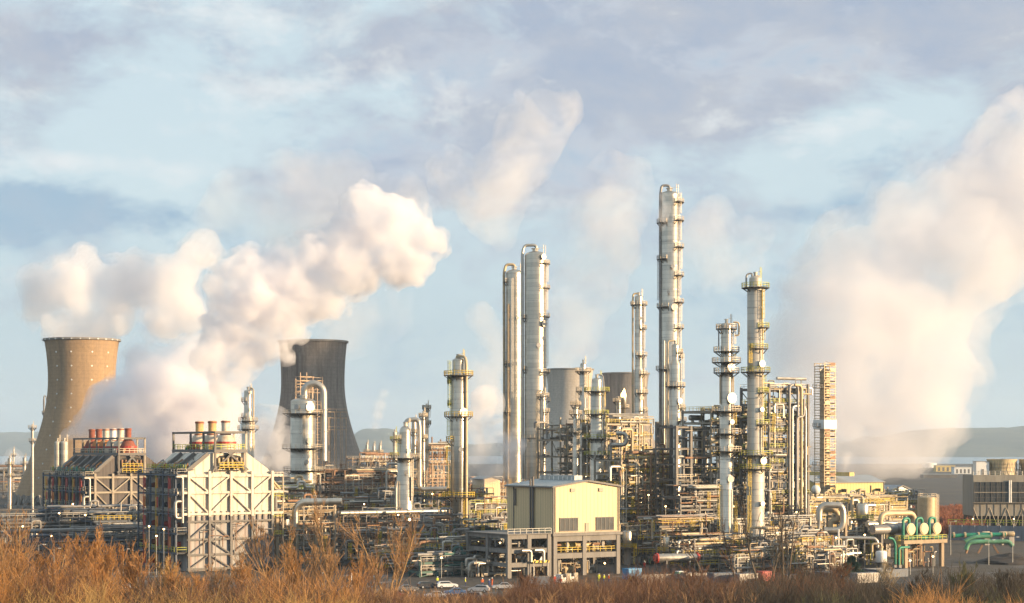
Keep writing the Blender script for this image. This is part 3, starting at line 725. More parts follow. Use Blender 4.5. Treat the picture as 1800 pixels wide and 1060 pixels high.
# columns of the front row
column('front column wrapped in a looping pipe, yellow caged ladder at its lower side', 806, 7.0, [(None, 935, 24), (935, 660, 28), (660, 634, 22)], plats=[(660, 1.7, -180, 180), (732, 1.6, -180, 180), (873, 2.1, -180, 180), (930, 2.2, -180, 180), (775, 1.1, 130, 230)], rail='rail_yellow',
       ladders=[(-150, 732, 634, 'rail_lime'), (-165, 873, 780, 'rail_yellow'), (-48, 930, 873, 'rail_yellow'), (-150, 990, 930, 'rail_yellow'), (-160, 780, 732, 'rail_lime')],
       pipes=[([(804, 632, 0), (803, 626, 0), (818, 627, -1), (820, 640, -1.5), (820, 917, -1.5), (850, 917, -2), (852, 966, -2), (866, 968, -2)], 2.6, 'pipe_cream'), ([(812, 735, -2.4), (812, 930, -2.4)], 1.1, 'pipe_silver')],
       ways=[(-60, 725, .9), (170, 668, .9), (170, 708, .7), (-75, 790, .5), (-80, 905, .6), (-90, 970, .5)], name='distillation_tower')
column('front column with a crowded railed head and white manhole, before the lit steel frames', 1277, 7.1, [(None, 955, 26), (955, 660, 24), (660, 572, 20)], plats=[(578, 1.2, -180, 180), (618, 1.8, -180, 180), (637, 2.2, -180, 180), (655, 1.8, -180, 180), (723, 2., -180, 180), (762, 2.1, -180, 180), (793, 2.1, -180, 180), (955, 2., -180, 180)], rail='rail_cream',
       ladders=[(-20, 655, 618, 'rail_yellow'), (-30, 762, 723, 'rail_yellow'), (-25, 620, 580, 'rail_cream'), (-20, 955, 880, 'rail_yellow'), (-30, 990, 955, 'rail_yellow'), (-150, 955, 850, 'rail_yellow')],
       pipes=[([(1263, 580, -.5), (1263, 573, -.5), (1272, 570, -.5)], 1.3, 'pipe_cream'), ([(1263, 578, -.5), (1263, 615, -.5)], 1.2, 'pipe_grey'), ([(1265, 658, -1), (1265, 710, -1)], 1.3, 'pipe_cream'), ([(1288, 662, -1.5), (1288, 790, -1.5)], 1., 'pipe_cream'), ([(1290, 590, -1), (1298, 590, -1), (1298, 567, -1), (1288, 567, -1)], 1.6, 'pipe_cream'), ([(1284, 860, -2.2), (1284, 950, -2.2)], 1.8, 'pipe_silver')],
       ways=[(-62, 646, .9), (-62, 700, 1.1), (-70, 785, .6), (-60, 742, .5), (-70, 842, .7)], name='distillation_tower')
column('tall front column on a flared skirt with yellow ladders and crown platform', 1328, 7.1, [(None, 993, 44), (993, 952, 36), (952, 800, 32), (800, 508, 29), (508, 490, 22)], m='clad_white', plats=[(506, 1.9, -180, 180), (576, 1.4, -80, 60), (613, 1.1, -120, 60), (654, 1.6, -180, 180), (690, 1.3, -80, 60), (746, 1.5, -90, 60), (800, 2.1, -180, 180), (824, 1.6, -180, 180)], rail='rail_lime',
       ladders=[(-52, 576, 510, 'rail_yellow'), (-125, 654, 605, 'rail_yellow'), (-48, 613, 576, 'rail_yellow'), (-40, 746, 660, 'rail_lime'), (-45, 800, 746, 'rail_yellow'), (-128, 870, 800, 'rail_yellow'), (-130, 950, 870, 'rail_yellow')],
       pipes=[([(1322, 488, 0), (1322, 480, 0), (1312, 482, 0), (1311, 505, -.5)], 1.6, 'pipe_grey'), ([(1336, 498, 0), (1336, 486, 0), (1330, 484, 0)], 1., 'pipe_cream'), ([(1338, 510, -2.), (1338, 830, -2.)], 1., 'pipe_cream'), ([(1342, 862, -1), (1353, 862, -1), (1354, 905, -1), (1346, 916, -1)], 1.8, 'pipe_silver')],
       ways=[(-55, 810, .8), (-60, 640, .7), (-60, 720, .5), (-60, 885, .5)], name='distillation_tower')
# left group
column('huge shaded silver vessel on the skirts of the sooty cooling tower, scaffold beside it', 533, 5.5, [(None, 832, 48), (832, 728, 45), (728, 706, 44)], m='clad', plats=[(727, 2.6, -180, 180), (788, 2.6, -180, 180), (827, 2.4, -180, 180)], rail='rail_cream',
       pipes=[([(535, 700, 0), (535, 680, 0), (552, 672, 0), (569, 682, 0), (570, 810, -1)], 6.2, 'pipe_silver')], ladders=[(-80, 788, 727, 'rail_cream'), (-30, 850, 788, 'rail_cream')], ways=[(-55, 716, 1.2), (-110, 716, .7), (-60, 775, .8), (-70, 812, .6)], name='reactor_vessel', dome=.28)
column('stepped column with a lightning rod rising behind the white furnace stacks', 436, 5.1, [(None, 740, 22), (740, 735, 20), (735, 688, 14)], plats=[(740, 1.2, -180, 180), (705, 1., 120, 260), (754, 1.5, -180, 180), (733, 1.1, 100, 260)], rail='rail_cream',
       pipes=[([(440, 688, 0), (440, 681, 0), (446, 684, -.5), (446, 790, -.5)], 1.3, 'pipe_cream'), ([(441, 700, -2), (441, 660 + 18, -2)], .5, 'pipe_grey')], ladders=[(-40, 800, 740, 'rail_cream')], ways=[(-60, 690, .5), (-60, 720, .4)])
column('wide silver vessel with a swan neck pipe looping from its head', 712, 6.2, [(None, 840, 30), (840, 805, 27), (805, 760, 20)], plats=[(805, 2.6, -180, 180), (772, 1.6, 130, 230)], rail='rail_cream',
       pipes=[([(713, 756, 0), (713, 738, 1), (735, 737, 1), (737, 750, 1), (737, 860, 1), (785, 859, 1)], 4., 'pipe_silver'), ([(724, 838, -2.), (724, 880, -2.)], 1.6, 'pipe_silver'), ([(699, 845, -2), (697, 855, -2), (697, 895, -2)], 2.4, 'pipe_silver')], ladders=[(-160, 805, 765, 'rail_lime'), (-45, 885, 805, 'rail_cream')], ways=[(-80, 830, .5), (-60, 792, .5)], name='reactor_vessel', dome=1.2)
column('slim grey column tucked behind the swan neck pipe', 728, 5.4, [(None, 742, 8)], plats=[(760, 1., -180, 180)], ways=[(-70, 770, .4)])
column('slim cream column, shorter of the close pair beside the swan neck pipe', 744, 5.2, [(None, 729, 7)], plats=[(732, .9, -180, 180), (770, .9, -180, 180)])
column('slim cream column, taller of the close pair beside the swan neck pipe', 750, 5.1, [(None, 716, 7)], plats=[(718, .9, -180, 180), (745, .9, -180, 180), (790, .9, -180, 180)], ladders=[(-40, 745, 716, 'rail_cream')])
# distant columns
for i, (px, top, w, lab) in enumerate(((645, 782, 5, 'blue grey'), (657, 784, 5, 'silver grey'), (668, 783, 5, 'pale grey'))):
    column('small distant %s column, one of three just clear of the sooty tower' % lab, px, 3.6, [(None, top, w)], m='clad_dull', plats=[(top + 12, 1., -180, 180), (top + 26, 1., -180, 180)], group='small distant columns beside the sooty tower')
column('pale round silo against the foot of the tan tower, outer one', 101, 5.5, [(None, 778, 10.5)], m='clad_white', name='silo', group='pair of pale silos')
column('pale round silo beside the dark furnace, inner of the pair', 113, 5.5, [(None, 778, 13)], m='clad_white', name='silo', group='pair of pale silos')
column('thin dark vent column left of the tan cooling tower base', 57, 3.9, [(None, 750, 5)], m='clad_dull', plats=[(752, 1.3, -180, 180), (775, 1., -180, 180)])
column('thin pipe column with hooked top rising along the shaded tan tower flank', 77, 3.2, [(None, 702, 3)], m='pipe_grey', plats=[(726, .6, -180, 180)], pipes=[([(77, 702, 0), (77, 696, 0), (81, 696, 0), (82, 705, 0)], .8, 'pipe_grey')])
for px, top, w, s, lab in ((17, 806, 7, 3.6, 'cream'), (43, 805, 6, 3.3, 'dark grey'), (24, 790, 3, 2.6, 'thin grey')):
    column('short %s column in the hazy works at the far left edge' % lab, px, s, [(None, top, w)], m='clad_dull' if lab != 'cream' else 'clad', plats=[(top + 10, 1.2, -180, 180), (top + 30, 1.2, -180, 180)])
column('white distant column with a conical cap, beyond the scaffolded vessel', 694, 4.2, [(None, 760, 7)], m='clad_white', plats=[(772, 1.2, -180, 180), (800, 1.2, -180, 180)], rail='rail_lime')
def furnace(label, px, s, wa, db, zw0, zw, zp, a0, a1, ztop, nst, b_first, b_step, skins, paints, frames, seed, rail):
    """fired heater: box with a trussed front, sloping shoulders, a stack deck on top and burner galleries down its side"""
    rr = random.Random(seed); O = Gd(px, s); q = lambda a, b, z: O + U * a + W * b + Z * z
    t = thing('fired_heater', label, 'furnace', O)
    lo, up_, frame = skins[0], skins[1], frames[0]
    mb = MB(); mb.box(q(wa / 2, db / 2, zw0 / 2), wa, db, zw0); mb.build('lower_wall', lo, t)
    mb = MB(); mb.box(q(wa / 2, db / 2, (zw0 + zw) / 2), wa + .12, db + .12, zw - zw0 - .01); mb.build('upper_wall', up_, t)
    # shoulders: cells with a gap between them
    n = nst; cell = db / n
    for i in range(n):
        b0, b1 = cell * i + .25, cell * (i + 1) - .25
        mb = MB(); pr = [(.1, zw), (wa - .1, zw), (wa - 1.2, zw + 1.2), (a1 + 2.2, zp - 2.2), (a1 + .2, zp - .8), (a0 - .4, zp - .8), (a0 - 2.2, zp - 2.4)]
        vs = [q(a, b, z) for b in (b0, b1) for a, z in pr]; k = len(pr)
        mb.add(vs, [tuple(range(k)), tuple(range(2 * k - 1, k - 1, -1))] + [(j, j + k, (j + 1) % k + k, (j + 1) % k) for j in range(k)])
        mb.build('shoulder', up_, t)
        mb = MB(); mb.bar(q(-.6, cell * i + .1, zw + .2), q(a0 - 1.3, cell * i + .1, zp - 1.0), .7, .9); mb.build('sloping_duct', frames[1], t)
    # front truss
    def beam(p0, p1, w, m, nm): mb = MB(); mb.bar(p0, p1, w, w * 1.1); mb.build(nm, m, t)
    fb = -.42
    hs_up = [zw - .5, (zw + zw0) / 2 + .6, zw0 + .6]; hs_lo = [zw0 - 1.2, zw0 * .58, zw0 * .3, .5]
    nb = 4; av = [wa * i / nb for i in range(nb + 1)]; av = [.2] + av[1:-1] + [wa - .2]
    for z in hs_up: beam(q(-2.7, fb, z), q(wa + 2.6, fb, z), .5, frame, 'front_girder')
    for z in hs_lo: beam(q(-.3, fb, z), q(wa + .3, fb, z), .42, frames[2], 'front_girder')
    for a in av:
        beam(q(a, fb - .1, zw0), q(a, fb - .1, zw + .6), .55, frame, 'front_stanchion'); beam(q(a, fb - .1, 0), q(a, fb - .1, zw0 - .02), .5, frames[2], 'front_stanchion')
    for i in range(nb):
        for z0, z1 in ((hs_up[1], hs_up[0]), (hs_up[2], hs_up[1])):
            p, r_ = (q(av[i], fb - .05, z1), q(av[i + 1], fb - .05, z0)) if i % 2 == 0 else (q(av[i], fb - .05, z0), q(av[i + 1], fb - .05, z1))
            beam(p, r_, .3, frame, 'front_brace')
        for z0, z1 in zip(hs_lo[1:], hs_lo[:-1]):
            p, r_ = (q(av[i], fb - .05, z1), q(av[i + 1], fb - .05, z0)) if i % 2 == 1 else (q(av[i], fb - .05, z0), q(av[i + 1], fb - .05, z1))
            beam(p, r_, .24, frames[2], 'front_brace')
    for a in np.linspace(.8, wa - .8, 14): beam(q(a, -.2, zw0 - 1.6), q(a, -.2, zw0 + 1.2), .34, frames[2], 'buckstay')
    # gable end: black panel painted as the opening's shade, crossed braces and tubes
    am = (a0 + a1) / 2
    mb = MB(); hw = (a1 - a0) * .42
    pr = [(am - hw, zp - 2.7), (am - hw * .75, zp - 1.6), (am, zp - 1.1), (am + hw * .75, zp - 1.6), (am + hw, zp - 2.7), (am + hw, zw + 1.6), (am, zw + .7), (am - hw, zw + 1.6)]
    mb.add([q(a, .19, z) for a, z in pr] + [q(a, .3, z) for a, z in pr], [tuple(range(8)), tuple(range(15, 7, -1))] + [(j, j + 8, (j + 1) % 8 + 8, (j + 1) % 8) for j in range(8)]); mb.build('gable_shade_panel', 'black', t)
    for k in range(6):
        a = am - hw * .8 + hw * 1.6 * k / 5; mb = MB(); mb.cyl(q(a, -.05, zw + 1.5), q(a, -.05, zp - 2.), .33, n=8); mb.build('riser_tube', skins[2], t, True)
    for sg in (-1, 1):
        beam(q(am - sg * hw * 1.15, -.55, zw + .6), q(am + sg * .3, -.55, zp - .8), .32, frames[1], 'gable_brace'); beam(q(am - sg * hw * .2, -.62, zp - .8), q(am + sg * hw * 1.25, -.62, zw + .9), .32, frames[1], 'gable_brace')
    # stack deck
    mb = MB(); dz = zp; mb.box(q((a0 + a1) / 2, db / 2 + .4, dz - .35), a1 - a0, db + 2.4, .7); dk = mb.build('stack_deck', 'steel', t)
    mb = MB(); mb.rails([q(a0 + .1, -.6, dz), q(a1 - .1, -.6, dz), q(a1 - .1, db + 1.4, dz), q(a0 + .1, db + 1.4, dz)], 1.25, .07, 1.7, True); mb.build('railing', rail, dk)
    fr_z = dz + (ztop - dz) * .56
    bs = [b_first + b_step * i for i in range(nst)]
    for b in [-.5] + [b + b_step / 2 for b in bs[:-1]] + [db + 1.3]:
        for a in (a0 + .3, a1 - .3): beam(q(a, b, zw + .3), q(a, b, fr_z), .42, frames[1] if a < am else frame, 'deck_post')
    for a in (a0 + .3, a1 - .3): beam(q(a, -.9, fr_z + .2), q(a, db + 1.6, fr_z + .2), .45, frames[1], 'top_rail_beam')
    for b in (-.5, db + 1.3): beam(q(a0, b, fr_z + .2), q(a1, b, fr_z + .2), .46, frames[1], 'top_cross_beam')
    sr = .92 if nst > 3 else 1.0
    for i, b in enumerate(bs):
        c = q(am, b, 0); h = ztop - dz
        mb = MB(); mb.lathe(c, [(2.5, dz + .02), (2.5, dz + h * .22), (sr + .55, dz + h * .50)], 18); hd = mb.build('stack_hood', paints[i % len(paints)][1], t, True)
        mb = MB(); mb.lathe(c, [(2.62, dz + h * .20), (2.62, dz + h * .27), (2.45, dz + h * .27)], 18); mb.build('hood_flange', 'red_paint', hd)
        mb = MB(); mb.lathe(c, [(sr + .1, dz + h * .44), (sr, dz + h * .56), (sr, ztop), (sr - .15, ztop), (sr - .15, ztop - 2)], 20); st = mb.build('stack', paints[i % len(paints)][0], t, True)
        mb = MB(); mb.sector(c, sr, sr + .14, ztop - .5, ztop - .15, 0, 360); mb.sector(c, sr + .05, sr + .3, dz + h * .5, dz + h * .54, 0, 360); mb.build('stack_band', 'stack_rust', st)
        for k in range(3):
            a = am + rr.uniform(-3.5, 3.5); bb = b + rr.uniform(-2.4, 2.4); mb = MB(); mb.drum(q(a, bb - .6, dz + .9), q(a, bb + .6, dz + .9), .45, 10); mb.box(q(a, bb, dz + .25), .5, 1., .5); mb.build('damper_motor', rr.choice(['red_paint', 'stack_orange', 'steel_light', 'green_paint']), t, True)
    # clutter of the shoulders: eaves walkway, slope pipes, valves, convection boxes
    mb = MB(); mb.box(q(.6, db / 2, zw + .95), 2.2, db + .6, .14); ew = mb.build('eaves_walkway', 'grating', t)
    mb = MB(); mb.rails([q(-.45, -.3, zw + 1.), q(-.45, db + .2, zw + 1.)], 1.15, .07, 1.6); mb.build('railing', rr.choice(['rail_lime', 'green_paint']), ew)
    for i in range(n * 5):
        b = rr.uniform(.3, db - .3); f0 = rr.uniform(.05, .5); f1 = f0 + rr.uniform(.15, .5); e0 = q(.8 + (a0 - 2.2 - .8) * f0, b, zw + 1.1 + (zp - 2.4 - zw - 1.1) * f0 + .55); e1 = q(.8 + (a0 - 2.2 - .8) * f1, b, zw + 1.1 + (zp - 2.4 - zw - 1.1) * f1 + .55)
        mb = MB(); mb.tube([e0 - Z * .6, e0, e1, e1 - Z * .6], rr.uniform(.1, .26), 7); mb.build('slope_pipe', rr.choice(['pipe_rust', 'pipe_grey', 'pipe_cream', 'steel', 'stack_orange']), t, True)
    for i in range(n * 6):
        b = rr.uniform(.2, db - .2); a = rr.uniform(-.3, 1.4); h = rr.uniform(.5, 1.7); mb = MB(); mb.cyl(q(a, b, zw + 1.02), q(a, b, zw + 1.02 + h), rr.uniform(.08, .22), n=7); mb.sphere(q(a, b, zw + 1. + h * .6), .3, 8, 6); mb.build('eaves_valve', rr.choice(['green_paint', 'red_paint', 'pipe_grey', 'pipe_silver', 'rail_yellow', 'stack_orange']), t, True)
    for i in range(n * 7):
        a, b = rr.uniform(a0 + .6, a1 - .6), rr.uniform(0, db); h = rr.uniform(.5, 1.5); mb = MB()
        if rr.random() < .5: mb.box(q(a, b, zp + h / 2), rr.uniform(.4, 1.2), rr.uniform(.4, 1.), h)
        else: mb.tube([q(a, b, zp), q(a, b, zp + h), q(a, min(db, b + 1.8), zp + h), q(a, min(db, b + 1.8), zp)], rr.uniform(.09, .2), 7)
        mb.build('deck_gear', rr.choice(['green_paint', 'red_paint', 'steel_light', 'pipe_rust', 'stack_orange', 'pipe_grey']), t)
    for z, hh in ((zw + .9, 1.), (zp - 4.2, 1.)):
        mb = MB(); mb.box(q(am, -.75, z - .05), hw * 1.7, .9, .1); gw_ = mb.build('gable_walkway', 'grating', t); mb = MB(); mb.rails([q(am - hw * .85, -1.15, z), q(am + hw * .85, -1.15, z)], 1.1, .07, 1.3); mb.build('railing', 'rail_yellow', gw_)
    # cable and pipe runs over the lower front
    for i in range(14):
        a = rr.uniform(.6, wa - .6); z0_ = rr.uniform(.5, zw0 * .5); z1_ = rr.uniform(zw0 * .55, zw0 - .5); mb = MB(); mb.tube([q(a, -.75, z0_), q(a, -.75, z1_), q(min(wa, a + rr.uniform(.5, 4)), -.75, z1_)], rr.uniform(.06, .14), 6); mb.build('conduit', rr.choice(['pipe_rust', 'pipe_grey', 'steel']), t, True)
    # burner galleries along the shaded side
    lv = [zw * k / 5 for k in range(1, 6)]; gw = 2.7
    for k, z in enumerate(lv):
        mb = MB(); mb.box(q(-gw / 2 - .1, db / 2, z - .1), gw, db + 1, .2); dk = mb.build('gallery', 'grating', t)
        mb = MB(); mb.rails([q(-.3, -.4, z), q(-gw, -.4, z), q(-gw, db + .3, z)], 1.15, .06, 1.8); mb.build('railing', rr.choice(['rail_grey', rail]), dk)
        beam(q(-gw, -.5, z - .36), q(-gw, db + .5, z - .36), .3, 'steel_blue', 'gallery_girder')
    for i in range(n + 1):
        b = db * i / n
        beam(q(-gw - .1, b, 0), q(-gw - .1, b, zw + .6), .36, 'steel_blue', 'gallery_post')
        for k in range(4):
            beam(q(-gw, b, lv[k] - .3), q(-.2, b, lv[k] - .3), .24, 'steel_blue', 'gallery_beam')
    for i in range(n):
        for k in range(5):
            b = cell * (i + .5); z = (lv[k - 1] if k else 0)
            mb = MB(); mb.box(q(-gw - .25, b - .4, z + zw / 10), .12, 1.5, zw / 5 * .55); mb.build('ladder_gate', 'red_paint' if (i + k) % 2 == 0 else 'stack_orange', t)
            mb = MB(); mb.cyl(q(-1.6, b + .9, z + .1), q(-1.6, b + .9, z + zw / 5 - .4), .38, n=8); mb.build('burner_pipe', rr.choice(['pipe_grey', 'steel_blue', 'pipe_silver']), t, True)
            mb = MB(); mb.cyl(q(-.1, b + .2, z + 1.6), q(-1.1, b + .2, z + 1.6), .75, .5, n=12); mb.build('burner', rr.choice(['red_paint', 'stack_rust', 'steel_blue']), t)
        mb = MB(); mb.ladder(q(-gw - .5, cell * (i + .5) - .4, 0), .5, zw * .98, -U, False); mb.build('ladder', 'rail_yellow' if i % 2 else 'red_paint', t)
        mb = MB(); mb.tube([q(-1.9, cell * (i + .5), zw * .45), q(-1.9, cell * (i + .5), zw - 1), q(-.4, cell * (i + .5), zw - .2), q(1.6, cell * (i + .5), zw + 2.2)], .5, 8); mb.build('flue_pipe', 'pipe_grey', t, True)
    # transfer pipe loop at the near corner
    mb = MB(); mb.tube([q(-1.3, -.9, zw * .55), q(-3.3, -.9, zw * .55), q(-3.3, -.9, zw * .72), q(-1.5, -.9, zw * .72)], .38, 10); mb.tube([q(-1.6, -1.1, zw * .5), q(-1.6, -1.1, zw * .97), q(-3.2, -1.1, zw * .97)], .34, 10); mb.build('transfer_pipe', 'pipe_silver', t, True)
    # right hand gallery
    for k, z in enumerate((zw * .96, zw * .74, zw * .53, zw * .34)):
        mb = MB(); mb.box(q(wa + 1.6, db * .28, z - .1), 2.8, db * .5, .2); dk = mb.build('gallery', 'grating', t)
        mb = MB(); mb.rails([q(wa + .4, -.2, z), q(wa + 2.9, -.2, z), q(wa + 2.9, db * .5, z)], 1.15, .06, 1.7); mb.build('railing', rail if k else 'rail_cream', dk)
    for b in (0, db * .25, db * .5): beam(q(wa + 2.9, b, 0), q(wa + 2.9, b, zw), .3, 'steel_light', 'gallery_post')
    for k in range(5):
        b = .5 + k * 1.6; mb = MB(); mb.tube([q(wa + 1.2, b, zw * rr.uniform(.3, .6)), q(wa + 1.2, b, zw * rr.uniform(.75, 1.)), q(wa + 4.4, b, zw * .8)], rr.uniform(.2, .4), 8); mb.build('side_pipe', rr.choice(['pipe_silver', 'pipe_cream', 'pipe_grey']), t, True)
    return t
furnace('white sheeted furnace with a trussed lit front and three stubby stacks', 329, 7.4, 22, 25, 13.0, 23.2, 29.0, 6.6, 15.2, 36.0, 3, 2.6, 8.2, ('furnace_grey', 'furnace_white', 'pipe_cream'),
        [('stack_cream', 'stack_cream'), ('stack_ochre', 'stack_cream'), ('stack_ochre', 'stack_cream')], ('furnace_white', 'steel', 'steel'), 5, 'rail_lime')
furnace('dark brown sheeted furnace in shade with a row of six stubby stacks', 165, 6.1, 22, 38, 10.5, 21.4, 28.0, 7.0, 15.5, 35.2, 6, 2.6, 6.35, ('furnace_dark', 'furnace_dark', 'pipe_rust'),
        [('stack_rust', 'stack_rust'), ('stack_cream', 'stack_cream'), ('white_paint', 'stack_cream'), ('stack_cream', 'stack_orange'), ('stack_rust', 'stack_orange'), ('stack_rust', 'stack_rust')], ('steel_light', 'steel', 'steel'), 8, 'rail_cream')
def gable_shed(label, O, wa, db, z0, ze, zr, wall, roof, vents=True, monitor=True, name='compressor_house', cat='shed'):
    q = lambda a, b, z: O + U * a + W * b + Z * z
    t = thing(name, label, cat, O)
    pr = [(0, z0), (wa, z0), (wa, ze), (wa / 2, zr), (0, ze)]; k = 5
    mb = MB(); mb.add([q(a, b, z) for b in (0, db) for a, z in pr], [(0, 1, 2, 3, 4), (9, 8, 7, 6, 5)] + [(j, j + k, (j + 1) % k + k, (j + 1) % k) for j in (0, 1, 4)]); mb.build('walls', wall, t)
    ov = .5
    for sg in (-1, 1):
        e = wa / 2 + sg * (wa / 2 + ov); zl = ze - ov * (zr - ze) / (wa / 2)
        mb = MB(); vs = [q(wa / 2, -ov, zr), q(e, -ov, zl), q(e, db + ov, zl), q(wa / 2, db + ov, zr)]; vs += [v + Z * .25 for v in vs]
        mb.add(vs, [(0, 1, 2, 3), (7, 6, 5, 4)] + [(j, j + 4, (j + 1) % 4 + 4, (j + 1) % 4) for j in range(4)]); mb.build('roof', roof, t)
        mb = MB(); mb.bar(q(wa / 2, -ov - .06, zr + .05), q(e, -ov - .06, zl + .05), .14, .4); mb.build('verge_trim', 'steel', t)
    mb = MB(); mb.bar(q(-ov - .1, -ov, ze - .1), q(-ov - .1, db + ov, ze - .1), .25, .22); mb.build('gutter', 'steel', t)
    mb = MB(); mb.bar(q(-.06, -.06, z0), q(-.06, -.06, ze), .3, .3); mb.build('corner_trim', 'steel', t)
    if monitor:
        mb = MB(); mb.box(q(wa / 2, db * .55, zr + .65), 2.2, db * .75, 1.1); rv = mb.build('ridge_vent', roof, t)
        for i in range(8):
            mb = MB(); mb.box(q(wa / 2 - 1.18, db * (.22 + .67 * i / 7), zr + .55), .12, .3, .8); mb.build('vent_bracket', 'white_paint', rv)
    return t, q
O = Gd(973, 7.7)
Zd = zz(938, 7.7)
sh, q = gable_shed('cream ribbed metal shed with two dark louvres raised on a concrete frame', O, 18.4, 20, Zd, zz(856, 7.7), zz(846, 7.7), 'shed_cream', 'shed_roof')
for a0 in (1.7, 11.8):
    mb = MB(); mb.box(q(a0 + 2.45, -.05, Zd + 2.0), 4.9, .22, 2.9); lv = mb.build('louvre', 'dark_louver', sh)
    mb = MB()
    for i in range(5): mb.box(q(a0 + .05 + 4.8 * i / 4, -.18, Zd + 2.0), .14, .1, 3.0)
    for z in (.53, 3.47): mb.box(q(a0 + 2.45, -.19, Zd + z), 5.1, .1, .14)
    mb.build('louvre_frame', 'steel', lv)
for a in (.35, 18.05): mb = MB(); mb.cyl(q(a, -.16, Zd), q(a, -.16, zz(857, 7.7)), .09, n=8); mb.build('downpipe', 'steel', sh, True)
mb = MB(); mb.box(q(9.2, -.12, Zd + .18), 18.4, .2, .3); mb.build('drip_flashing', 'steel_light', sh)
for a in (5.2, 13.1): mb = MB(); mb.box(q(a, -.14, zz(862, 7.7)), 1.2, .26, .8); mb.build('wall_vent', 'steel_light', sh)
mb = MB(); mb.box(q(9.2, -.1, Zd + 1.2), .95, .16, 2.1); mb.build('door', 'steel_light', sh)
mb = MB(); mb.cyl(q(-.35, 8.2, Zd), q(-.35, 8.2, zz(850, 7.7) + 1.5), .3, n=10); mb.cyl(q(-.35, 9.3, Zd), q(-.35, 9.3, zz(850, 7.7) + 1), .22, n=10); mb.build('downpipe', 'steel', sh, True)
mb = MB(); mb.cyl(q(-.3, 16, Zd + 6), q(-.3, 16, Zd + 10.), .2, n=8); mb.build('vent_pipe', 'steel', sh, True)
for bx in (17.,): 
    mb = MB(); mb.bar(q(-.08, bx, Zd), q(-.08, bx, zz(857, 7.7)), .2, .2); mb.build('wall_joint', 'steel', sh)
# concrete table under the shed
tb = thing('concrete_frame', 'grey concrete table frame carrying the cream shed, pipework glowing inside', 'concrete frame', O)
for a in (.4, 8.5, 18.):
    for b in (.3, 10, 19.5):
        mb = MB(); mb.box(q(a, b, (Zd - .6) / 2), 1.0, 1.0, Zd - .6); mb.build('pier', 'concrete', tb)
mb = MB(); mb.box(q(9.2, 10, Zd - .3), 19.4, 21.2, .58); mb.build('table_slab', 'concrete', tb)
for z in (Zd - 1.25, Zd * .47):
    for b in (.3, 19.5):
        mb = MB(); mb.box(q(9.2, b, z), 17.8, .72, 1.2); mb.build('edge_beam', 'concrete', tb)
    for a in (.4, 18.): mb = MB(); mb.box(q(a, 10, z + .01), .74, 18.6, 1.1); mb.build('side_beam', 'concrete', tb)
mb = MB(); mb.box(q(9.2, 10, Zd * .47 + .7), 17, 18.5, .16); mb.build('middle_deck', 'grating', tb)
mb = MB(); mb.rails([q(.6, .2, Zd * .47 + .8), q(17.8, .2, Zd * .47 + .8)], 1.1, .06, 1.6); mb.build('railing', 'rail_yellow', tb)
rr = random.Random(44)
for i in range(80):
    lvl = 0 if i % 2 else Zd * .47 + .8; hmax = Zd * .44; a, b = rr.uniform(1.4, 17), rr.uniform(1.5, 12); mm = rr.choice(['pipe_silver', 'pipe_cream', 'pipe_rust', 'pipe_cream', 'pipe_grey'])
    mb = MB(); h = rr.uniform(.3, .85) * hmax; pts = [q(a, b, lvl), q(a, b, lvl + h)]
    if i % 3: pts.append(q(min(17.2, max(1., a + rr.uniform(-5, 5))), b, lvl + h)); pts.append(pts[-1] - Z * rr.uniform(.5, h))
    mb.tube(pts, rr.uniform(.09, .3), 7); mb.build('machine_pipe', mm, tb, True)
for i in range(7):
    lvl = 0 if i % 2 else Zd * .47 + .8; a, b = rr.uniform(3, 15), rr.uniform(2, 9); L = rr.uniform(1, 2.6)
    mb = MB(); mb.drum(q(a - L, b, lvl + 1.4), q(a + L, b, lvl + 1.4), rr.uniform(.5, 1.), 14); mb.box(q(a, b, lvl + .35), 1.6, .8, .7); mb.build('machine', rr.choice(['pipe_cream', 'pipe_silver', 'hall_yellow']), tb, True)
# wing frame left of the shed
O2 = O - U * 12.4
wf = thing('concrete_frame', 'grey two storey concrete frame left of the cream shed, striped barrier below', 'concrete frame', O2)
q2 = lambda a, b, z: O2 + U * a + W * b + Z * z
for a in (.5, 5.8, 11.2):
    for b in (.3, 9, 18):
        mb = MB(); mb.box(q2(a, b, (Zd - .05) / 2), 1., .95, Zd - .05); mb.build('pier', 'concrete', wf)
for z in (Zd - .5, Zd * .62, Zd * .3):
    for b in (.3, 9, 18): mb = MB(); mb.box(q2(5.8, b, z), 10.6, .62, 1.05); mb.build('edge_beam', 'concrete', wf)
    for a in (.5, 11.2): mb = MB(); mb.box(q2(a, 9, z + .02), .64, 17.4, .95); mb.build('side_beam', 'concrete', wf)
mb = MB(); mb.box(q2(5.7, 9, Zd + .1), 12., 19, .2); mb.build('top_slab', 'concrete', wf)
mb = MB(); mb.box(q2(5.8, 9, Zd * .62 + .65), 10.2, 17, .18); mb.build('middle_deck', 'grating', wf)
mb = MB(); mb.rails([q2(0, -.2, Zd + .2), q2(11.6, -.2, Zd + .2)], 1.1, .06, 1.7); mb.build('railing', 'rail_grey', wf)
for i in range(26):
    lvl = rr.choice([0, Zd * .32, Zd * .65]); a, b = rr.uniform(1, 10.6), rr.uniform(1, 14); h = rr.uniform(1, 3); mb = MB(); pts = [q2(a, b, lvl), q2(a, b, lvl + h), q2(min(11, max(.5, a + rr.uniform(-6, 6))), b, lvl + h)]
    mb.tube(pts, rr.uniform(.12, .35), 8); mb.build('machine_pipe', rr.choice(['pipe_grey', 'pipe_silver', 'pipe_grey', 'pipe_rust']), wf, True)
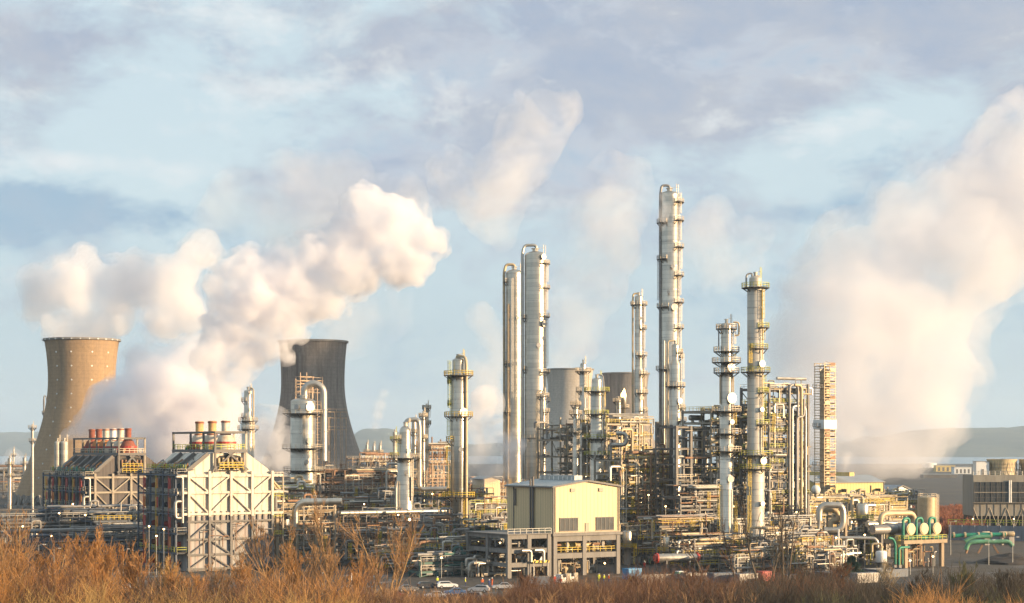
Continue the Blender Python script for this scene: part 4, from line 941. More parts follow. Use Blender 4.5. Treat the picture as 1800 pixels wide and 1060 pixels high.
for sg in (0, 1):
    mb = MB(); mb.tube([q2(3 + sg * 3.4, -1.2, 6.2), q2(5.5 + sg * 3.4, -1.2, 6.2), q2(5.5 + sg * 3.4, -1.2, 3.6)], .42, 10); mb.build('bent_pipe', 'pipe_silver', wf, True)
bar_ = thing('striped_barrier', 'black and yellow striped barrier with white triangle under the concrete frame', 'barrier', q2(8.3, -1.1, 3.2)); cN = q2(8.3, -1.1, 3.6)
mb = MB(); mb.box(cN, 4.4, .12, .55); mb.build('board', 'rail_yellow', bar_)
mb = MB()
for i in range(4):
    c = cN + U * (-1.7 + i * 1.15) - W * .08; mb.add([c + U * a + Z * b - W * d for d in (0, .03) for a, b in ((-.35, -.27), (.05, -.27), (.35, .27), (-.05, .27))], [(0, 1, 2, 3), (7, 6, 5, 4), (0, 4, 5, 1), (1, 5, 6, 2), (2, 6, 7, 3), (3, 7, 4, 0)])
mb.build('stripes', 'black', bar_)
c = cN + Z * .62 - W * .1; mb = MB(); mb.add([c + U * a + Z * b - W * d for d in (0, .05) for a, b in ((-.5, -.3), (.5, -.3), (0, .55))], [(0, 1, 2), (5, 4, 3), (0, 3, 4, 1), (1, 4, 5, 2), (2, 5, 3, 0)]); mb.build('triangle_sign', 'white_paint', bar_)
for sg in (-1.9, 1.9): 
    mb = MB(); mb.bar(cN + U * sg + W * .12 - Z * 3.6, cN + U * sg + W * .12 + Z * .2, .12, .12); mb.build('post', 'rail_grey', bar_)

# background halls
U, W = W, -U                                               # this hall shows its long side, ridge parallel to the fronts
hall, qh = gable_shed('long yellow lit hall with grey roof behind the exchanger pipework', Gd(1553, 4.4), 17, 36, 0, zz(847, 4.4), zz(836, 4.4), 'hall_yellow', 'hall_roof', monitor=False, name='process_hall', cat='hall')
mb = MB(); mb.box(qh(8.5, 21, zz(836, 4.4) + .75), 2.6, 26, 1.5); mb.build('ridge_monitor', 'hall_yellow', hall)
for b in (4, 13, 22, 31): mb = MB(); mb.box(qh(-.08, b, zz(847, 4.4) - 3.2), .14, 5, 1.3); mb.build('strip_window', 'dark_louver', hall)
U, W = -W, U
gable_shed('small cream hut behind the drifting steam at the twin column feet', Gd(851, 5.1), 6.5, 8, 0, zz(842, 5.1), zz(838, 5.1), 'shed_cream', 'shed_roof', monitor=False, name='process_hut', cat='hut')
gable_shed('low blue grey roofed shed right of the yellow hall', Gd(1568, 4.3), 11, 9, 0, zz(862, 4.3), zz(854, 4.3), 'white_paint', 'hall_roof', monitor=False, name='store_shed', cat='shed')
PIPES = ['pipe_silver', 'pipe_silver', 'pipe_cream', 'pipe_grey', 'pipe_grey', 'pipe_rust']
def block(label, px, s, wa, db, levels, bay=6., seed=0, steel='steel', rail='rail_cream', npipe=20, nvert=8, nves=3, deck=.7, brace=.5, col_w=.42, nb=2, pipes=None, name='process_structure', cat='steel structure', group=None, tall=None, ladder='rail_yellow', slim=1., box=True, base=0.):
    rr = random.Random(seed); O = Gd(px, s); q = lambda a, b, z: O + U * a + W * b + Z * z
    pal = pipes or PIPES
    t = thing(name, label, cat, O, group)
    na = max(1, round(wa / bay)); A = [wa * i / na for i in range(na + 1)]; B = [db * j / (nb - 1) for j in range(nb)]
    levels = [zz(y, s) if y > 60 else y for y in levels]; top = levels[-1]
    for a in A:
        for b in B:
            h = top + rr.choice([0, .3, 1.2]) + .1
            if tall and rr.random() < .35: h += rr.uniform(1, tall)
            mb = MB(); mb.box(q(a, b, h / 2 + rr.uniform(0, .01)), col_w, col_w * 1.05, h); mb.build('stanchion', steel, t)
    for z in levels:
        for b in B:
            mb = MB(); mb.ibeam(q(-.3, b, z - .3), q(wa + .3, b, z - .3), col_w * .9, .55); mb.build('girder', steel, t)
        for a in A:
            mb = MB(); mb.bar(q(a, -.3, z - .3), q(a, db + .3, z - .3), col_w * .7, .42); mb.build('cross_beam', steel, t)
        a = 0
        while a < wa - 1:
            L = min(wa - a, bay * rr.choice([1, 2]))
            if rr.random() < deck:
                mb = MB(); mb.box(q(a + L / 2, db / 2, z + .06), L - .08, db + .9, .1); dk = mb.build('deck', 'grating', t)
                mb = MB(); pts = [q(a, db + .4, z + .1), q(a, -.42, z + .1), q(a + L, -.42, z + .1), q(a + L, db + .4, z + .1)]; mb.rails(pts[0 if rr.random() < .5 else 1:], 1.15, .055 * slim, 1.7); mb.build('railing', rail if rr.random() < .8 else 'rail_grey', dk)
            a += L
    zs = [0] + levels
    for i in range(na):
        for k in range(len(zs) - 1):
            if rr.random() < brace:
                b = rr.choice(B); z0, z1 = zs[k] + .1, zs[k + 1] - .6; mb = MB(); m_ = rr.random()
                if m_ < .5: mb.bar(q(A[i], b, z0), q(A[i + 1], b, z1), .18, .18); mb.build('brace', steel, t)
                else: mb.bar(q(A[i], b, z1), q((A[i] + A[i + 1]) / 2, b, z0), .18, .18); mb.bar(q(A[i + 1], b, z1), q((A[i] + A[i + 1]) / 2, b, z0), .18, .18); mb.build('brace', steel, t)
    for i in range(npipe):
        k = rr.randrange(len(levels)); z = levels[k] + rr.choice([.4, .7, 1.1, 1.6, 2.2, 2.8]) - (3 if rr.random() < .3 else 0); r = rr.choice([.1, .14, .18, .22, .3, .38]) * slim
        if z < .5: z = .6
        b = rr.uniform(-.2, db) if rr.random() < .6 else rr.uniform(-.6, .5); a0 = rr.uniform(-.8, wa * .55); a1 = min(wa + .8, a0 + rr.uniform(.25, 1.) * wa)
        pts = [q(a0, b, z), q(a1, b, z)]
        if rr.random() < .55: pts.append(q(a1, b, z + rr.choice([-3.2, -2.2, 1.6, 2.6])))
        if rr.random() < .4: pts.insert(0, q(a0, b + rr.uniform(1, 3), z))
        if rr.random() < .25: 
            am = (a0 + a1) / 2; pts[-1:] = [q(am, b, z), q(am, b, z + 1.5), q(am + 2., b, z + 1.5), q(am + 2., b, z), q(max(a1, am + 3), b, z)]
        mb = MB(); mb.tube(pts, r, 8); mb.build('pipe', rr.choice(pal), t, True)
    for i in range(nvert):
        a = rr.uniform(0, wa); b = rr.uniform(-.7, .6) if rr.random() < .65 else rr.uniform(0, db); z0 = rr.choice(zs[:-1]) + .2; z1 = rr.choice([x for x in levels if x > z0]) + rr.uniform(-1., 2.5); r = rr.choice([.12, .16, .22, .3, .4]) * slim
        pts = [q(a, b, z0), q(a, b, z1)]
        if rr.random() < .7: da = rr.choice([-1, 1]) * rr.uniform(1.2, 5); pts += [q(a + da, b, z1)]
        if len(pts) > 2 and rr.random() < .6: pts += [pts[-1] - Z * rr.uniform(1.5, max(2, (z1 - z0) * .7))]
        mb = MB(); mb.tube(pts, r, 8); mb.build('riser_pipe', rr.choice(pal), t, True)
    for i in range(nves):
        z = rr.choice([0] + levels[:-1]) + .12; a, b = rr.uniform(1.5, max(1.6, wa - 1.5)), rr.uniform(.8, max(.9, db - .8)); k = rr.random(); mm = rr.choice(['pipe_silver', 'pipe_cream', 'clad_dull', 'pipe_grey', 'clad'])
        mb = MB()
        if k < .5:
            L = rr.uniform(.9, 2.4); r = rr.uniform(.5, 1.); mb.drum(q(a - L, b, z + r + .5), q(a + L, b, z + r + .5), r, 14)
            for sg in (-.6, .6): mb.box(q(a + L * sg, b, z + .25 + r * .2), .3, r * 1.4, .5 + r * .4)
            mb.build('drum', mm, t, True)
        elif k < .8:
            h = rr.uniform(1.6, 3.2); r = rr.uniform(.4, .9); mb.drum(q(a, b, z + .9), q(a, b, z + .9 + h), r, 14)
            for an in range(4): mb.bar(q(a, b, z) + (U * math.cos(an * 1.57) + W * math.sin(an * 1.57)) * r * .8, q(a, b, z + 1.1) + (U * math.cos(an * 1.57) + W * math.sin(an * 1.57)) * r * .8, .14, .14)
            mb.build('pot', mm, t, True)
        else:
            mb.box(q(a, b, z + .75), rr.uniform(.8, 1.8), .6, 1.5); mb.build('cabinet', rr.choice(['steel_light', 'white_paint', 'pipe_grey']), t)
    for i in range(max(3, npipe // 3)):
        z = rr.choice([0] + levels[:-1] + levels) + .1; a, b = rr.uniform(0, wa), rr.uniform(-.3, db); h = rr.uniform(.5, 1.4); mb = MB()
        mb.cyl(q(a, b, z), q(a, b, z + h), .1, n=6); mb.sphere(q(a, b, z + h * .6), .24, 8, 5); mb.cyl(q(a, b, z + h), q(a, b, z + h + .06), .32, n=10); mb.build('valve', rr.choice(['pipe_grey', 'steel_light', 'green_paint', 'red_paint', 'pipe_rust', 'pipe_silver', 'rail_yellow']), t, True)
    for k, z in enumerate(levels):
        if rr.random() < .55: mb = MB(); a0 = wa * rr.choice([0, 0, .3]); mb.rails([q(a0, -.5, z + .1), q(wa * rr.choice([1, 1, .7]), -.5, z + .1)], 1.15, .05, 1.5); mb.build('handrail', rail, t)
        if rr.random() < .6: mb = MB(); zt_ = z - rr.uniform(.7, 1.4); mb.box(q(wa / 2, -.35, zt_), wa * rr.uniform(.6, 1.), .35, .14); mb.build('cable_tray', 'steel_light', t)
    for i in range(npipe // 2):
        a, b = rr.uniform(0, wa), rr.uniform(-.6, .3); z0 = rr.choice(zs[:-1]); h = rr.uniform(1.5, 6); mb = MB(); pts = [q(a, b, z0 + .1), q(a, b, min(top + 1.5, z0 + h))]
        if rr.random() < .5: pts.append(q(min(wa, a + rr.uniform(.8, 3)), b, pts[-1].z))
        mb.tube(pts, .07 * slim, 6); mb.build('conduit', rr.choice(['pipe_cream', 'steel_light', 'rail_yellow', 'pipe_silver', 'pipe_rust']), t, True)
    if ladder:
        for i in range(max(2, int(wa / 6))):
            k = rr.randrange(len(zs) - 1); a = rr.uniform(0, wa); mb = MB(); mb.ladder(q(a, -.55, 0), zs[k] + .1, zs[k + 1] + 1.1, -W); mb.build('ladder', ladder, t)
    return t, q
def scaffold(label, px, s, wa, db, z0, z1, seed, paint='pipe_rust', board=.5, drop=.12, back=0.):
    rr = random.Random(seed); O = Gd(px, s) + W * back; q = lambda a, b, z: O + U * a + W * b + Z * z
    t = thing('scaffold', label, 'scaffolding', O); na, nz = max(1, round(wa / 2.1)), max(1, round((z1 - z0) / 2.))
    A = [wa * i / na for i in range(na + 1)]
    for a in A:
        mb = MB()
        for b in (0, db):
            zt = z1 + rr.choice([-2, 0, 0, .9, 1.4]); mb.bar(q(a, b, z0), q(a, b, zt), .17, .17)
        mb.build('standard', paint, t)
    for k in range(1, nz + 1):
        z = z0 + (z1 - z0) * k / nz
        if rr.random() < drop: continue
        mb = MB()
        for b in (0, db):
            mb.bar(q(-.4, b, z), q(wa + .4, b, z), .16, .16)
            if rr.random() < .7: mb.bar(q(-.3, b, z + 1.), q(wa + .3, b, z + 1.), .1, .1)
        for a in A: mb.bar(q(a, -.3, z + .08), q(a, db + .3, z + .08), .1, .1)
        lg = mb.build('ledger', paint, t)
        if rr.random() < board:
            a0 = rr.choice(A[:-1]); a1 = min(wa, a0 + rr.choice([2.1, 4.2, 8.4])); mb = MB(); mb.box(q((a0 + a1) / 2, db / 2, z + .14), a1 - a0, db * .9, .06); mb.build('board', 'concrete_tan', lg)
    mb = MB()
    for i in range(na):
        if rr.random() < .5: k = rr.randrange(nz); h = (z1 - z0) / nz; mb.bar(q(A[i], -.05, z0 + h * k), q(A[i + 1], -.05, z0 + h * (k + 1)), .06, .06)
    mb.build('diagonal', paint, t)
    return t
def pipe_bank(label, px, s, wa, z, n, rad, m, supports=True, back=0., gap=.75, steel='steel', seed=0, loops=0):
    """a bundle of straight pipes on trestles"""
    rr = random.Random(seed); O = Gd(px, s) + W * back; q = lambda a, b, zz_: O + U * a + W * b + Z * zz_
    t = thing('pipe_bank', label, 'pipes', O)
    for i in range(n):
        r = rad * rr.uniform(.6, 1.15); mb = MB(); pts = [q(0, i * gap, z + r), q(wa, i * gap, z + r)]
        if i < loops: a = wa * rr.uniform(.3, .6); pts[1:1] = [q(a, i * gap, z + r), q(a, i * gap, z + r + 2.4), q(a + 3.5, i * gap, z + r + 2.4), q(a + 3.5, i * gap, z + r)]
        mb.tube(pts, r, 10); p = mb.build('pipe', m if isinstance(m, str) else rr.choice(m), t, True)
        mb = MB(); a = rr.uniform(1, 4)
        while a < wa: mb.cyl(q(a, i * gap, z + r), q(a + .16, i * gap, z + r), r * 1.22, n=10); a += rr.uniform(6, 12)
        mb.build('flange', 'pipe_grey', p)
    if supports:
        a = .8
        while a < wa:
            mb = MB(); mb.bar(q(a, -.5, z - .17), q(a, gap * n, z - .17), .3, .3)
            for b in (-.2, gap * n - .3): mb.bar(q(a, b, 0), q(a, b, z - .33), .3, .3)
            mb.build('trestle', steel, t); a += 7
    return t, q
mat('scaffold_tube', (.50, .36, .24), .6, .1, .3, .6, (.25, .12, .07), .4)
mat('earth_dark', (.045, .036, .03), .95, 0, .35, .8, bump=.5)
mat('wall_blue', (.20, .22, .26), .85, 0, .15, .4, (.12, .11, .10), .5, True)
# ------------------------------------------------------------------ steel structures of the plant, back to front
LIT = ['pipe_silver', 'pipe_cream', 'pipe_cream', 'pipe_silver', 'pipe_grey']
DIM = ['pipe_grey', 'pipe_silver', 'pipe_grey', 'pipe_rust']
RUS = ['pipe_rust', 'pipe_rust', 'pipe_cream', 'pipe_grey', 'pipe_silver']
# far background
block('hazy low process unit at the far left beyond the tan tower', -20, 3.0, 36, 12, [862, 850, 838, 826], seed=1, npipe=18, nvert=10, rail='rail_grey', slim=1.4)
block('distant process unit with pipework between the sooty tower and swan neck vessel', 632, 3.7, 30, 14, [875, 850, 826, 806], seed=2, npipe=24, nvert=16, nves=4, steel='steel_rust', slim=1.4, tall=5)
block('distant rusty process unit behind the swan neck pipe and slim columns', 738, 4.6, 16, 12, [890, 866, 840, 815, 790], seed=3, npipe=24, nvert=14, steel='steel_rust', pipes=RUS, slim=1.3, tall=4)
block('low pipework unit seen through drifting steam left of the cream hut', 826, 4.9, 20, 10, [905, 885, 868, 850], seed=4, npipe=26, nvert=14, steel='steel_rust', pipes=RUS, slim=1.2, tall=3)
# behind the furnaces and left centre
block('low pipework gallery tucked between the two furnaces', 262, 5.4, 12, 12, [880, 860, 838], seed=5, npipe=14, nvert=8, steel='steel_light', pipes=LIT)
block('pipework unit with lime rails just right of the white furnace', 478, 6.6, 12, 11, [935, 905, 880, 862], seed=6, npipe=26, nvert=14, rail='rail_lime', steel='steel_rust', pipes=LIT, slim=1.1)
block('dense rusty pipework unit under scaffolding right of the huge shaded vessel', 556, 5.5, 34, 16, [925, 905, 886, 866, 846, 828], seed=7, npipe=70, nvert=34, nves=10, steel='steel_rust', pipes=RUS, rail='rail_cream', brace=.4, deck=.8, slim=1.15, tall=2)
block('lower rust brown pipework tier in front of the dense scaffolded unit', 590, 5.9, 30, 9, [935, 912, 892], seed=8, npipe=40, nvert=16, steel='steel_rust', pipes=RUS, slim=1.1)
block('small unit of vessels and rails at the foot of the swan neck vessel', 676, 6.0, 22, 10, [942, 918, 896, 872], seed=9, npipe=34, nvert=18, nves=6, steel='steel', pipes=DIM, rail='rail_yellow', slim=1.1, tall=2)
scaffold('tall rusty scaffold wrapped around the arched pipe of the huge shaded vessel', 540, 5.35, 7.5, 5, 12, zz(668, 5.35), 31, paint='scaffold_tube', back=4)
scaffold('stepped cream scaffold between the arched pipe and the sooty tower', 578, 5.3, 6.4, 3, 10, zz(724, 5.3), 32, paint='scaffold_tube', drop=.2)
scaffold('low wide scaffold across the top of the dense rusty pipework unit', 620, 5.4, 36, 3, 14, zz(812, 5.4), 33, paint='scaffold_tube', board=.7)
scaffold('little scaffold cage over the head of the huge shaded vessel', 528, 5.45, 4.5, 3, zz(700, 5.45), zz(662, 5.45), 34, paint='scaffold_tube', board=.2)
# centre, behind the shed
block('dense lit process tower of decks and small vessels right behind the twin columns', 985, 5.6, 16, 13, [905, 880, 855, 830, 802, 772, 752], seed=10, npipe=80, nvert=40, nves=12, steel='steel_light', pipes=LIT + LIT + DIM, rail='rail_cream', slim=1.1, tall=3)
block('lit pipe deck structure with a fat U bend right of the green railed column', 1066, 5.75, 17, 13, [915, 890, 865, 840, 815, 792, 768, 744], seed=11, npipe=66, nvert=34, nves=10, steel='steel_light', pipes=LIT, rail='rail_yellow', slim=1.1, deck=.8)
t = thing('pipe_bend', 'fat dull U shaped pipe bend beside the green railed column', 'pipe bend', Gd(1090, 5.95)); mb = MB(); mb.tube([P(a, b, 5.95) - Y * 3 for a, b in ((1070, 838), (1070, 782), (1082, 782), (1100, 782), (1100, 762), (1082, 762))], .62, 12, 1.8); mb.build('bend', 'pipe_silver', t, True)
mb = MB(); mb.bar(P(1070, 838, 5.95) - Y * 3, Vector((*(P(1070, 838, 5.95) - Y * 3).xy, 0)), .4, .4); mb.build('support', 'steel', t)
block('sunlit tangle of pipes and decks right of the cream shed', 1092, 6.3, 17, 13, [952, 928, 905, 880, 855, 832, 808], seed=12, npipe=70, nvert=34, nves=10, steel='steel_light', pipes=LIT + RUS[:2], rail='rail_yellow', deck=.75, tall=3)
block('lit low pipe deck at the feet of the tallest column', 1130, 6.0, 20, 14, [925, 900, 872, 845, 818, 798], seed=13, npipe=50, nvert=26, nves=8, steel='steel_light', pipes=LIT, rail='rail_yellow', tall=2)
scaffold('rusty scaffold tower inside the sunlit pipe tangle beside the cream shed', 1122, 6.3, 9, 3, 0, zz(868, 6.3), 35, paint='pipe_rust', board=.6)
scaffold('red brown scaffold over the two small lit vessels by the silver drum', 1160, 6.75, 7, 3, 0, zz(925, 6.75), 36, paint='pipe_rust', board=.7)
# open grey portal frame
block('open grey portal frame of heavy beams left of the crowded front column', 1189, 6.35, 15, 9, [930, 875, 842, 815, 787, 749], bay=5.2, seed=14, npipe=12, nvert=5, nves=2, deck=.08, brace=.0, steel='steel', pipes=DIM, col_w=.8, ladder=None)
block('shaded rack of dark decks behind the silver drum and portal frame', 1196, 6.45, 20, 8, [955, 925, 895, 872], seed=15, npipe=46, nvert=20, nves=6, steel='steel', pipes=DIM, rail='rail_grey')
block('yellow railed lit decks between the crowded column and the flared skirt column', 1250, 6.3, 15, 13, [950, 920, 890, 862, 830, 800, 772, 742, 722], seed=16, npipe=85, nvert=30, nves=10, steel='steel_light', pipes=LIT, rail='rail_yellow', deck=.85, slim=1.1)
tt, qf = block('tall dark steel frame with silver downpipes right of the flared skirt column', 1352, 6.4, 14, 12, [955, 925, 897, 870, 843, 815, 788, 760, 735, 709, 682], bay=6.5, seed=17, npipe=90, nvert=26, nves=12, steel='steel', pipes=LIT + ['pipe_grey'], rail='rail_lime', deck=.75, brace=.35, col_w=.6, slim=1.1)
for k, (pts, r) in enumerate((([(7.4, 0), (7.4, 41), (11.6, 41), (12.2, 40), (12.2, 8)], .42), ([(6.2, 0), (6.2, 52), (9.2, 52), (9.2, 12)], .36), ([(10.3, 0), (10.3, 53), (7.8, 53)], .4), ([(8.4, 6), (8.4, 38), (11., 38), (11., 43)], .34))):
    mb = MB(); mb.tube([qf(a, -1.0 - .25 * k, min(z, zz(676, 6.4))) for a, z in pts], r, 10, 1.2); mb.build('downpipe', ('pipe_silver', 'pipe_grey', 'pipe_cream', 'pipe_grey')[k], tt, True)
block('stair and deck bay behind the flared skirt column', 1300, 6.15, 12, 10, [930, 900, 868, 836, 806, 776, 748, 724], seed=18, npipe=46, nvert=20, nves=8, steel='steel_light', pipes=LIT, rail='rail_yellow', deck=.8, slim=1.1)
# scaffolded column
c = Gd(1450, 4.6); sc_ = thing('scaffolded_tower', 'slim tower boxed in cream scaffolding with a white wrapped belt', 'column', c)
mb = MB(); mb.lathe(c, [(1.7, 0), (1.7, zz(652, 4.6)), (.4, zz(646, 4.6))], 18); mb.build('shell', 'pipe_cream', sc_, True)
rr = random.Random(61); zt = zz(641, 4.6); hw = 2.7
for sa in (-1, 0, 1):
    for sb in (-1, 1):
        mb = MB(); mb.bar(c + U * hw * sa + W * hw * sb, c + U * hw * sa + W * hw * sb + Z * (zt + rr.uniform(0, 1.2)), .22, .22); mb.build('standard', 'pipe_cream', sc_)
z = 2.; k = 0
while z < zt:
    mb = MB(); w = hw + .25; cs = [c + U * w * i + W * w * j + Z * z for i, j in ((-1, -1), (1, -1), (1, 1), (-1, 1))]
    for a, b in zip(cs, cs[1:] + cs[:1]):
        mb.bar(a, b, .2, .2); mb.bar(a + Z, b + Z, .14, .14)
    lg = mb.build('ledger', 'pipe_cream', sc_)
    mb = MB(); mb.box(c + Z * (z + .1) + U * rr.uniform(-.2, .2), 2 * hw, 2 * hw, .1); mb.build('board', 'concrete_tan', lg)
    if rr.random() < .7: mb = MB(); i = rr.choice([-1, 0]); mb.box(c + Z * (z + .75) + U * (i + .5) * hw - W * (hw + .3), hw * .9, .06, 1.1); mb.box(c + Z * (z + .4) + U * (hw + .3), .06, hw * 1.6, .5); mb.build('toe_board', rr.choice(['concrete_tan', 'pipe_cream', 'pipe_rust']), lg)
    if rr.random() < .6: mb = MB(); mb.bar(cs[0], cs[1] + Z * 2.1, .16, .16) if k % 2 else mb.bar(cs[1], cs[2] + Z * 2.1, .16, .16); mb.build('diagonal', 'pipe_cream', lg)
    if k % 7 == 3: mb = MB(); mb.box(c + Z * (z + .1) - U * 3.6, 3.2, 2.6, .2); mb.rails([c + Z * (z + .2) - U * 2.2 - W * 1.2, c + Z * (z + .2) - U * 5.1 - W * 1.2, c + Z * (z + .2) - U * 5.1 + W * 1.2], 1.1, .08, 1.5); mb.build('side_platform', 'steel', sc_)
    z += 2.1; k += 1
mb = MB(); z0, z1 = zz(754, 4.6), zz(738, 4.6); w = hw + .45
mb.box(c + Z * (z0 + z1) / 2, 2 * w, 2 * w, z1 - z0); mb.build('sheeting_belt', 'white_paint', sc_)
# long rack on the right
block('long lit pipe rack with a heavy cream beam running right from the tall frame', 1400, 5.9, 44, 8, [932, 915, 904, 893], seed=19, npipe=80, nvert=34, nves=10, steel='concrete_tan', pipes=LIT, rail='rail_yellow', deck=.9, col_w=.6, brace=.15)
block('yellow railed low pipe unit in front of the yellow hall', 1400, 5.1, 46, 9, [910, 897, 885], seed=20, npipe=60, nvert=30, nves=10, steel='steel_light', pipes=LIT, rail='rail_yellow', slim=1.2)
block('dim crowded ground floor pipework below the flared skirt column and tall frame', 1290, 7.0, 30, 8, [975, 950, 925], seed=21, npipe=56, nvert=24, nves=8, steel='steel', pipes=DIM + LIT[:2], rail='rail_grey')
block('pipe and pump unit between the silver loop and exchanger platform', 1490, 6.6, 15, 8, [960, 935, 908, 886], seed=22, npipe=40, nvert=20, nves=6, steel='steel_light', pipes=LIT, rail='rail_yellow', slim=1.1)
# left dark racks
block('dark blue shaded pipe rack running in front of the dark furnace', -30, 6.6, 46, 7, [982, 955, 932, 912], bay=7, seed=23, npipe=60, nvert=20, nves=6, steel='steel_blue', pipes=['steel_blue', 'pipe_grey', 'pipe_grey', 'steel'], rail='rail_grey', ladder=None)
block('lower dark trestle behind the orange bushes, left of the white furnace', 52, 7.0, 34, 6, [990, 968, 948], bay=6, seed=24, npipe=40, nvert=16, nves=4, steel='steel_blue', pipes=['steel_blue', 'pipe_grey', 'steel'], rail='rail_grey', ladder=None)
pipe_bank('pair of fat lit pipes passing left of the dark furnace', -40, 5.6, 28, zz(910, 5.6), 3, .75, 'pipe_cream', seed=1, gap=1.9)
pipe_bank('bundle of dull blue pipes along the front of the dark rack', 20, 6.9, 34, zz(938, 6.9), 5, .5, ['pipe_grey', 'steel_blue'], seed=2, steel='steel_blue', gap=1.1)
# centre front racks
pipe_bank('long fat silver pipe on trestles left of the front looping column', 598, 6.5, 33, zz(906, 6.5), 2, .85, 'pipe_silver', seed=3, gap=2.)
pipe_bank('bundle of thin grey pipes beneath the long fat silver pipe', 600, 6.7, 32, zz(935, 6.7), 9, .26, DIM, seed=4, gap=.6)
tb, qc = block('tan concrete pipe rack behind the bare trees right of the white furnace', 487, 7.0, 16, 8, [985, 952, 925, 897], bay=5.2, seed=25, npipe=36, nvert=12, nves=5, steel='concrete_tan', pipes=LIT + ['pipe_rust'], rail='rail_cream', col_w=.8, deck=.35, brace=.1)
t = thing('pipe_line', 'fat pale pipe with a rounded end lying on the tan concrete rack', 'pipe', Gd(528, 7.1)); mb = MB(); mb.tube([P(a, b, 7.1) - Y * 1.5 for a, b in ((520, 925), (520, 893), (532, 882), (602, 881))], .85, 12, 2.); mb.build('pipe', 'clad', t, True)
for px in (535, 565, 590): mb = MB(); p = P(px, 889, 7.1) - Y * 1.5; mb.bar(p, Vector((p.x, p.y, .0)), .3, .3); mb.build('support', 'steel_light', t)
block('shaded pump rows with green painted frames left of the front looping column', 724, 7.35, 13, 9, [990, 968, 945, 918], seed=26, npipe=44, nvert=20, nves=9, steel='steel', pipes=DIM, rail='rail_lime', deck=.8)
block('low grey pipe trestle by the car park before the front looping column', 738, 7.75, 17, 5, [1004, 988], bay=4, seed=27, npipe=30, nvert=14, nves=5, steel='steel_teal', pipes=['pipe_grey', 'pipe_grey', 'pipe_silver', 'steel_teal', 'steel'], rail='rail_grey', ladder=None, deck=.8)
block('grey pipe unit with green legs between the looping column and concrete frame', 828, 7.2, 9, 8, [985, 958, 930], seed=28, npipe=30, nvert=16, nves=4, steel='steel_teal', pipes=['pipe_silver', 'pipe_grey', 'steel', 'steel_teal'], rail='rail_grey', deck=.7)
block('dark decked pump house with lime rails at the left of the cream shed', 824, 6.6, 13, 9, [960, 930, 905, 888], seed=29, npipe=40, nvert=16, nves=6, steel='concrete', pipes=DIM, rail='rail_lime', col_w=.7, deck=.95)
block('white handrail gantry at ground level left of the concrete frame', 828, 7.75, 9, 4, [1000], bay=3, seed=30, npipe=10, nvert=8, nves=2, steel='steel_light', pipes=['pipe_grey', 'pipe_silver'], rail='rail_cream', ladder=None)

block('broad shaded rack of grey pipes between the tan rack and the front looping column', 596, 6.35, 36, 9, [950, 928, 908], seed=41, npipe=80, nvert=24, nves=8, steel='steel', pipes=DIM, rail='rail_grey', slim=.9)
block('dark two tier trestle behind the bare trees, below the long fat silver pipe', 604, 7.1, 26, 7, [985, 962, 942], seed=42, npipe=60, nvert=24, nves=8, steel='steel', pipes=DIM, rail='rail_grey', slim=.85)
block('brown shaded pipe unit between the huge vessel and the swan neck vessel', 606, 5.7, 26, 10, [930, 905, 884, 862, 842], seed=43, npipe=70, nvert=34, nves=10, steel='steel_rust', pipes=RUS, rail='rail_cream', slim=.95, tall=3)
block('shaded unit of pipes right behind the front looping column', 770, 6.1, 18, 9, [945, 920, 898, 876], seed=44, npipe=60, nvert=28, nves=8, steel='steel', pipes=DIM + RUS[:1], rail='rail_yellow', slim=.9, tall=2)
block('dark low racks at ground level between the flared skirt column and silver loop', 1345, 7.4, 16, 6, [988, 966, 945], seed=45, npipe=56, nvert=26, nves=8, steel='steel', pipes=DIM + LIT[:2], rail='rail_cream', slim=.85)
block('dim ground pipework between the blue container and the crowded column', 1120, 7.0, 26, 7, [975, 950, 925], seed=46, npipe=70, nvert=30, nves=8, steel='steel', pipes=DIM + ['pipe_rust', 'pipe_cream'], rail='rail_yellow', slim=.85)
block('dark pipework filling the ground behind the silver loop and small pumps', 1470, 7.1, 14, 6, [980, 955], seed=47, npipe=44, nvert=22, nves=6, steel='steel', pipes=DIM + LIT[:2], rail='rail_lime', slim=.85)
block('low hazy steel unit right of the yellow hall toward the tanks', 1560, 4.7, 16, 9, [905, 886, 872], seed=48, npipe=40, nvert=20, nves=6, steel='steel_light', pipes=LIT, rail='rail_yellow', slim=1.2, tall=3)
block('shadowed gallery of pipes below the dark furnace front', 160, 6.5, 16, 8, [965, 940, 915], seed=49, npipe=50, nvert=18, nves=5, steel='steel_blue', pipes=['steel_blue', 'pipe_grey', 'steel', 'pipe_silver'], rail='rail_yellow', slim=.9, ladder=None)
for lab, px, s, wa, db, lv, sd, st in (('low ground pipework with grey rails behind the car park, left of the blue container', 1010, 7.0, 12, 6, [985, 962], 51, 'steel'), ('low shaded pump row behind the grey palisade wall', 1200, 7.5, 20, 5, [996, 978, 962], 52, 'steel'),
        ('low pump row behind the slate containers and dark bare trees', 1290, 7.65, 17, 5, [1002, 985], 53, 'steel'), ('low skid of pipes in front of the tall steel frame', 1385, 7.6, 13, 5, [996, 975, 955], 54, 'steel_light'), ('low skid of pumps below the silver pipe loop', 1450, 7.75, 9, 4, [1000, 984], 55, 'steel'),
        ('low pipe sleepers left of the concrete frame by the car park', 770, 7.6, 15, 6, [1000, 982, 966], 56, 'steel'), ('low dark pipe sleepers between the bare trees and the looping column', 664, 7.5, 14, 6, [1000, 980], 58, 'steel')):
    block(lab, px, s, wa, db, lv, bay=4.5, seed=sd, npipe=54, nvert=26, nves=9, steel=st, pipes=DIM + LIT[:2], rail='rail_grey' if sd % 2 else 'rail_yellow', slim=.8, deck=.6, brace=.2, col_w=.3, ladder=None)
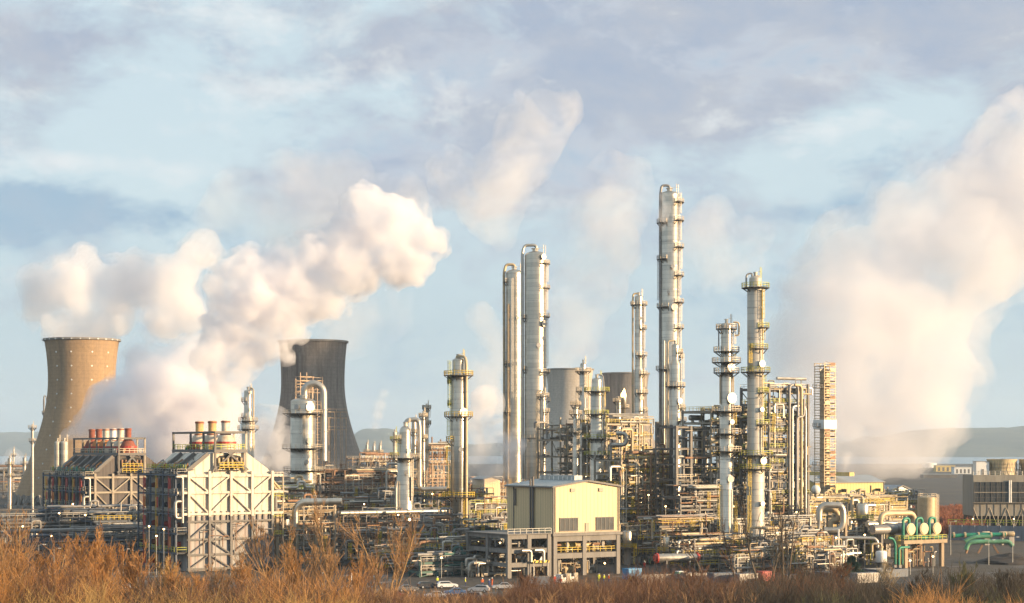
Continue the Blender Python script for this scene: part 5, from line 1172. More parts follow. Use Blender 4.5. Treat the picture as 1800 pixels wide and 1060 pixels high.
# big silver loop on the right and its neighbours
t = thing('pipe_loop', 'big silver pipe loop on two posts right of the tall frame', 'pipe loop', Gd(1465, 7.3)); S = 7.3
mb = MB(); mb.tube([P(a, b, S) for a, b in ((1440, 915), (1440, 888), (1478, 888), (1482, 898), (1482, 932), (1448, 932))], .78, 14, 2.2); mb.build('upper_loop', 'pipe_silver', t, True)
mb = MB(); mb.tube([P(a, b, S) + Y * 2 for a, b in ((1448, 897), (1474, 897), (1478, 915), (1462, 915), (1462, 930))], .62, 12, 2.2); mb.build('inner_loop', 'pipe_cream', t, True)
mb = MB(); mb.tube([P(a, b, S) - Y * 1 for a, b in ((1402, 975), (1402, 948), (1418, 944), (1536, 946), (1541, 952), (1541, 962))], .42, 12, 1.2); mb.build('long_run', 'pipe_silver', t, True)
mb = MB(); mb.tube([P(a, b, S) - Y * 2 for a, b in ((1400, 967), (1432, 963), (1464, 956))], .55, 12, 1.2); mb.build('sloping_pipe', 'pipe_cream', t, True)
mb = MB(); mb.tube([P(a, b, S) - Y * 1.5 for a, b in ((1472, 930), (1472, 972), (1454, 972), (1454, 1000))], .22, 8, .6); mb.tube([P(a, b, S) - Y * 1.5 for a, b in ((1481, 950), (1481, 968), (1497, 971), (1497, 1000))], .22, 8, .6); mb.build('drain_pipe', 'white_paint', t, True)
for px in (1441, 1487): mb = MB(); mb.bar(Gd(px, S) + Y * .9, P(px, 905, S) + Y * .9, .75, .6); mb.build('post', 'concrete_tan', t)
def vessel(label, px, s, w, ytop, ybot, m, legs=True, rail=None, name='small_vessel', skirt='concrete'):
    c = Gd(px, s); t = thing(name, label, 'vessel', c); r = w / 2 / s; z0, z1 = zz(ybot, s), zz(ytop, s)
    mb = MB(); mb.drum(c + Z * (z0 + r * .3), c + Z * (z1 - r * .3), r, 20); mb.build('shell', m, t, True)
    mb = MB(); mb.cyl(c, c + Z * (z0 + r * .3), r * .8, n=16); mb.build('skirt', skirt, t, True)
    mb = MB(); mb.cyl(c + Z * (z1 - .1), c + Z * (z1 + .8), r * .3, n=10); mb.cyl(c + Z * (z1 + .8), c + Z * (z1 + 1.), r * .45, n=10); mb.tube([c + Z * (z1 + .9), c + Z * (z1 + 1.6), c + Z * (z1 + 1.6) - X * r * 1.6, c + Z * (z0 + 1) - X * r * 1.6], r * .2, 8); mb.build('nozzle', 'pipe_cream', t, True)
    mb = MB(); mb.sector(c, r + .02, r + 1.3, z0 + .1, z0 + .25, 0, 360); dk = mb.build('platform', 'grating', t)
    if rail: mb = MB(); mb.rails([c + Vector(((r + 1.25) * math.cos(k * .628), (r + 1.25) * math.sin(k * .628), z0 + .25)) for k in range(10)], 1.1, .06, 1.2, True); mb.build('railing', rail, dk); mb = MB(); mb.ladder(c + Vector((.7, -.7, 0)) * (r + 1.), .2, z0 + 1.4, Vector((.7, -.7, 0))); mb.build('ladder', rail, t)
    return t
vessel('stout silver vessel with yellow ladders at the right corner of the cream shed', 1103, 7.0, 17, 932, 965, 'clad', rail='rail_yellow')
vessel('small lit vessel in yellow railing beside the red ended drum', 1171, 7.1, 12, 944, 972, 'clad', rail='rail_yellow')
vessel('dark capped silver vessel on a dark leg right of the silver pipe loop', 1516, 7.0, 22, 884, 915, 'clad', rail='rail_lime', skirt='steel')
vessel('white round topped vessel in a grey bund beside the exchangers', 1549, 7.6, 20, 968, 990, 'white_paint', skirt='concrete')
t = thing('storage_ball', 'white ball shaped vessel on the lit rack beside the tall frame', 'vessel', Gd(1434, 5.7)); p = P(1434, 861, 5.7); mb = MB(); mb.sphere(p, 1.45, 20, 12); mb.build('ball', 'white_paint', t, True); mb = MB(); mb.cyl(Vector((p.x, p.y, 0)), p - Z * 1.1, .5, n=12); mb.build('stem', 'steel_light', t)
c = Gd(1556, 7.7); t = thing('bund', 'low dark grey bund wall around the white round topped vessel', 'bund', c); q = lambda a, b, z: c + U * a + W * b + Z * z
for a, b, sx, sy in ((0, -2.6, 9, .3), (0, 2.6, 9, .3), (-4.35, 0, .3, 4.9), (4.35, 0, .3, 4.9)): mb = MB(); mb.box(q(a, b, .9), sx, sy, 1.8); mb.build('wall_side', 'steel_blue', t)
# red-ended silver drum
S = 7.55; p0, p1 = P(1156, 981, S), P(1226, 981, S) + Y * 3; t = thing('tube_bundle', 'long shiny silver drum with red ends resting on saddles', 'drum', Vector(((p0 + p1).x / 2, (p0 + p1).y / 2, 0)))
mb = MB(); mb.cyl(p0, p1, 1.0, n=24); mb.build('shell', 'pipe_silver', t, True); d = (p1 - p0).normalized()
for p, g_ in ((p0, -1), (p1, 1)): mb = MB(); mb.cyl(p, p + d * g_ * .35, 1.2, n=24); mb.cyl(p + d * g_ * .35, p + d * g_ * .8, 1., .8, 24); mb.build('end_flange', 'red_paint', t)
for f in (.2, .8): mb = MB(); c = p0 + (p1 - p0) * f; mb.box(Vector((c.x, c.y, c.z / 2 - .3)), .4, 1.9, c.z - .6, (d, d.cross(Z), Z)); mb.build('saddle', 'steel', t)
# exchanger platform with three exchangers
O = Gd(1591, 7.2); q = lambda a, b, z: O + U * a + W * b + Z * z; Zt = zz(950, 7.2)
t = thing('exchanger_platform', 'tan concrete platform on piers carrying three green piped exchangers', 'concrete frame', O)
for a in (.5, 12.8):
    for b in (.5, 8): mb = MB(); mb.box(q(a, b, (Zt - .9) / 2), .9, .9, Zt - .9); mb.build('pier', 'concrete_tan', t)
mb = MB(); mb.box(q(6.6, 4.3, Zt - .45), 14.6, 9.4, .88); mb.build('slab', 'concrete_tan', t)
mb = MB(); mb.rails([q(-.6, 9, Zt), q(-.6, -.3, Zt), q(13.8, -.3, Zt), q(13.8, 9, Zt)], 1.1, .06, 1.5); mb.build('railing', 'rail_lime', t)
mb = MB(); mb.ladder(q(-.9, 1, 0), .2, Zt + 1.2, -U); mb.build('ladder', 'rail_yellow', t)
rr = random.Random(9)
for i in range(40):
    a, b = rr.uniform(1.2, 12), rr.uniform(.6, 7); h = rr.uniform(1., Zt - 1.4); pts = [q(a, b, .1), q(a, b, h), q(min(12.4, max(.8, a + rr.uniform(-3, 3))), b, h)]; mb = MB(); mb.tube(pts, rr.uniform(.1, .26), 7); mb.build('pipe', rr.choice(['pipe_rust', 'pipe_cream', 'pipe_grey', 'pipe_silver']), t, True)
for i, lab in enumerate(('nearest the white vessel', 'middle of three', 'outermost of three')):
    a = 2.2 + 4.4 * i; zc = Zt + 2.7; ex = thing('heat_exchanger', 'grey exchanger with cream cover and green hoop pipe, ' + lab, 'heat exchanger', q(a, 0, Zt), 'three exchangers on the concrete platform')
    mb = MB(); mb.cyl(q(a, .5, zc), q(a, 9, zc), 1.25, n=22); mb.build('shell', 'pipe_grey', ex, True)
    mb = MB(); mb.cyl(q(a, .15, zc), q(a, .5, zc), 1.45, n=22); mb.cyl(q(a, .0, zc), q(a, .15, zc), 1.2, n=22); mb.build('end_cover', 'pipe_cream', ex)
    mb = MB(); mb.tube([q(a - 2.0, .9, Zt + .3), q(a - 2.0, .9, zc + 2.6), q(a, .9, zc + 2.6), q(a, .9, zc + 1.1)], .36, 12, 1.1); mb.build('hoop_pipe', 'green_paint', ex, True)
    mb = MB(); mb.cyl(q(a - 2.0, .9, Zt + .3), q(a - 2.0, .9, Zt + 1.2), .6, n=12); mb.tube([q(a - .9, .3, Zt + .5), q(a + 1., .3, Zt + .5)], .42, 10); mb.build('valve_body', 'green_paint', ex, True)
    for b in (2, 7): mb = MB(); mb.box(q(a, b, Zt + .75), 1.7, .4, 1.5); mb.build('saddle', 'concrete', ex)
t = thing('pipe_line', 'cream portal shaped pipe standing over the three exchangers', 'pipe', q(1, 9.5, 0)); mb = MB(); mb.tube([q(1.0, 9.6, 0), q(1., 9.6, zz(902, 7.)), q(12.5, 9.6, zz(902, 7.)), q(12.5, 9.6, 0)], .68, 14, 2.); mb.build('pipe', 'pipe_cream', t, True)
mb = MB(); mb.cyl(q(-3, 10.2, zz(918, 6.9)), q(9, 10.2, zz(918, 6.9)), .75, n=14); mb.build('cross_pipe', 'pipe_silver', t, True)
t = thing('pipe_line', 'fat grey horizontal pipe leading into the exchanger row', 'pipe', q(-7, 4, 0)); mb = MB(); mb.cyl(q(-7, 4, Zt + 2.6), q(.6, 4, Zt + 2.6), 1.15, n=18); mb.build('pipe', 'pipe_grey', t, True); mb = MB(); mb.box(q(-4.5, 4, Zt / 2 + .7), .6, 1.6, Zt + 1.4); mb.build('support', 'steel', t)
t = thing('pipe_line', 'bright green pipes dropping to the ground left of the exchanger platform', 'pipe', q(-5, 0, 0)); mb = MB(); mb.tube([q(-6.4, -1, 7.6), q(-5, -1, 7.4), q(-4.2, -1, 6.2), q(-4.2, -1, 1.2)], .3, 10, 1.); mb.build('drop_pipe', 'green_paint', t, True); mb = MB(); mb.tube([q(-3.2, -1.2, 1.), q(-3.2, -1.2, 5.2), q(.2, -1.2, 5.2)], .3, 10, .8); mb.tube([q(-2.2, -1.4, 1.), q(-2.2, -1.4, 5.0)], .2, 8); mb.build('branch_pipe', 'green_paint', t, True)
for a in (-4.6, -3.):
    mb = MB(); mb.box(q(a, -1.1, .5), .8, .8, 1.); mb.build('plinth', 'concrete', t)
c = Gd(1630, 5.5); t = thing('small_tank', 'cream lit tank with a ladder behind the exchanger platform', 'tank', c); r = 3.1; zt_ = zz(874, 5.5)
mb = MB(); mb.lathe(c, [(r, 0), (r, zt_), (.05, zt_ + .6)], 28); mb.build('shell', 'pipe_cream', t, True); mb = MB(); mb.ladder(c + Vector((.75, -.66, 0)) * (r + .2), .5, zt_ + 1., Vector((.75, -.66, 0))); mb.build('ladder', 'rail_cream', t); mb = MB(); mb.rails([c + Vector((r * .96 * math.cos(k * .45), r * .96 * math.sin(k * .45), zt_ + .02)) for k in range(14)], 1.1, .06, 1.4, True); mb.build('railing', 'rail_cream', t)
# green pipework at the far right
t = thing('pipe_manifold', 'bright green pipe manifold with splayed legs at the far right', 'pipe manifold', Gd(1735, 6.3)); S = 6.3
mb = MB(); mb.tube([P(a, b, S) for a, b in ((1698, 966), (1702, 954), (1716, 952), (1773, 952), (1780, 960))], .62, 14, 1.6); mb.build('main_pipe', 'green_pale', t, True)
mb = MB(); mb.tube([P(a, b, S) + Y * 2.5 for a, b in ((1700, 952), (1716, 944), (1746, 944))], .56, 14, 1.4); mb.build('rear_pipe', 'green_pale', t, True)
mb = MB(); mb.tube([P(a, b, S) + Y * 5 for a, b in ((1680, 944), (1700, 942), (1730, 941), (1776, 941))], .55, 12, 1.4); mb.build('feeder_pipe', 'green_paint', t, True)
for px, dx in ((1703, -5), (1727, -8), (1746, 9)): mb = MB(); p = P(px, 958, S); g_ = Gd(px + dx, S); mb.bar(Vector((g_.x, g_.y, 0)), p, .5, .5); mb.build('leg', 'steel_rust', t)
for px in (1684, 1704, 1728, 1750, 1772): mb = MB(); p = P(px, 942, S) + Y * 5; mb.cyl(p - X * .25, p + X * .25, .85, n=12); mb.build('flange', 'pipe_cream', t)
for i, px in enumerate((1733, 1763, 1776)):
    t = thing('pump_set', ('pink grey pump set on the wall side of the green manifold, inner one', 'pink grey pump set behind the green manifold, middle one', 'pink grey pump set behind the green manifold, outermost')[i], 'pump', Gd(px, 5.8), 'pumps behind the green manifold'); p = Gd(px, 5.8); mb = MB(); mb.drum(p + Z * 3.4 - X, p + Z * 3.4 + X, .8, 12); mb.build('casing', 'pipe_cream', t, True); mb = MB(); mb.box(p + Z * 1.25, 2.2, 1.2, 2.5); mb.build('base_block', 'concrete', t)
# cooling cells at the right edge
S = 4.8; O = Gd(1711, S); q = lambda a, b, z: O + X * a + Y * b + Z * z; AX = (X, Y, Z); Lc, Dc = 30, 16
t = thing('cooling_cell_block', 'cream cooling cell building with dark louvre banks and a white centre pipe', 'cooling cells', O); H1, H2, H3, H4 = zz(907, S), zz(884, S), zz(847, S), zz(835, S)
mb = MB(); mb.box(q(Lc / 2, Dc / 2, (H1 + H4) / 2), Lc, Dc, H4 - H1, AX); mb.build('walls', 'cell_grey', t)
mb = MB(); mb.box(q(Lc / 2, Dc / 2 + 1, H1 / 2), Lc - .6, Dc - 2.4, H1 - .02, AX); mb.build('inlet_shade_block', 'black', t)  # black block stands in for the shade inside the open bottom
for (z0, z1) in ((H2 + .3, (H2 + H3) / 2 - .1), ((H2 + H3) / 2 + .1, H3)):
    for a0, a1 in ((.4, 12.6), (14.0, 29.6)):
        mb = MB(); mb.box(q((a0 + a1) / 2, -.12, (z0 + z1) / 2), a1 - a0, .3, z1 - z0 - .1, AX); lv = mb.build('louvre', 'dark_louver', t)
        mb = MB(); n = 6
        for k in range(n + 1): mb.box(q(a0 + (a1 - a0) * k / n, -.36, (z0 + z1) / 2), .12, .16, z1 - z0, AX)
        mb.box(q((a0 + a1) / 2, -.3, (z0 + z1) / 2), a1 - a0, .08, .1, AX)
        mb.build('louvre_frame', 'steel', lv)
mb = MB(); mb.box(q(Lc / 2, -.4, (H2 + H3) / 2), Lc, .14, .28, AX); mb.box(q(Lc / 2, -.5, H2 + .05), Lc + 1, .9, .2, AX); mb.build('string_course', 'steel_light', t)
for a in (13., 13.6): mb = MB(); mb.cyl(q(a, -.5, H2), q(a, -.5, H3 + .6), .24, n=10); mb.build('centre_pipe', 'white_paint', t, True)
mb = MB(); mb.rails([q(0, .2, H4), q(Lc, .2, H4)], 1.4, .09, 2.); mb.build('roof_railing', 'rail_grey', t)
for k in range(11):
    a = Lc * k / 10; mb = MB(); mb.box(q(a, -.1, H1 / 2), .4, .4, H1, AX); mb.build('stanchion', 'steel_light', t)
    if k < 10: mb = MB(); mb.bar(q(a, -.15, .2 if k % 2 else H1 + 3.), q(a + Lc / 10, -.15, H1 + 3. if k % 2 else .2), .16, .16); mb.build('brace', 'steel_light', t)
for k in range(12): mb = MB(); mb.box(q(.2 + Lc * k / 12, -.08, (H1 + H2) / 2), .12, .2, H2 - H1 - .1, AX); mb.build('wall_rib', 'steel_light', t)
for i, a in enumerate((12.6, 24.5)):
    c = q(a, Dc / 2, H4); fs = thing('fan_stack', ('flared cream fan stack on the cooling cell roof, white box beside it', 'fan stack cut off by the frame on the cooling cell roof')[i], 'fan stack', c); r = 5.3
    mb = MB(); mb.lathe(c, [(r * .96, .02), (r * .9, 2.), (r * .98, 4.6), (r * 1.06, 5.8), (r * 1.0, 5.8), (r * .9, 4.), (r * .85, 2.), (r * .85, .02)], 40, cap=False); mb.build('shell', 'shed_cream', fs, True)
    for k in range(24): an = 2 * math.pi * k / 24; d = Vector((math.cos(an), math.sin(an), 0)); mb = MB(); mb.bar(c + d * r * .985, c + d * r * 1.02 + Z * 4.6, .12, .12); mb.build('rib', 'steel_light', fs)
    for zr_ in (1.3, 2.6, 3.9): mb = MB(); mb.sector(c, r * .9, r * 1.0, zr_, zr_ + .12, 0, 360); mb.build('hoop', 'steel_light', fs)
c = q(4.6, Dc / 2 - 1, H4); t = thing('roof_box', 'plain white plant room box on the cooling cell roof', 'plant room', c); mb = MB(); mb.box(c + Z * 2.4, 4.8, 5, 4.8, AX); mb.build('walls', 'white_paint', t); mb = MB(); mb.box(c + Z * 4.9, 5., 5.2, .18, AX); mb.build('roof', 'steel_light', t); mb = MB(); mb.box(c + Z * 1.1 - Y * 2.55, .9, .1, 2., AX); mb.build('door', 'pipe_grey', t)
# boundary wall right
a, b = Gd(1668, 5.5), Gd(1850, 5.6); t = thing('boundary_wall', 'blue grey panel wall with lime rail behind the green manifold', 'wall', (a + b) / 2); n = 8
for k in range(n):
    p, r_ = a + (b - a) * k / n, a + (b - a) * (k + 1) / n; mb = MB(); mb.bar(p + Z * 2.4, r_ + Z * 2.4, .2, 4.8, 0, Z); mb.build('panel', 'wall_blue', t); mb = MB(); mb.bar(p - Y * .2, p - Y * .2 + Z * 5.0, .22, .22); mb.build('post', 'wall_blue', t)
mb = MB(); mb.rails([a + Y * .9 + Z * 5., b + Y * .9 + Z * 5.], 1.6, .1, 2.5); mb.build('railing', 'rail_lime', t)
# tanks, sheds and gantries towards the water
for i, (px, yb, w, h, m_, lab) in enumerate(((1660, 829, 34, 11, 'hall_yellow', 'low lit yellow store building on the shore side'), (1690, 833, 30, 12, 'white_paint', 'long pale grey store beside the yellow store'), (1650, 840, 60, 6, 'steel', 'low dark conveyor shed in front of the pale stores'))):
    s = (yb - HY) / HC; c = Gd(px, s); t = thing('store_building', lab, 'building', c); mb = MB(); mb.box(c + Z * h / 2 / s, w / s, 14, h / s, AX); mb.build('walls', m_, t); mb = MB(); mb.box(c + Z * (h / s + .3), w / s + 1, 15, .58, AX); mb.build('roof', 'hall_roof', t)
    for k in range(4): mb = MB(); mb.box(c - Y * 7.02 + X * (k - 1.5) * w / s / 4.4 + Z * h / s * .4, w / s / 9, .1, h / s * .6, AX); mb.build('door', 'steel', t)
for i, (px, yb, w, h, lab) in enumerate(((1633, 822, 26, 8, 'white storage tank nearest the steam cloud'), (1745, 823, 30, 9, 'white storage tank behind the plant room box'), (1790, 824, 34, 9, 'white storage tank at the very edge by the water'))):
    s = (yb - HY) / HC; c = Gd(px, s); t = thing('storage_tank', lab, 'tank', c, 'white tanks on the shore'); r = w / 2 / s; mb = MB(); mb.lathe(c, [(r, 0), (r, h / s)], 40); mb.build('shell', 'white_paint', t, True); mb = MB(); mb.lathe(c, [(r + .2, h / s), (.05, h / s + r * .12)], 40); mb.build('roof', 'white_paint', t)

# spoil heap
c = Gd(1775, 6.9); V, Fc = [], []; n = 24; rr = random.Random(3)
for j in range(9):
    for k in range(n):
        a = 2 * math.pi * k / n; R_ = 7.5 * (1 - j / 8) ** .8 * (1 + .12 * math.sin(3 * a + j)); V.append((R_ * math.cos(a) * 1.2, R_ * math.sin(a), 2.6 * (j / 8) ** .8 + rr.uniform(-.12, .12) - (.2 if j == 0 else 0)))
for j in range(8):
    for k in range(n): Fc.append((j * n + k, j * n + (k + 1) % n, (j + 1) * n + (k + 1) % n, (j + 1) * n + k))
o = mesh_from(np.array(V), Fc, 'spoil_heap'); o.location = c; o.data.materials.append(M['earth_dark']); tag(o, 'dark heap of earth in front of the green pipe manifold', 'earth heap')
mat('twig_heath', (.27, .10, .05), .9, 0, .4, .12)
mat('twig_straw', (.40, .25, .085), .85, 0, .35, .25)
# ------------------------------------------------------------------ foreground scrub, bare trees
def thicket(label, spots, name, m, seed, stems=26, cat='thicket', thick=1.):
    """spots: (x, y, height, spread). Scrub nobody could count: one mass of fine stems and twigs"""
    r = np.random.default_rng(seed); S = np.array(spots); n = len(S) * stems
    idx = np.repeat(np.arange(len(S)), stems); h = S[idx, 2] * np.where(r.random(n) < .2, r.uniform(.9, 1.15, n), r.uniform(.3, .85, n)); sp_ = S[idx, 3]
    base = np.zeros((n, 3)); base[:, 0] = S[idx, 0] + r.normal(0, .35, n) * sp_; base[:, 1] = S[idx, 1] + r.normal(0, .35, n) * sp_
    base[:, 2] = np.array([gz(a, b) for a, b in base[:, :2]]) - .6
    lean = r.normal(0, .16, (n, 2)) + (base[:, :2] - S[idx, :2]) / np.maximum(sp_[:, None], .1) * .22
    p1 = base.copy(); p1[:, :2] += lean * h[:, None] * .5; p1[:, 2] += h * .55 + .3
    p2 = p1.copy(); p2[:, :2] += (lean + r.normal(0, .18, (n, 2))) * h[:, None] * .5; p2[:, 2] += h * .45 + .3
    A, B, R0, R1 = [base, p1], [p1, p2], [np.full(n, .045), np.full(n, .03)], [np.full(n, .03), np.full(n, .010)]
    for k in range(5):
        t = r.uniform(.25, .95, n)[:, None]; on = np.where(t < .5, base + (p1 - base) * t * 2, p1 + (p2 - p1) * (t - .5) * 2)
        d = np.zeros((n, 3)); d[:, :2] = r.normal(0, .42, (n, 2)) + lean; d[:, 2] = r.uniform(.5, 1.1, n); L = (h * r.uniform(.14, .45, n))[:, None]
        A.append(on); B.append(on + d * L); R0.append(np.full(n, .024)); R1.append(np.full(n, .008))
    o = segs_mesh(np.concatenate(A), np.concatenate(B), np.concatenate(R0) * thick, np.concatenate(R1) * thick, name)
    o.data.materials.append(M[m]); tag(o, label, cat, kind='stuff'); return o
def scatter(n, px0, px1, d0, d1, top, seed, hvar=(.55, 1.05), spread=(1., 2.2), hmin=.8):
    rr = random.Random(seed); out = []
    while len(out) < n:
        px, d = rr.uniform(px0, px1), rr.uniform(d0, d1); s = F / d; x = (px - 900) / s
        gy = HY + (HC - gz(x, d)) * s; t = top(px)
        h = (gy - t) / s * rr.uniform(*hvar)
        if h < hmin: 
            if rr.random() < .5: continue
            h = hmin
        out.append((x, d, h, rr.uniform(*spread)))
    return out
def lerp_top(pts):
    def f(px):
        for (a, ya), (b, yb) in zip(pts[:-1], pts[1:]):
            if a <= px <= b: return ya + (yb - ya) * (px - a) / (b - a)
        return pts[-1][1]
    return f
topL = lerp_top([(-60, 935), (20, 940), (60, 960), (100, 995), (130, 980), (200, 996), (260, 990), (330, 1014), (420, 1016), (470, 985), (560, 985), (640, 1008), (720, 1030), (800, 1048)])
thicket('orange brown bare scrub glowing in low sun across the bottom left', scatter(105, -60, 640, 225, 320, topL, 1, hvar=(.3, .95), spread=(.7, 1.8)), 'undergrowth', 'twig_orange', 1, 24, thick=1.3)
thicket('tan bare scrub mixed through the orange scrub at bottom left', scatter(95, -60, 760, 235, 335, lerp_top([(-60, 935), (60, 955), (130, 975), (300, 1006), (640, 1012), (800, 1045)]), 2, hvar=(.3, 1.0)), 'undergrowth', 'twig_tan', 2, 20, thick=1.3)
thicket('dark brown bare scrub in the hollows of the orange scrub', scatter(190, -60, 720, 225, 320, lerp_top([(-60, 985), (60, 990), (300, 1022), (640, 1028), (760, 1045)]), 21, hvar=(.5, 1.1)), 'undergrowth', 'twig_brown', 21, 24, thick=1.1)
thicket('straw yellow grass stems low along the bottom left', scatter(120, -60, 680, 215, 270, lerp_top([(-60, 1020), (300, 1040), (680, 1048)]), 22, spread=(1.5, 3)), 'undergrowth', 'twig_straw', 22, 30)
topC = lerp_top([(600, 1036), (780, 1046), (880, 1042), (930, 1018), (1040, 1018), (1130, 1008), (1200, 1008), (1260, 1020), (1320, 1024)])
thicket('dull brown bare scrub across the bottom middle before the car park', scatter(420, 620, 1300, 255, 335, topC, 3), 'undergrowth', 'twig_brown', 3, 26)
topR = lerp_top([(1180, 1030), (1290, 1025), (1320, 1008), (1400, 1012), (1470, 1010), (1520, 1018), (1600, 1030), (1680, 1008), (1760, 1016), (1860, 1008)])
thicket('tan grass and thin stems catching light along the bottom middle', scatter(130, 640, 1320, 240, 300, lerp_top([(640, 1040), (930, 1036), (1320, 1038)]), 31), 'undergrowth', 'twig_tan', 31, 22)
thicket('dark olive brown scrub in shade along the bottom right', scatter(430, 1180, 1870, 250, 335, topR, 4), 'undergrowth', 'twig_dark', 4, 28)
thicket('reddish brown scrub clumps among the dark scrub at right', scatter(120, 1180, 1500, 270, 340, lerp_top([(1180, 1035), (1330, 1012), (1400, 1000), (1500, 1020)]), 5), 'undergrowth', 'twig_brown', 5, 26)
thicket('bright orange scrub tufts poking up along the bottom right edge', scatter(34, 1580, 1720, 205, 228, lerp_top([(1580, 1050), (1620, 1030), (1700, 1046), (1720, 1060)]), 6) + scatter(16, 1770, 1850, 205, 225, lerp_top([(1770, 1050), (1850, 1035)]), 7), 'undergrowth', 'twig_orange', 6, 26)
thicket('olive green brambles low along the bottom right', scatter(150, 1400, 1870, 240, 290, lerp_top([(1400, 1044), (1600, 1046), (1870, 1036)]), 8), 'undergrowth', 'twig_olive', 8, 24)
thicket('rust red heath and scrub between the exchangers and the cooling cells', scatter(330, 1600, 1720, 620, 900, lambda px: 868, 9, hvar=(.1, .3), spread=(2, 5)), 'undergrowth', 'twig_heath', 9, 30, thick=4.5)

def bare_tree(label, px, d, ytop, seed, m='bark_lit', twig='twig_tan', leaders=2, spread=.22, density=1., name='bare_tree', lean=0.):
    rr = random.Random(seed); s = F / d; x = (px - 900) / s; g = gz(x, d); H = zz(ytop, s) - g
    root = thing(name, label, 'tree', Vector((x, d, g)))
    big, small = [], []
    def grow(p, dr, L, r, lev):
        n = 4 if lev < 2 else 3
        for i in range(n):
            dr = (dr + Vector((rr.gauss(0, .07), rr.gauss(0, .07), .05 + .03 * lev))).normalized(); q = p + dr * (L / n); r2 = r * (.86 if lev < 2 else .75)
            (big if r > .055 else small).append((p, q, r, r2))
            if lev < 4 and (i > 0 or lev > 0):
                for k in range(int((3.3 if lev < 2 else 2.2) * density + rr.random())):
                    an = rr.uniform(0, 6.28); tilt = rr.uniform(.2, .5) + spread * .3
                    sd = dr.cross(Vector((math.cos(an), math.sin(an), .1))).normalized(); nd = (dr * math.cos(tilt) + sd * math.sin(tilt)).normalized()
                    left = L * (1 - (i + .5) / n)
                    grow(p + (q - p) * rr.random(), nd, max(.8, (left * .72 + L * .16)) * rr.uniform(.7, 1.1), r2 * rr.uniform(.32, .5), lev + (1 if lev else 2) if rr.random() < .5 else lev + 2)
            p, r = q, r2
    for k in range(leaders):
        an = rr.uniform(0, 6.28) if leaders > 2 else (0 if k else math.pi); dr = Vector((math.cos(an) * spread * rr.uniform(.5, 1) + lean, math.sin(an) * spread * .5, 1)).normalized()
        grow(Vector((rr.uniform(-.1, .1), 0, -.4)), dr, H * (1 if k == 0 else rr.uniform(.75, .97)), .0125 * H, 0)
    arr = lambda L: ([tuple(a[0]) for a in L], [tuple(a[1]) for a in L], [max(.032, a[2]) for a in L], [max(.018, a[3]) for a in L])
    t = segs_mesh(*arr(big), 'trunk', 6); t.data.materials.append(M[m]); t.parent = root
    c = segs_mesh(*arr(small), 'crown', 3); c.data.materials.append(M[twig]); c.parent = root
    return root
bare_tree('leaning double trunked bare tree fanning wide before the long silver pipe', 684, 300, 905, 11, leaders=4, spread=.42, density=.85)
bare_tree('straight yellow barked bare tree just left of the double trunked one', 589, 302, 893, 12, leaders=1, spread=.3, density=.9)
bare_tree('bushy bare tree in front of the tan concrete rack', 536, 300, 935, 13, leaders=2, spread=.35, density=.85)
bare_tree('slim bare tree at the right corner of the white furnace', 484, 298, 925, 14, leaders=1, spread=.35, density=.85)
bare_tree('small ragged bare tree half lost in scrub below the white furnace', 452, 306, 985, 15, leaders=2, spread=.25)
bare_tree('dark bare tree before the flared skirt column, tallest of the right hand trees', 1340, 306, 880, 16, m='bark_dark', twig='twig_dark', leaders=2, spread=.17, density=.62)
bare_tree('dark bare tree before the tall steel frame', 1380, 300, 893, 17, m='bark_dark', twig='twig_dark', leaders=2, spread=.17, density=.62)
bare_tree('thin dark bare sapling left of the flared skirt column', 1300, 308, 925, 18, m='bark_dark', twig='twig_brown', leaders=1, spread=.2, density=.6)
bare_tree('thin dark bare sapling below the crowded column', 1257, 310, 945, 19, m='bark_dark', twig='twig_brown', leaders=1, spread=.25, density=.55)
bare_tree('tall pale brushy bare tree at the extreme left', 18, 250, 915, 20, twig='twig_tan', leaders=3, spread=.3, density=.8)
bare_tree('spreading bare tree with a bowed limb at bottom left', 40, 232, 985, 21, twig='twig_orange', leaders=2, spread=.7, density=.9, lean=.35)
bare_tree('upright orange twigged bare tree beside the dark trestle', 140, 270, 948, 22, twig='twig_orange', leaders=3, spread=.22, density=1.)
bare_tree('orange twigged bare tree nearest the burner galleries', 205, 275, 955, 23, twig='twig_orange', leaders=2, spread=.22, density=1.)
bare_tree('whitish brush of bare stems in front of the grey bund', 1556, 330, 992, 24, m='stack_cream', twig='pipe_cream', leaders=5, spread=.3, density=.7, name='bare_shrub')
thicket('dark bare stems in the deepest hollows of the orange scrub', scatter(110, -60, 700, 240, 330, lerp_top([(-60, 1000), (300, 1025), (700, 1036)]), 41, hvar=(.6, 1.1)), 'undergrowth', 'twig_dark', 41, 24, thick=1.2)
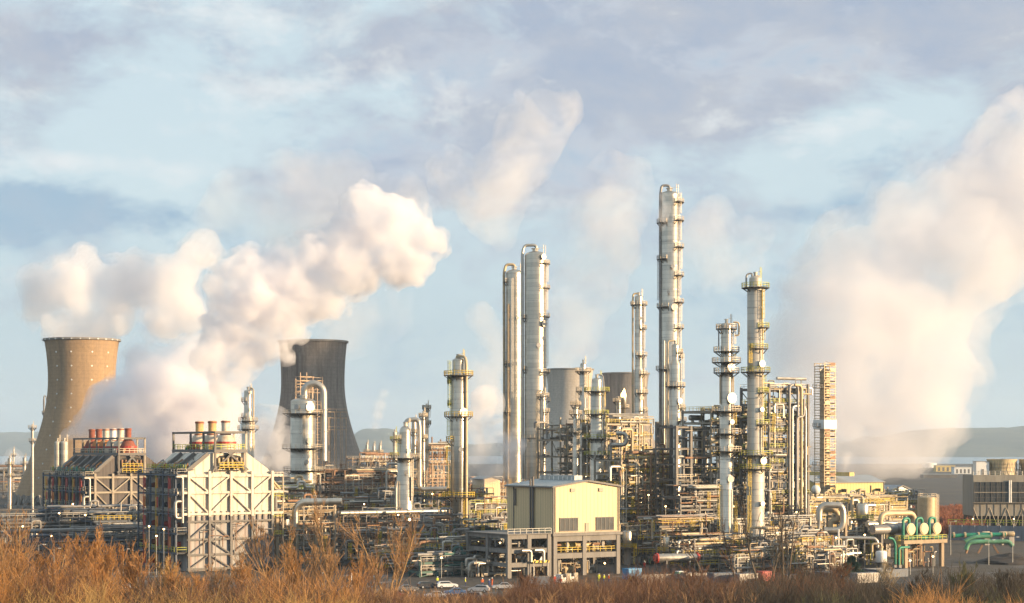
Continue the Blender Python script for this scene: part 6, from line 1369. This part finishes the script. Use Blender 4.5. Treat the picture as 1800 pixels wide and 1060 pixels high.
for i, (px, d, yt, tw, ld, sp_, lab) in enumerate(((75, 262, 960, 'twig_orange', 5, .4, 'fan shaped orange shrub at the left between the two nearest trees'), (112, 255, 985, 'twig_tan', 4, .5, 'low tan shrub under the left street lights'), (175, 268, 972, 'twig_orange', 5, .35, 'orange shrub between the two upright orange twigged trees'),
        (248, 272, 968, 'twig_orange', 5, .4, 'orange shrub directly below the burner galleries'), (285, 280, 990, 'twig_straw', 4, .45, 'straw coloured shrub at the lower corner of the white furnace'), (330, 270, 1000, 'twig_orange', 5, .5, 'low orange shrub under the left half of the white furnace'), (385, 276, 1004, 'twig_tan', 5, .45, 'low tan shrub under the right half of the white furnace'),
        (425, 284, 990, 'twig_orange', 4, .4, 'orange shrub beneath the right gallery of the white furnace'), (508, 288, 965, 'twig_orange', 5, .35, 'orange shrub between the slim and bushy bare trees'), (560, 286, 975, 'twig_tan', 4, .35, 'tan shrub between the bushy and straight bare trees'), (632, 290, 990, 'twig_orange', 4, .4, 'orange shrub between the straight and double trunked trees'),
        (655, 296, 965, 'twig_tan', 3, .3, 'thin tan shrub just left of the double trunked tree'), (1215, 300, 1000, 'twig_brown', 5, .4, 'brown shrub below the palisade wall'), (1430, 292, 1004, 'twig_dark', 5, .45, 'dark shrub in front of the silver pipe loop'), (1468, 300, 995, 'twig_brown', 5, .4, 'reddish shrub just left of the conifer'), (1620, 285, 1012, 'twig_dark', 5, .5, 'dark shrub below the exchanger platform'), (1690, 280, 1000, 'twig_olive', 5, .5, 'olive shrub right of the exchanger platform'), (1770, 276, 1004, 'twig_dark', 6, .5, 'dark shrub in front of the earth heap'), (1130, 300, 1008, 'twig_brown', 5, .45, 'brown shrub in front of the blue container'), (1010, 292, 1024, 'twig_tan', 5, .5, 'low tan shrub in front of the white cabins'), (925, 296, 1018, 'twig_brown', 5, .4, 'brown shrub right of the silver saloon car'))):
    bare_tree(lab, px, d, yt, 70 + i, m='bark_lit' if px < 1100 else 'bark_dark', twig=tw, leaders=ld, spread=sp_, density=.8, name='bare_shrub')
# conifer
c = Gd(1497, 7.9); t = thing('conifer', 'dark green conifer bush at the foot of the silver pipe loop', 'tree', c); rr = random.Random(5); A, B = [], []
H_ = 5.2
for i in range(5200):
    z = rr.uniform(.2, 1) ** .9 * H_; R_ = (1 - (z / H_) ** 1.4) * 3.6 * (.75 + .35 * math.sin(z * 4 + rr.uniform(0, 1.5))) + .1; a = rr.uniform(0, 6.283); q = rr.uniform(.35, 1) * R_; p = Vector((q * math.cos(a), q * math.sin(a), z)); A.append(tuple(p)); B.append(tuple(p + Vector((math.cos(a) * .4 + rr.gauss(0, .15), math.sin(a) * .4 + rr.gauss(0, .15), rr.gauss(.05, .16)))))
o = segs_mesh(A, B, [.06] * len(A), [.015] * len(A), 'crown', 3); o.data.materials.append(M['leaf_conifer']); o.parent = t
mb = MB(); mb.cyl(c, c + Z * 4.8, .2, .04); mb.build('trunk', 'bark_dark', t)

# ------------------------------------------------------------------ car park
def car_proto(kind):
    t = thing('parked_car', 'x', 'car', Vector((0, 0, 0))); L, Wd = (4.4, 1.76) if kind != 'van' else (5.2, 1.95)
    if kind == 'hatch': pr = [(-2.15, .35), (-2.2, .75), (-2.1, 1.0), (-1.95, 1.05), (-1.65, 1.46), (.35, 1.5), (1.05, 1.02), (2.0, .86), (2.2, .65), (2.2, .35)]; gl = [(-1.72, 1.06), (-1.48, 1.40), (.28, 1.43), (.85, 1.06)]
    elif kind == 'saloon': pr = [(-2.2, .35), (-2.25, .9), (-1.5, 1.0), (-.95, 1.42), (.3, 1.44), (1.0, 1.0), (2.05, .85), (2.25, .65), (2.25, .35)]; gl = [(-1.3, 1.02), (-.86, 1.36), (.24, 1.38), (.8, 1.02)]
    else: pr = [(-2.55, .4), (-2.6, 1.9), (-2.45, 2.05), (1.1, 2.05), (1.7, 1.3), (2.4, 1.1), (2.6, .8), (2.6, .4)]; gl = [(.35, 1.3), (.35, 1.85), (1.0, 1.85), (1.42, 1.3)]
    n = len(pr); mb = MB(); lays = [(-Wd / 2, .9), (-Wd / 2 + .08, 1.), (Wd / 2 - .08, 1.), (Wd / 2, .9)]
    vs = [Vector((x * (.99 if f < 1 else 1), y * (1 - .16 * max(0, z - .95) / .5), .35 + (z - .35) * (1 if f == 1 else .97))) for y, f in lays for x, z in pr]
    mb.add(vs, [tuple(range(n)), tuple(range(4 * n - 1, 3 * n - 1, -1))] + [(l * n + j, (l + 1) * n + j, (l + 1) * n + (j + 1) % n, l * n + (j + 1) % n) for l in range(3) for j in range(n)])
    mb.build('body', 'car_silver', t, True)
    mb = MB()
    for sg in (-1, 1):
        k = len(gl); y0 = [sg * (Wd / 2 * (1 - .16 * max(0, z - .95) / .5) + .005) for x, z in gl]
        mb.add([Vector((x, y, z)) for (x, z), y in zip(gl, y0)] + [Vector((x, y - sg * .04, z)) for (x, z), y in zip(gl, y0)], [tuple(range(k)), tuple(range(2 * k - 1, k - 1, -1))] + [(j, j + k, (j + 1) % k + k, (j + 1) % k) for j in range(k)])
    mb.build('side_window', 'glass_dark', t)
    (xa, za), (xb, zb) = ((.35, 1.5), (1.05, 1.02)) if kind == 'hatch' else (((.3, 1.44), (1.0, 1.0)) if kind == 'saloon' else ((1.1, 2.05), (1.7, 1.3)))
    nv = Vector((za - zb, 0, xb - xa)).normalized() * .012; w = Wd * .4; a_, b_ = Vector((xa, 0, za)), Vector((xb, 0, zb)); pa, pb = a_ + (b_ - a_) * .1 + nv, a_ + (b_ - a_) * .92 + nv
    mb = MB(); mb.add([pa - Y * w, pa + Y * w, pb + Y * (w + .04), pb - Y * (w + .04)] + [v - nv * 2 for v in (pa - Y * w, pa + Y * w, pb + Y * w, pb - Y * w)], [(0, 1, 2, 3), (7, 6, 5, 4), (0, 4, 5, 1), (1, 5, 6, 2), (2, 6, 7, 3), (3, 7, 4, 0)]); mb.build('windscreen', 'glass_dark', t)
    for x in (-L * .3, L * .31):
        for sg in (-1, 1):
            mb = MB(); mb.cyl(Vector((x, sg * (Wd / 2 - .2), .32)), Vector((x, sg * (Wd / 2 + .015), .32)), .32, n=16); wh = mb.build('wheel', 'rubber', t, True)
            mb = MB(); mb.cyl(Vector((x, sg * (Wd / 2 + .0), .32)), Vector((x, sg * (Wd / 2 + .03), .32)), .2, n=12); mb.build('rim', 'car_silver', wh)
    e = max(p[0] for p in pr)
    for sg in (-.62, .62):
        mb = MB(); mb.box(Vector((e - .06, sg, .68)), .14, .34, .14, (X, Y, Z)); mb.build('headlight', 'white_paint', t)
        mb = MB(); mb.box(Vector((-e + .04, sg, .82)), .1, .3, .18, (X, Y, Z)); mb.build('tail_light', 'red_paint', t)
    return t
protos = {k: car_proto(k) for k in ('hatch', 'saloon', 'van')}
used = set()
def park(kind, paint, px, py, rot, label, group='cars parked along the works fence'):
    t = protos[kind] if kind not in used else copy_tree(protos[kind]); used.add(kind)
    s = (py - HY) / HC; t.location = Gd(px, s); t.rotation_euler = (0, 0, math.radians(rot)); t['label'] = label; t['group'] = group
    b = next(c for c in t.children if c.name.startswith('body')); b.material_slots[0].link = 'OBJECT'; b.material_slots[0].material = M['car_' + paint]
    if kind == 'van': t['category'] = 'van'
    return t
park('saloon', 'silver', 884, 1036, 188, 'silver saloon car parked side on below the concrete frame')
park('hatch', 'white', 786, 1034, 12, 'white hatchback with blue tinted flank left of the front column')
park('hatch', 'black', 752, 1034, 20, 'dark hatchback nearest the left of the white hatchback')
park('saloon', 'blue', 800, 1046, 190, 'blue saloon car half hidden by scrub below the white hatchback')
park('hatch', 'silver', 842, 1041, 170, 'silver hatchback between the white hatchback and silver saloon')
park('saloon', 'grey', 716, 1040, 15, 'grey saloon just right of the double trunked tree')
park('van', 'grey', 945, 1030, 185, 'grey van in scrub right of the silver saloon car')
rr = random.Random(77)
for i, (px, py, k, c, lab) in enumerate(((655, 1044, 'hatch', 'black', 'black hatchback behind the double trunked bare tree'), (622, 1040, 'saloon', 'grey', 'dark grey saloon beside the outermost white pole'), (578, 1042, 'hatch', 'blue', 'blue hatchback between two white poles'),
        (545, 1046, 'saloon', 'silver', 'silver saloon behind the bushy bare tree'), (500, 1044, 'hatch', 'grey', 'grey hatchback behind the slim bare tree'), (380, 1036, 'van', 'grey', 'grey van glimpsed through orange scrub under the white furnace'), (352, 1044, 'saloon', 'black', 'black saloon glimpsed through scrub under the white furnace'),
        (300, 1046, 'hatch', 'silver', 'silver hatchback glimpsed through scrub beneath the burner galleries'), (220, 1040, 'saloon', 'white', 'white saloon glimpsed through scrub below the dark trestle'), (170, 1046, 'hatch', 'grey', 'grey hatchback deep in scrub at bottom left'),
        (690, 1052, 'saloon', 'red', 'dull red saloon low behind the double trunked tree'), (765, 1052, 'saloon', 'silver', 'silver saloon lowest in the scrub beneath the blue car'), (830, 1054, 'hatch', 'grey', 'grey hatchback lowest in the scrub right of the blue car'))):
    park(k, c, px, py, rr.choice([10, 190, 25, 200, 165]), lab)
# containers, cabins, site clutter
def cabin(label, px, s, w, dp, h, m, name='site_cabin', cat='cabin', ribs=True, door='steel_light'):
    c = Gd(px, s); t = thing(name, label, cat, c); q = lambda a, b, z: c + U * a + W * b + Z * z
    mb = MB(); mb.box(q(0, 0, h / 2 + .15), w, dp, h); mb.build('body', m, t)
    if ribs:
        mb = MB()
        for k in range(int(w / .5)): mb.box(q(-w / 2 + .25 + k * .5, -dp / 2 - .03, h / 2 + .15), .2, .07, h - .3)
        mb.build('corrugation', m, t)
    mb = MB(); mb.box(q(0, 0, h + .2), w + .1, dp + .1, .12); mb.build('roof', m if ribs else 'white_paint', t)
    mb = MB(); mb.box(q(w * .28, -dp / 2 - .07, 1.15), .9, .08, 2.); mb.build('door', door, t)
    if not ribs: mb = MB(); mb.box(q(-w * .15, -dp / 2 - .05, 1.7), w * .3, .08, .8); mb.build('window', 'glass_dark', t)
    for a in (-w / 2 + .2, w / 2 - .2): mb = MB(); mb.box(q(a, 0, .07), .3, dp, .14); mb.build('skid', 'steel', t)
    return t
cabin('bright blue steel container at the right corner of the cream shed', 1111, 7.9, 3.6, 2.4, 2.3, 'blue_paint', 'shipping_container', 'container', door='blue_paint')
cabin('white site cabin with a blue grey window, inner of the two under the shed', 990, 8.1, 2.4, 2., 1.6, 'white_paint', ribs=False)
cabin('white site cabin standing against its twin under the shed', 1004, 8.05, 2.2, 2., 1.6, 'white_paint', ribs=False)
cabin('pale teal cabinet by the grey palisade wall', 1196, 8.0, 1.8, 1.5, 2., 'green_pale', 'plant_cabinet', 'cabinet', ribs=False)
cabin('white slatted crate stack beside the teal cabinet', 1210, 8.1, 2.6, 2., 2., 'pipe_grey', 'plant_crate', 'crate')
for i, (px, s, w, m_, lab) in enumerate(((1268, 8.1, 6., 'steel_blue', 'slate blue container behind the thin sapling below the crowded column'), (1310, 8.15, 5., 'pipe_grey', 'grey container behind the dark scrub at the flared skirt'), (1345, 8.0, 3.4, 'red_paint', 'dull red container behind the tallest dark bare tree'), (1395, 8.2, 6., 'steel_blue', 'slate blue container in front of the tall steel frame'), (1450, 7.8, 5.5, 'steel_blue', 'low slate skip beneath the silver pipe loop'), (1520, 8.1, 6.5, 'pipe_grey', 'pale grey container right of the conifer'))):
    cabin(lab, px, s, w, 2.4, 2. if 'skip' not in lab else 1.3, m_, 'shipping_container' if 'skip' not in lab else 'waste_skip', 'container' if 'skip' not in lab else 'skip', door=m_)
a, b = Gd(1128, 8.15), Gd(1255, 8.0); t = thing('palisade_fence', 'grey palisade wall in front of the red ended silver drum', 'fence', (a + b) / 2)
for k in range(12): p, r_ = a + (b - a) * k / 12, a + (b - a) * (k + 1) / 12; mb = MB(); mb.bar(p + Z * 1., r_ + Z * 1., .1, 1.9, 0, Z); mb.build('panel', 'pipe_grey', t); mb = MB(); mb.bar(p - Y * .12, p - Y * .12 + Z * 2.2, .12, .12); mb.build('post', 'steel', t)
# white poles and street lights
for i, (px, lab) in enumerate(((515, 'slender white pole nearest the white furnace'), (567, 'slender white pole between the two straightest bare trees'), (618, 'slender white pole beside the double trunked tree'))):
    d = 345; s = F / d; c = Gd(px, s); t = thing('flag_pole', lab, 'pole', c, 'row of slender white poles'); mb = MB(); mb.cyl(c - Z * .2, c + Z * (zz(1007, s)), .09, .05, 10); mb.build('shaft', 'white_paint', t, True); mb = MB(); mb.sphere(c + Z * zz(1007, s), .11, 10, 7); mb.build('finial', 'white_paint', t, True)
for i, (px, ytop, s, lab) in enumerate(((68, 958, 7.6, 'street light at the far left of the dark trestle'), (95, 965, 7.9, 'street light just left of the orange twigged tree'), (216, 966, 7.5, 'street light beside the burner galleries'), (55, 905, 6.2, 'tall thin street light before the fat lit pipes'), (405, 1008, 8.0, 'street light in front of the white furnace'), (1671, 917, 6.4, 'street light at the corner of the exchanger platform'), (1780, 945, 7.0, 'street light at the far right before the green manifold'), (1738, 950, 7.0, 'street light in the gap before the green manifold'), (632, 815, 5.3, 'tall thin lamp mast in the rusty pipework unit'))):
    c = Gd(px, s); zt = zz(ytop, s); t = thing('street_lamp', lab, 'street light', c); mb = MB(); mb.cyl(c, c + Z * zt, .11, .06, 8); mb.build('pole', 'rail_grey', t, True); mb = MB(); mb.bar(c + Z * zt, c + Z * (zt + .15) + X * 1.1, .07, .07); mb.build('arm', 'rail_grey', t); mb = MB(); mb.box(c + Z * (zt + .16) + X * 1.3, .7, .28, .14, (X, Y, Z)); mb.build('lantern', 'white_paint', t)
# lit work lamps on short poles among the pipework
lamps = [(840, 951, 7.3), (879, 954, 7.35), (921, 997, 7.6), (1000, 952, 6.9), (1040, 960, 6.9), (1063, 990, 7.1), (660, 968, 7.0), (748, 975, 7.6), (776, 980, 7.8), (720, 965, 7.2), (700, 905, 6.3), (760, 868, 6.1), (640, 886, 6.0), (590, 900, 6.0), (1344, 943, 7.2), (1270, 930, 7.0), (1228, 960, 7.0), (1170, 890, 6.5), (1140, 870, 6.4), (1290, 890, 6.9), (1400, 900, 6.9), (1470, 945, 7.4),
         (1520, 940, 7.2), (1560, 925, 7.), (1600, 985, 7.6), (1640, 978, 7.6), (1710, 912, 5.0), (1782, 912, 5.0), (104, 902, 7.0), (128, 886, 7.), (150, 905, 7.), (275, 942, 7.6), (262, 925, 7.6), (288, 930, 7.7), (40, 925, 6.8), (90, 942, 7.1), (1010, 905, 6.2), (940, 985, 7.5), (905, 975, 7.5)]
places = ((0, 'small lit work lamp glowing in the dark racks left of the white furnace'), (400, 'small lit work lamp glowing in the pipework between the furnaces and the shed'), (800, 'small lit work lamp glowing around the concrete frames of the cream shed'), (1100, 'small lit work lamp glowing among the pipe racks right of the cream shed'), (1580, 'small lit work lamp glowing around the exchangers and cooling cells'))
for px, py, s in lamps:
    p = P(px, py, s); lab = [b for a, b in places if px >= a][-1]; t = thing('work_lamp', lab, 'lamp', Vector((p.x, p.y, 0)), 'lit work lamps'); t['group'] = 'lit work lamps: ' + lab[27:60]
    mb = MB(); mb.cyl(Vector((p.x, p.y, 0)), p - Z * .2, .06, n=6); mb.build('post', 'rail_grey', t); mb = MB(); mb.sphere(p, .2, 10, 7); mb.build('bulb', 'lamp_glow', t, True); mb = MB(); mb.lathe(p + Z * .12, [(.24, 0), (.1, .14), (.02, .16)], 10); mb.build('hood', 'rail_grey', t)

# ------------------------------------------------------------------ workers
def person_proto():
    J = {'pelvis': (0, 0, .95), 'spine': (0, .01, 1.18), 'chest': (0, 0, 1.38), 'neck': (0, 0, 1.52), 'head': (0, -.015, 1.62), 'crown': (0, 0, 1.74),
         'hipl': (.1, 0, .9), 'kneel': (.11, -.05, .5), 'anklel': (.12, .0, .1), 'toel': (.13, -.17, .05), 'hipr': (-.1, 0, .9), 'kneer': (-.12, -.02, .5), 'ankler': (-.14, .08, .1), 'toer': (-.15, -.1, .05),
         'shl': (.2, 0, 1.42), 'ell': (.28, .03, 1.16), 'wrl': (.27, -.1, .93), 'hal': (.26, -.14, .85), 'shr': (-.2, 0, 1.42), 'elr': (-.29, .04, 1.16), 'wrr': (-.27, -.07, .93), 'har': (-.26, -.1, .85)}
    for sd, sg in (('l', 1), ('r', -1)):
        bx, by, bz = J['ha' + sd]
        for i in range(4): J['f%d%s' % (i, sd)] = (bx - sg * .01, by - .015 + (i - 1.5) * .022, bz - .085 + abs(i - 1.3) * .012)
        J['th' + sd] = (bx - sg * .02, by - .07, bz + .0)
    E = [('pelvis', 'spine'), ('spine', 'chest'), ('chest', 'neck'), ('neck', 'head'), ('head', 'crown')]
    for sd in 'lr':
        E += [('pelvis', 'hip' + sd), ('hip' + sd, 'knee' + sd), ('knee' + sd, 'ankle' + sd), ('ankle' + sd, 'toe' + sd), ('chest', 'sh' + sd), ('sh' + sd, 'el' + sd), ('el' + sd, 'wr' + sd), ('wr' + sd, 'ha' + sd), ('wr' + sd, 'th' + sd)] + [('ha' + sd, 'f%d%s' % (i, sd)) for i in range(4)]
    Rr = {'pelvis': .15, 'spine': .14, 'chest': .16, 'neck': .06, 'head': .1, 'crown': .07, 'hip': .1, 'knee': .065, 'ankle': .05, 'toe': .045, 'sh': .08, 'el': .055, 'wr': .035, 'ha': .035, 'th': .012}
    names = list(J); me = bpy.data.meshes.new('body'); me.from_pydata([J[n] for n in names], [(names.index(a), names.index(b)) for a, b in E], []); o = bpy.data.objects.new('body', me); COL.objects.link(o)
    o.modifiers.new('skin', 'SKIN'); sk = me.skin_vertices
    if not sk:
        import bmesh
        bm = bmesh.new(); bm.from_mesh(me); bm.verts.layers.skin.verify(); bm.to_mesh(me); bm.free(); sk = me.skin_vertices
    for i, n in enumerate(names):
        r = Rr.get(n) or Rr.get(n[:-1]) or .011; sk[0].data[i].radius = (r, r)
        sk[0].data[i].use_root = (n == 'pelvis')
    o.modifiers.new('smooth', 'SUBSURF').levels = 1; o.modifiers['smooth'].render_levels = 1
    dg = bpy.context.evaluated_depsgraph_get(); m2 = bpy.data.meshes.new_from_object(o.evaluated_get(dg)); bpy.data.objects.remove(o)
    for mm in ('overall_navy', 'hi_vis_orange', 'skin_tone'): m2.materials.append(M[mm])
    for p in m2.polygons:
        z, x = p.center.z, abs(p.center.x); p.material_index = 0 if z < .88 and x < .24 else (2 if z > 1.5 or (z < .95 and x > .22) else 1); p.use_smooth = True
    b = bpy.data.objects.new('body', m2); COL.objects.link(b)
    t = thing('person', 'x', 'person', Vector((0, 0, 0))); b.parent = t
    mb = MB(); mb.lathe(Vector((0, -.005, 1.66)), [(.125, 0), (.12, .06), (.08, .12), (.02, .14)], 14); mb.sector(Vector((0, -.03, 1.66)), .1, .165, -.005, .012, 0, 360); mb.build('helmet', 'white_paint', t, True)
    mb = MB(); mb.box(Vector((0, -.115, 1.60)), .035, .05, .05, (X, Y, Z)); mb.build('nose', 'skin_tone', t)
    for sg in (-1, 1): mb = MB(); mb.sphere(Vector((sg * .04, -.1, 1.635)), .016, 8, 6); mb.build('eye', 'black', t)
    return t
pp = person_proto(); first = True
for px, py, rot, jac, leg, lab in ((848, 1031, 20, 'hi_vis_orange', 'overall_navy', 'worker in orange jacket nearest the grey looping column'), (860, 1033, 200, 'overall_navy', 'overall_navy', 'worker in navy overalls beside the silver saloon car'), (865, 1030, 300, 'hi_vis_orange', 'hi_vis_orange', 'worker all in orange standing right behind the navy worker'), (818, 1030, 90, 'hi_vis_yellow', 'overall_navy', 'worker in yellow jacket left of the orange jacketed worker'),
        (769, 1028, 40, 'hi_vis_yellow', 'overall_navy', 'worker in yellow jacket behind the white hatchback'), (975, 1026, 10, 'hi_vis_red', 'hi_vis_red', 'worker in red overalls left of the white cabins'), (986, 1030, 160, 'hi_vis_red', 'overall_navy', 'worker in red jacket in front of the white cabins'), (1053, 1022, 30, 'hi_vis_yellow', 'hi_vis_yellow', 'worker all in yellow, one of three by the shed pier'), (1062, 1024, 220, 'hi_vis_yellow', 'overall_navy', 'worker in yellow jacket and navy trousers by the shed pier'),
        (1070, 1024, 120, 'hi_vis_orange', 'overall_navy', 'worker in orange jacket by the shed pier'), (1108, 1026, 60, 'hi_vis_yellow', 'overall_navy', 'worker in yellow jacket in front of the blue container'), (1133, 1000, 10, 'hi_vis_red', 'hi_vis_red', 'worker in red overalls left of the red ended drum')):
    t = pp if first else copy_tree(pp); first = False; s = (py - HY) / HC; t.location = Gd(px, s); t.rotation_euler = (0, 0, math.radians(rot)); t['label'] = lab; t['group'] = 'workers in high visibility clothing'
    b = next(c for c in t.children if c.name.startswith('body'))
    for i, mm in ((0, leg), (1, jac)): b.material_slots[i].link = 'OBJECT'; b.material_slots[i].material = M[mm]
    b.material_slots[2].link = 'OBJECT'; b.material_slots[2].material = M['skin_tone']
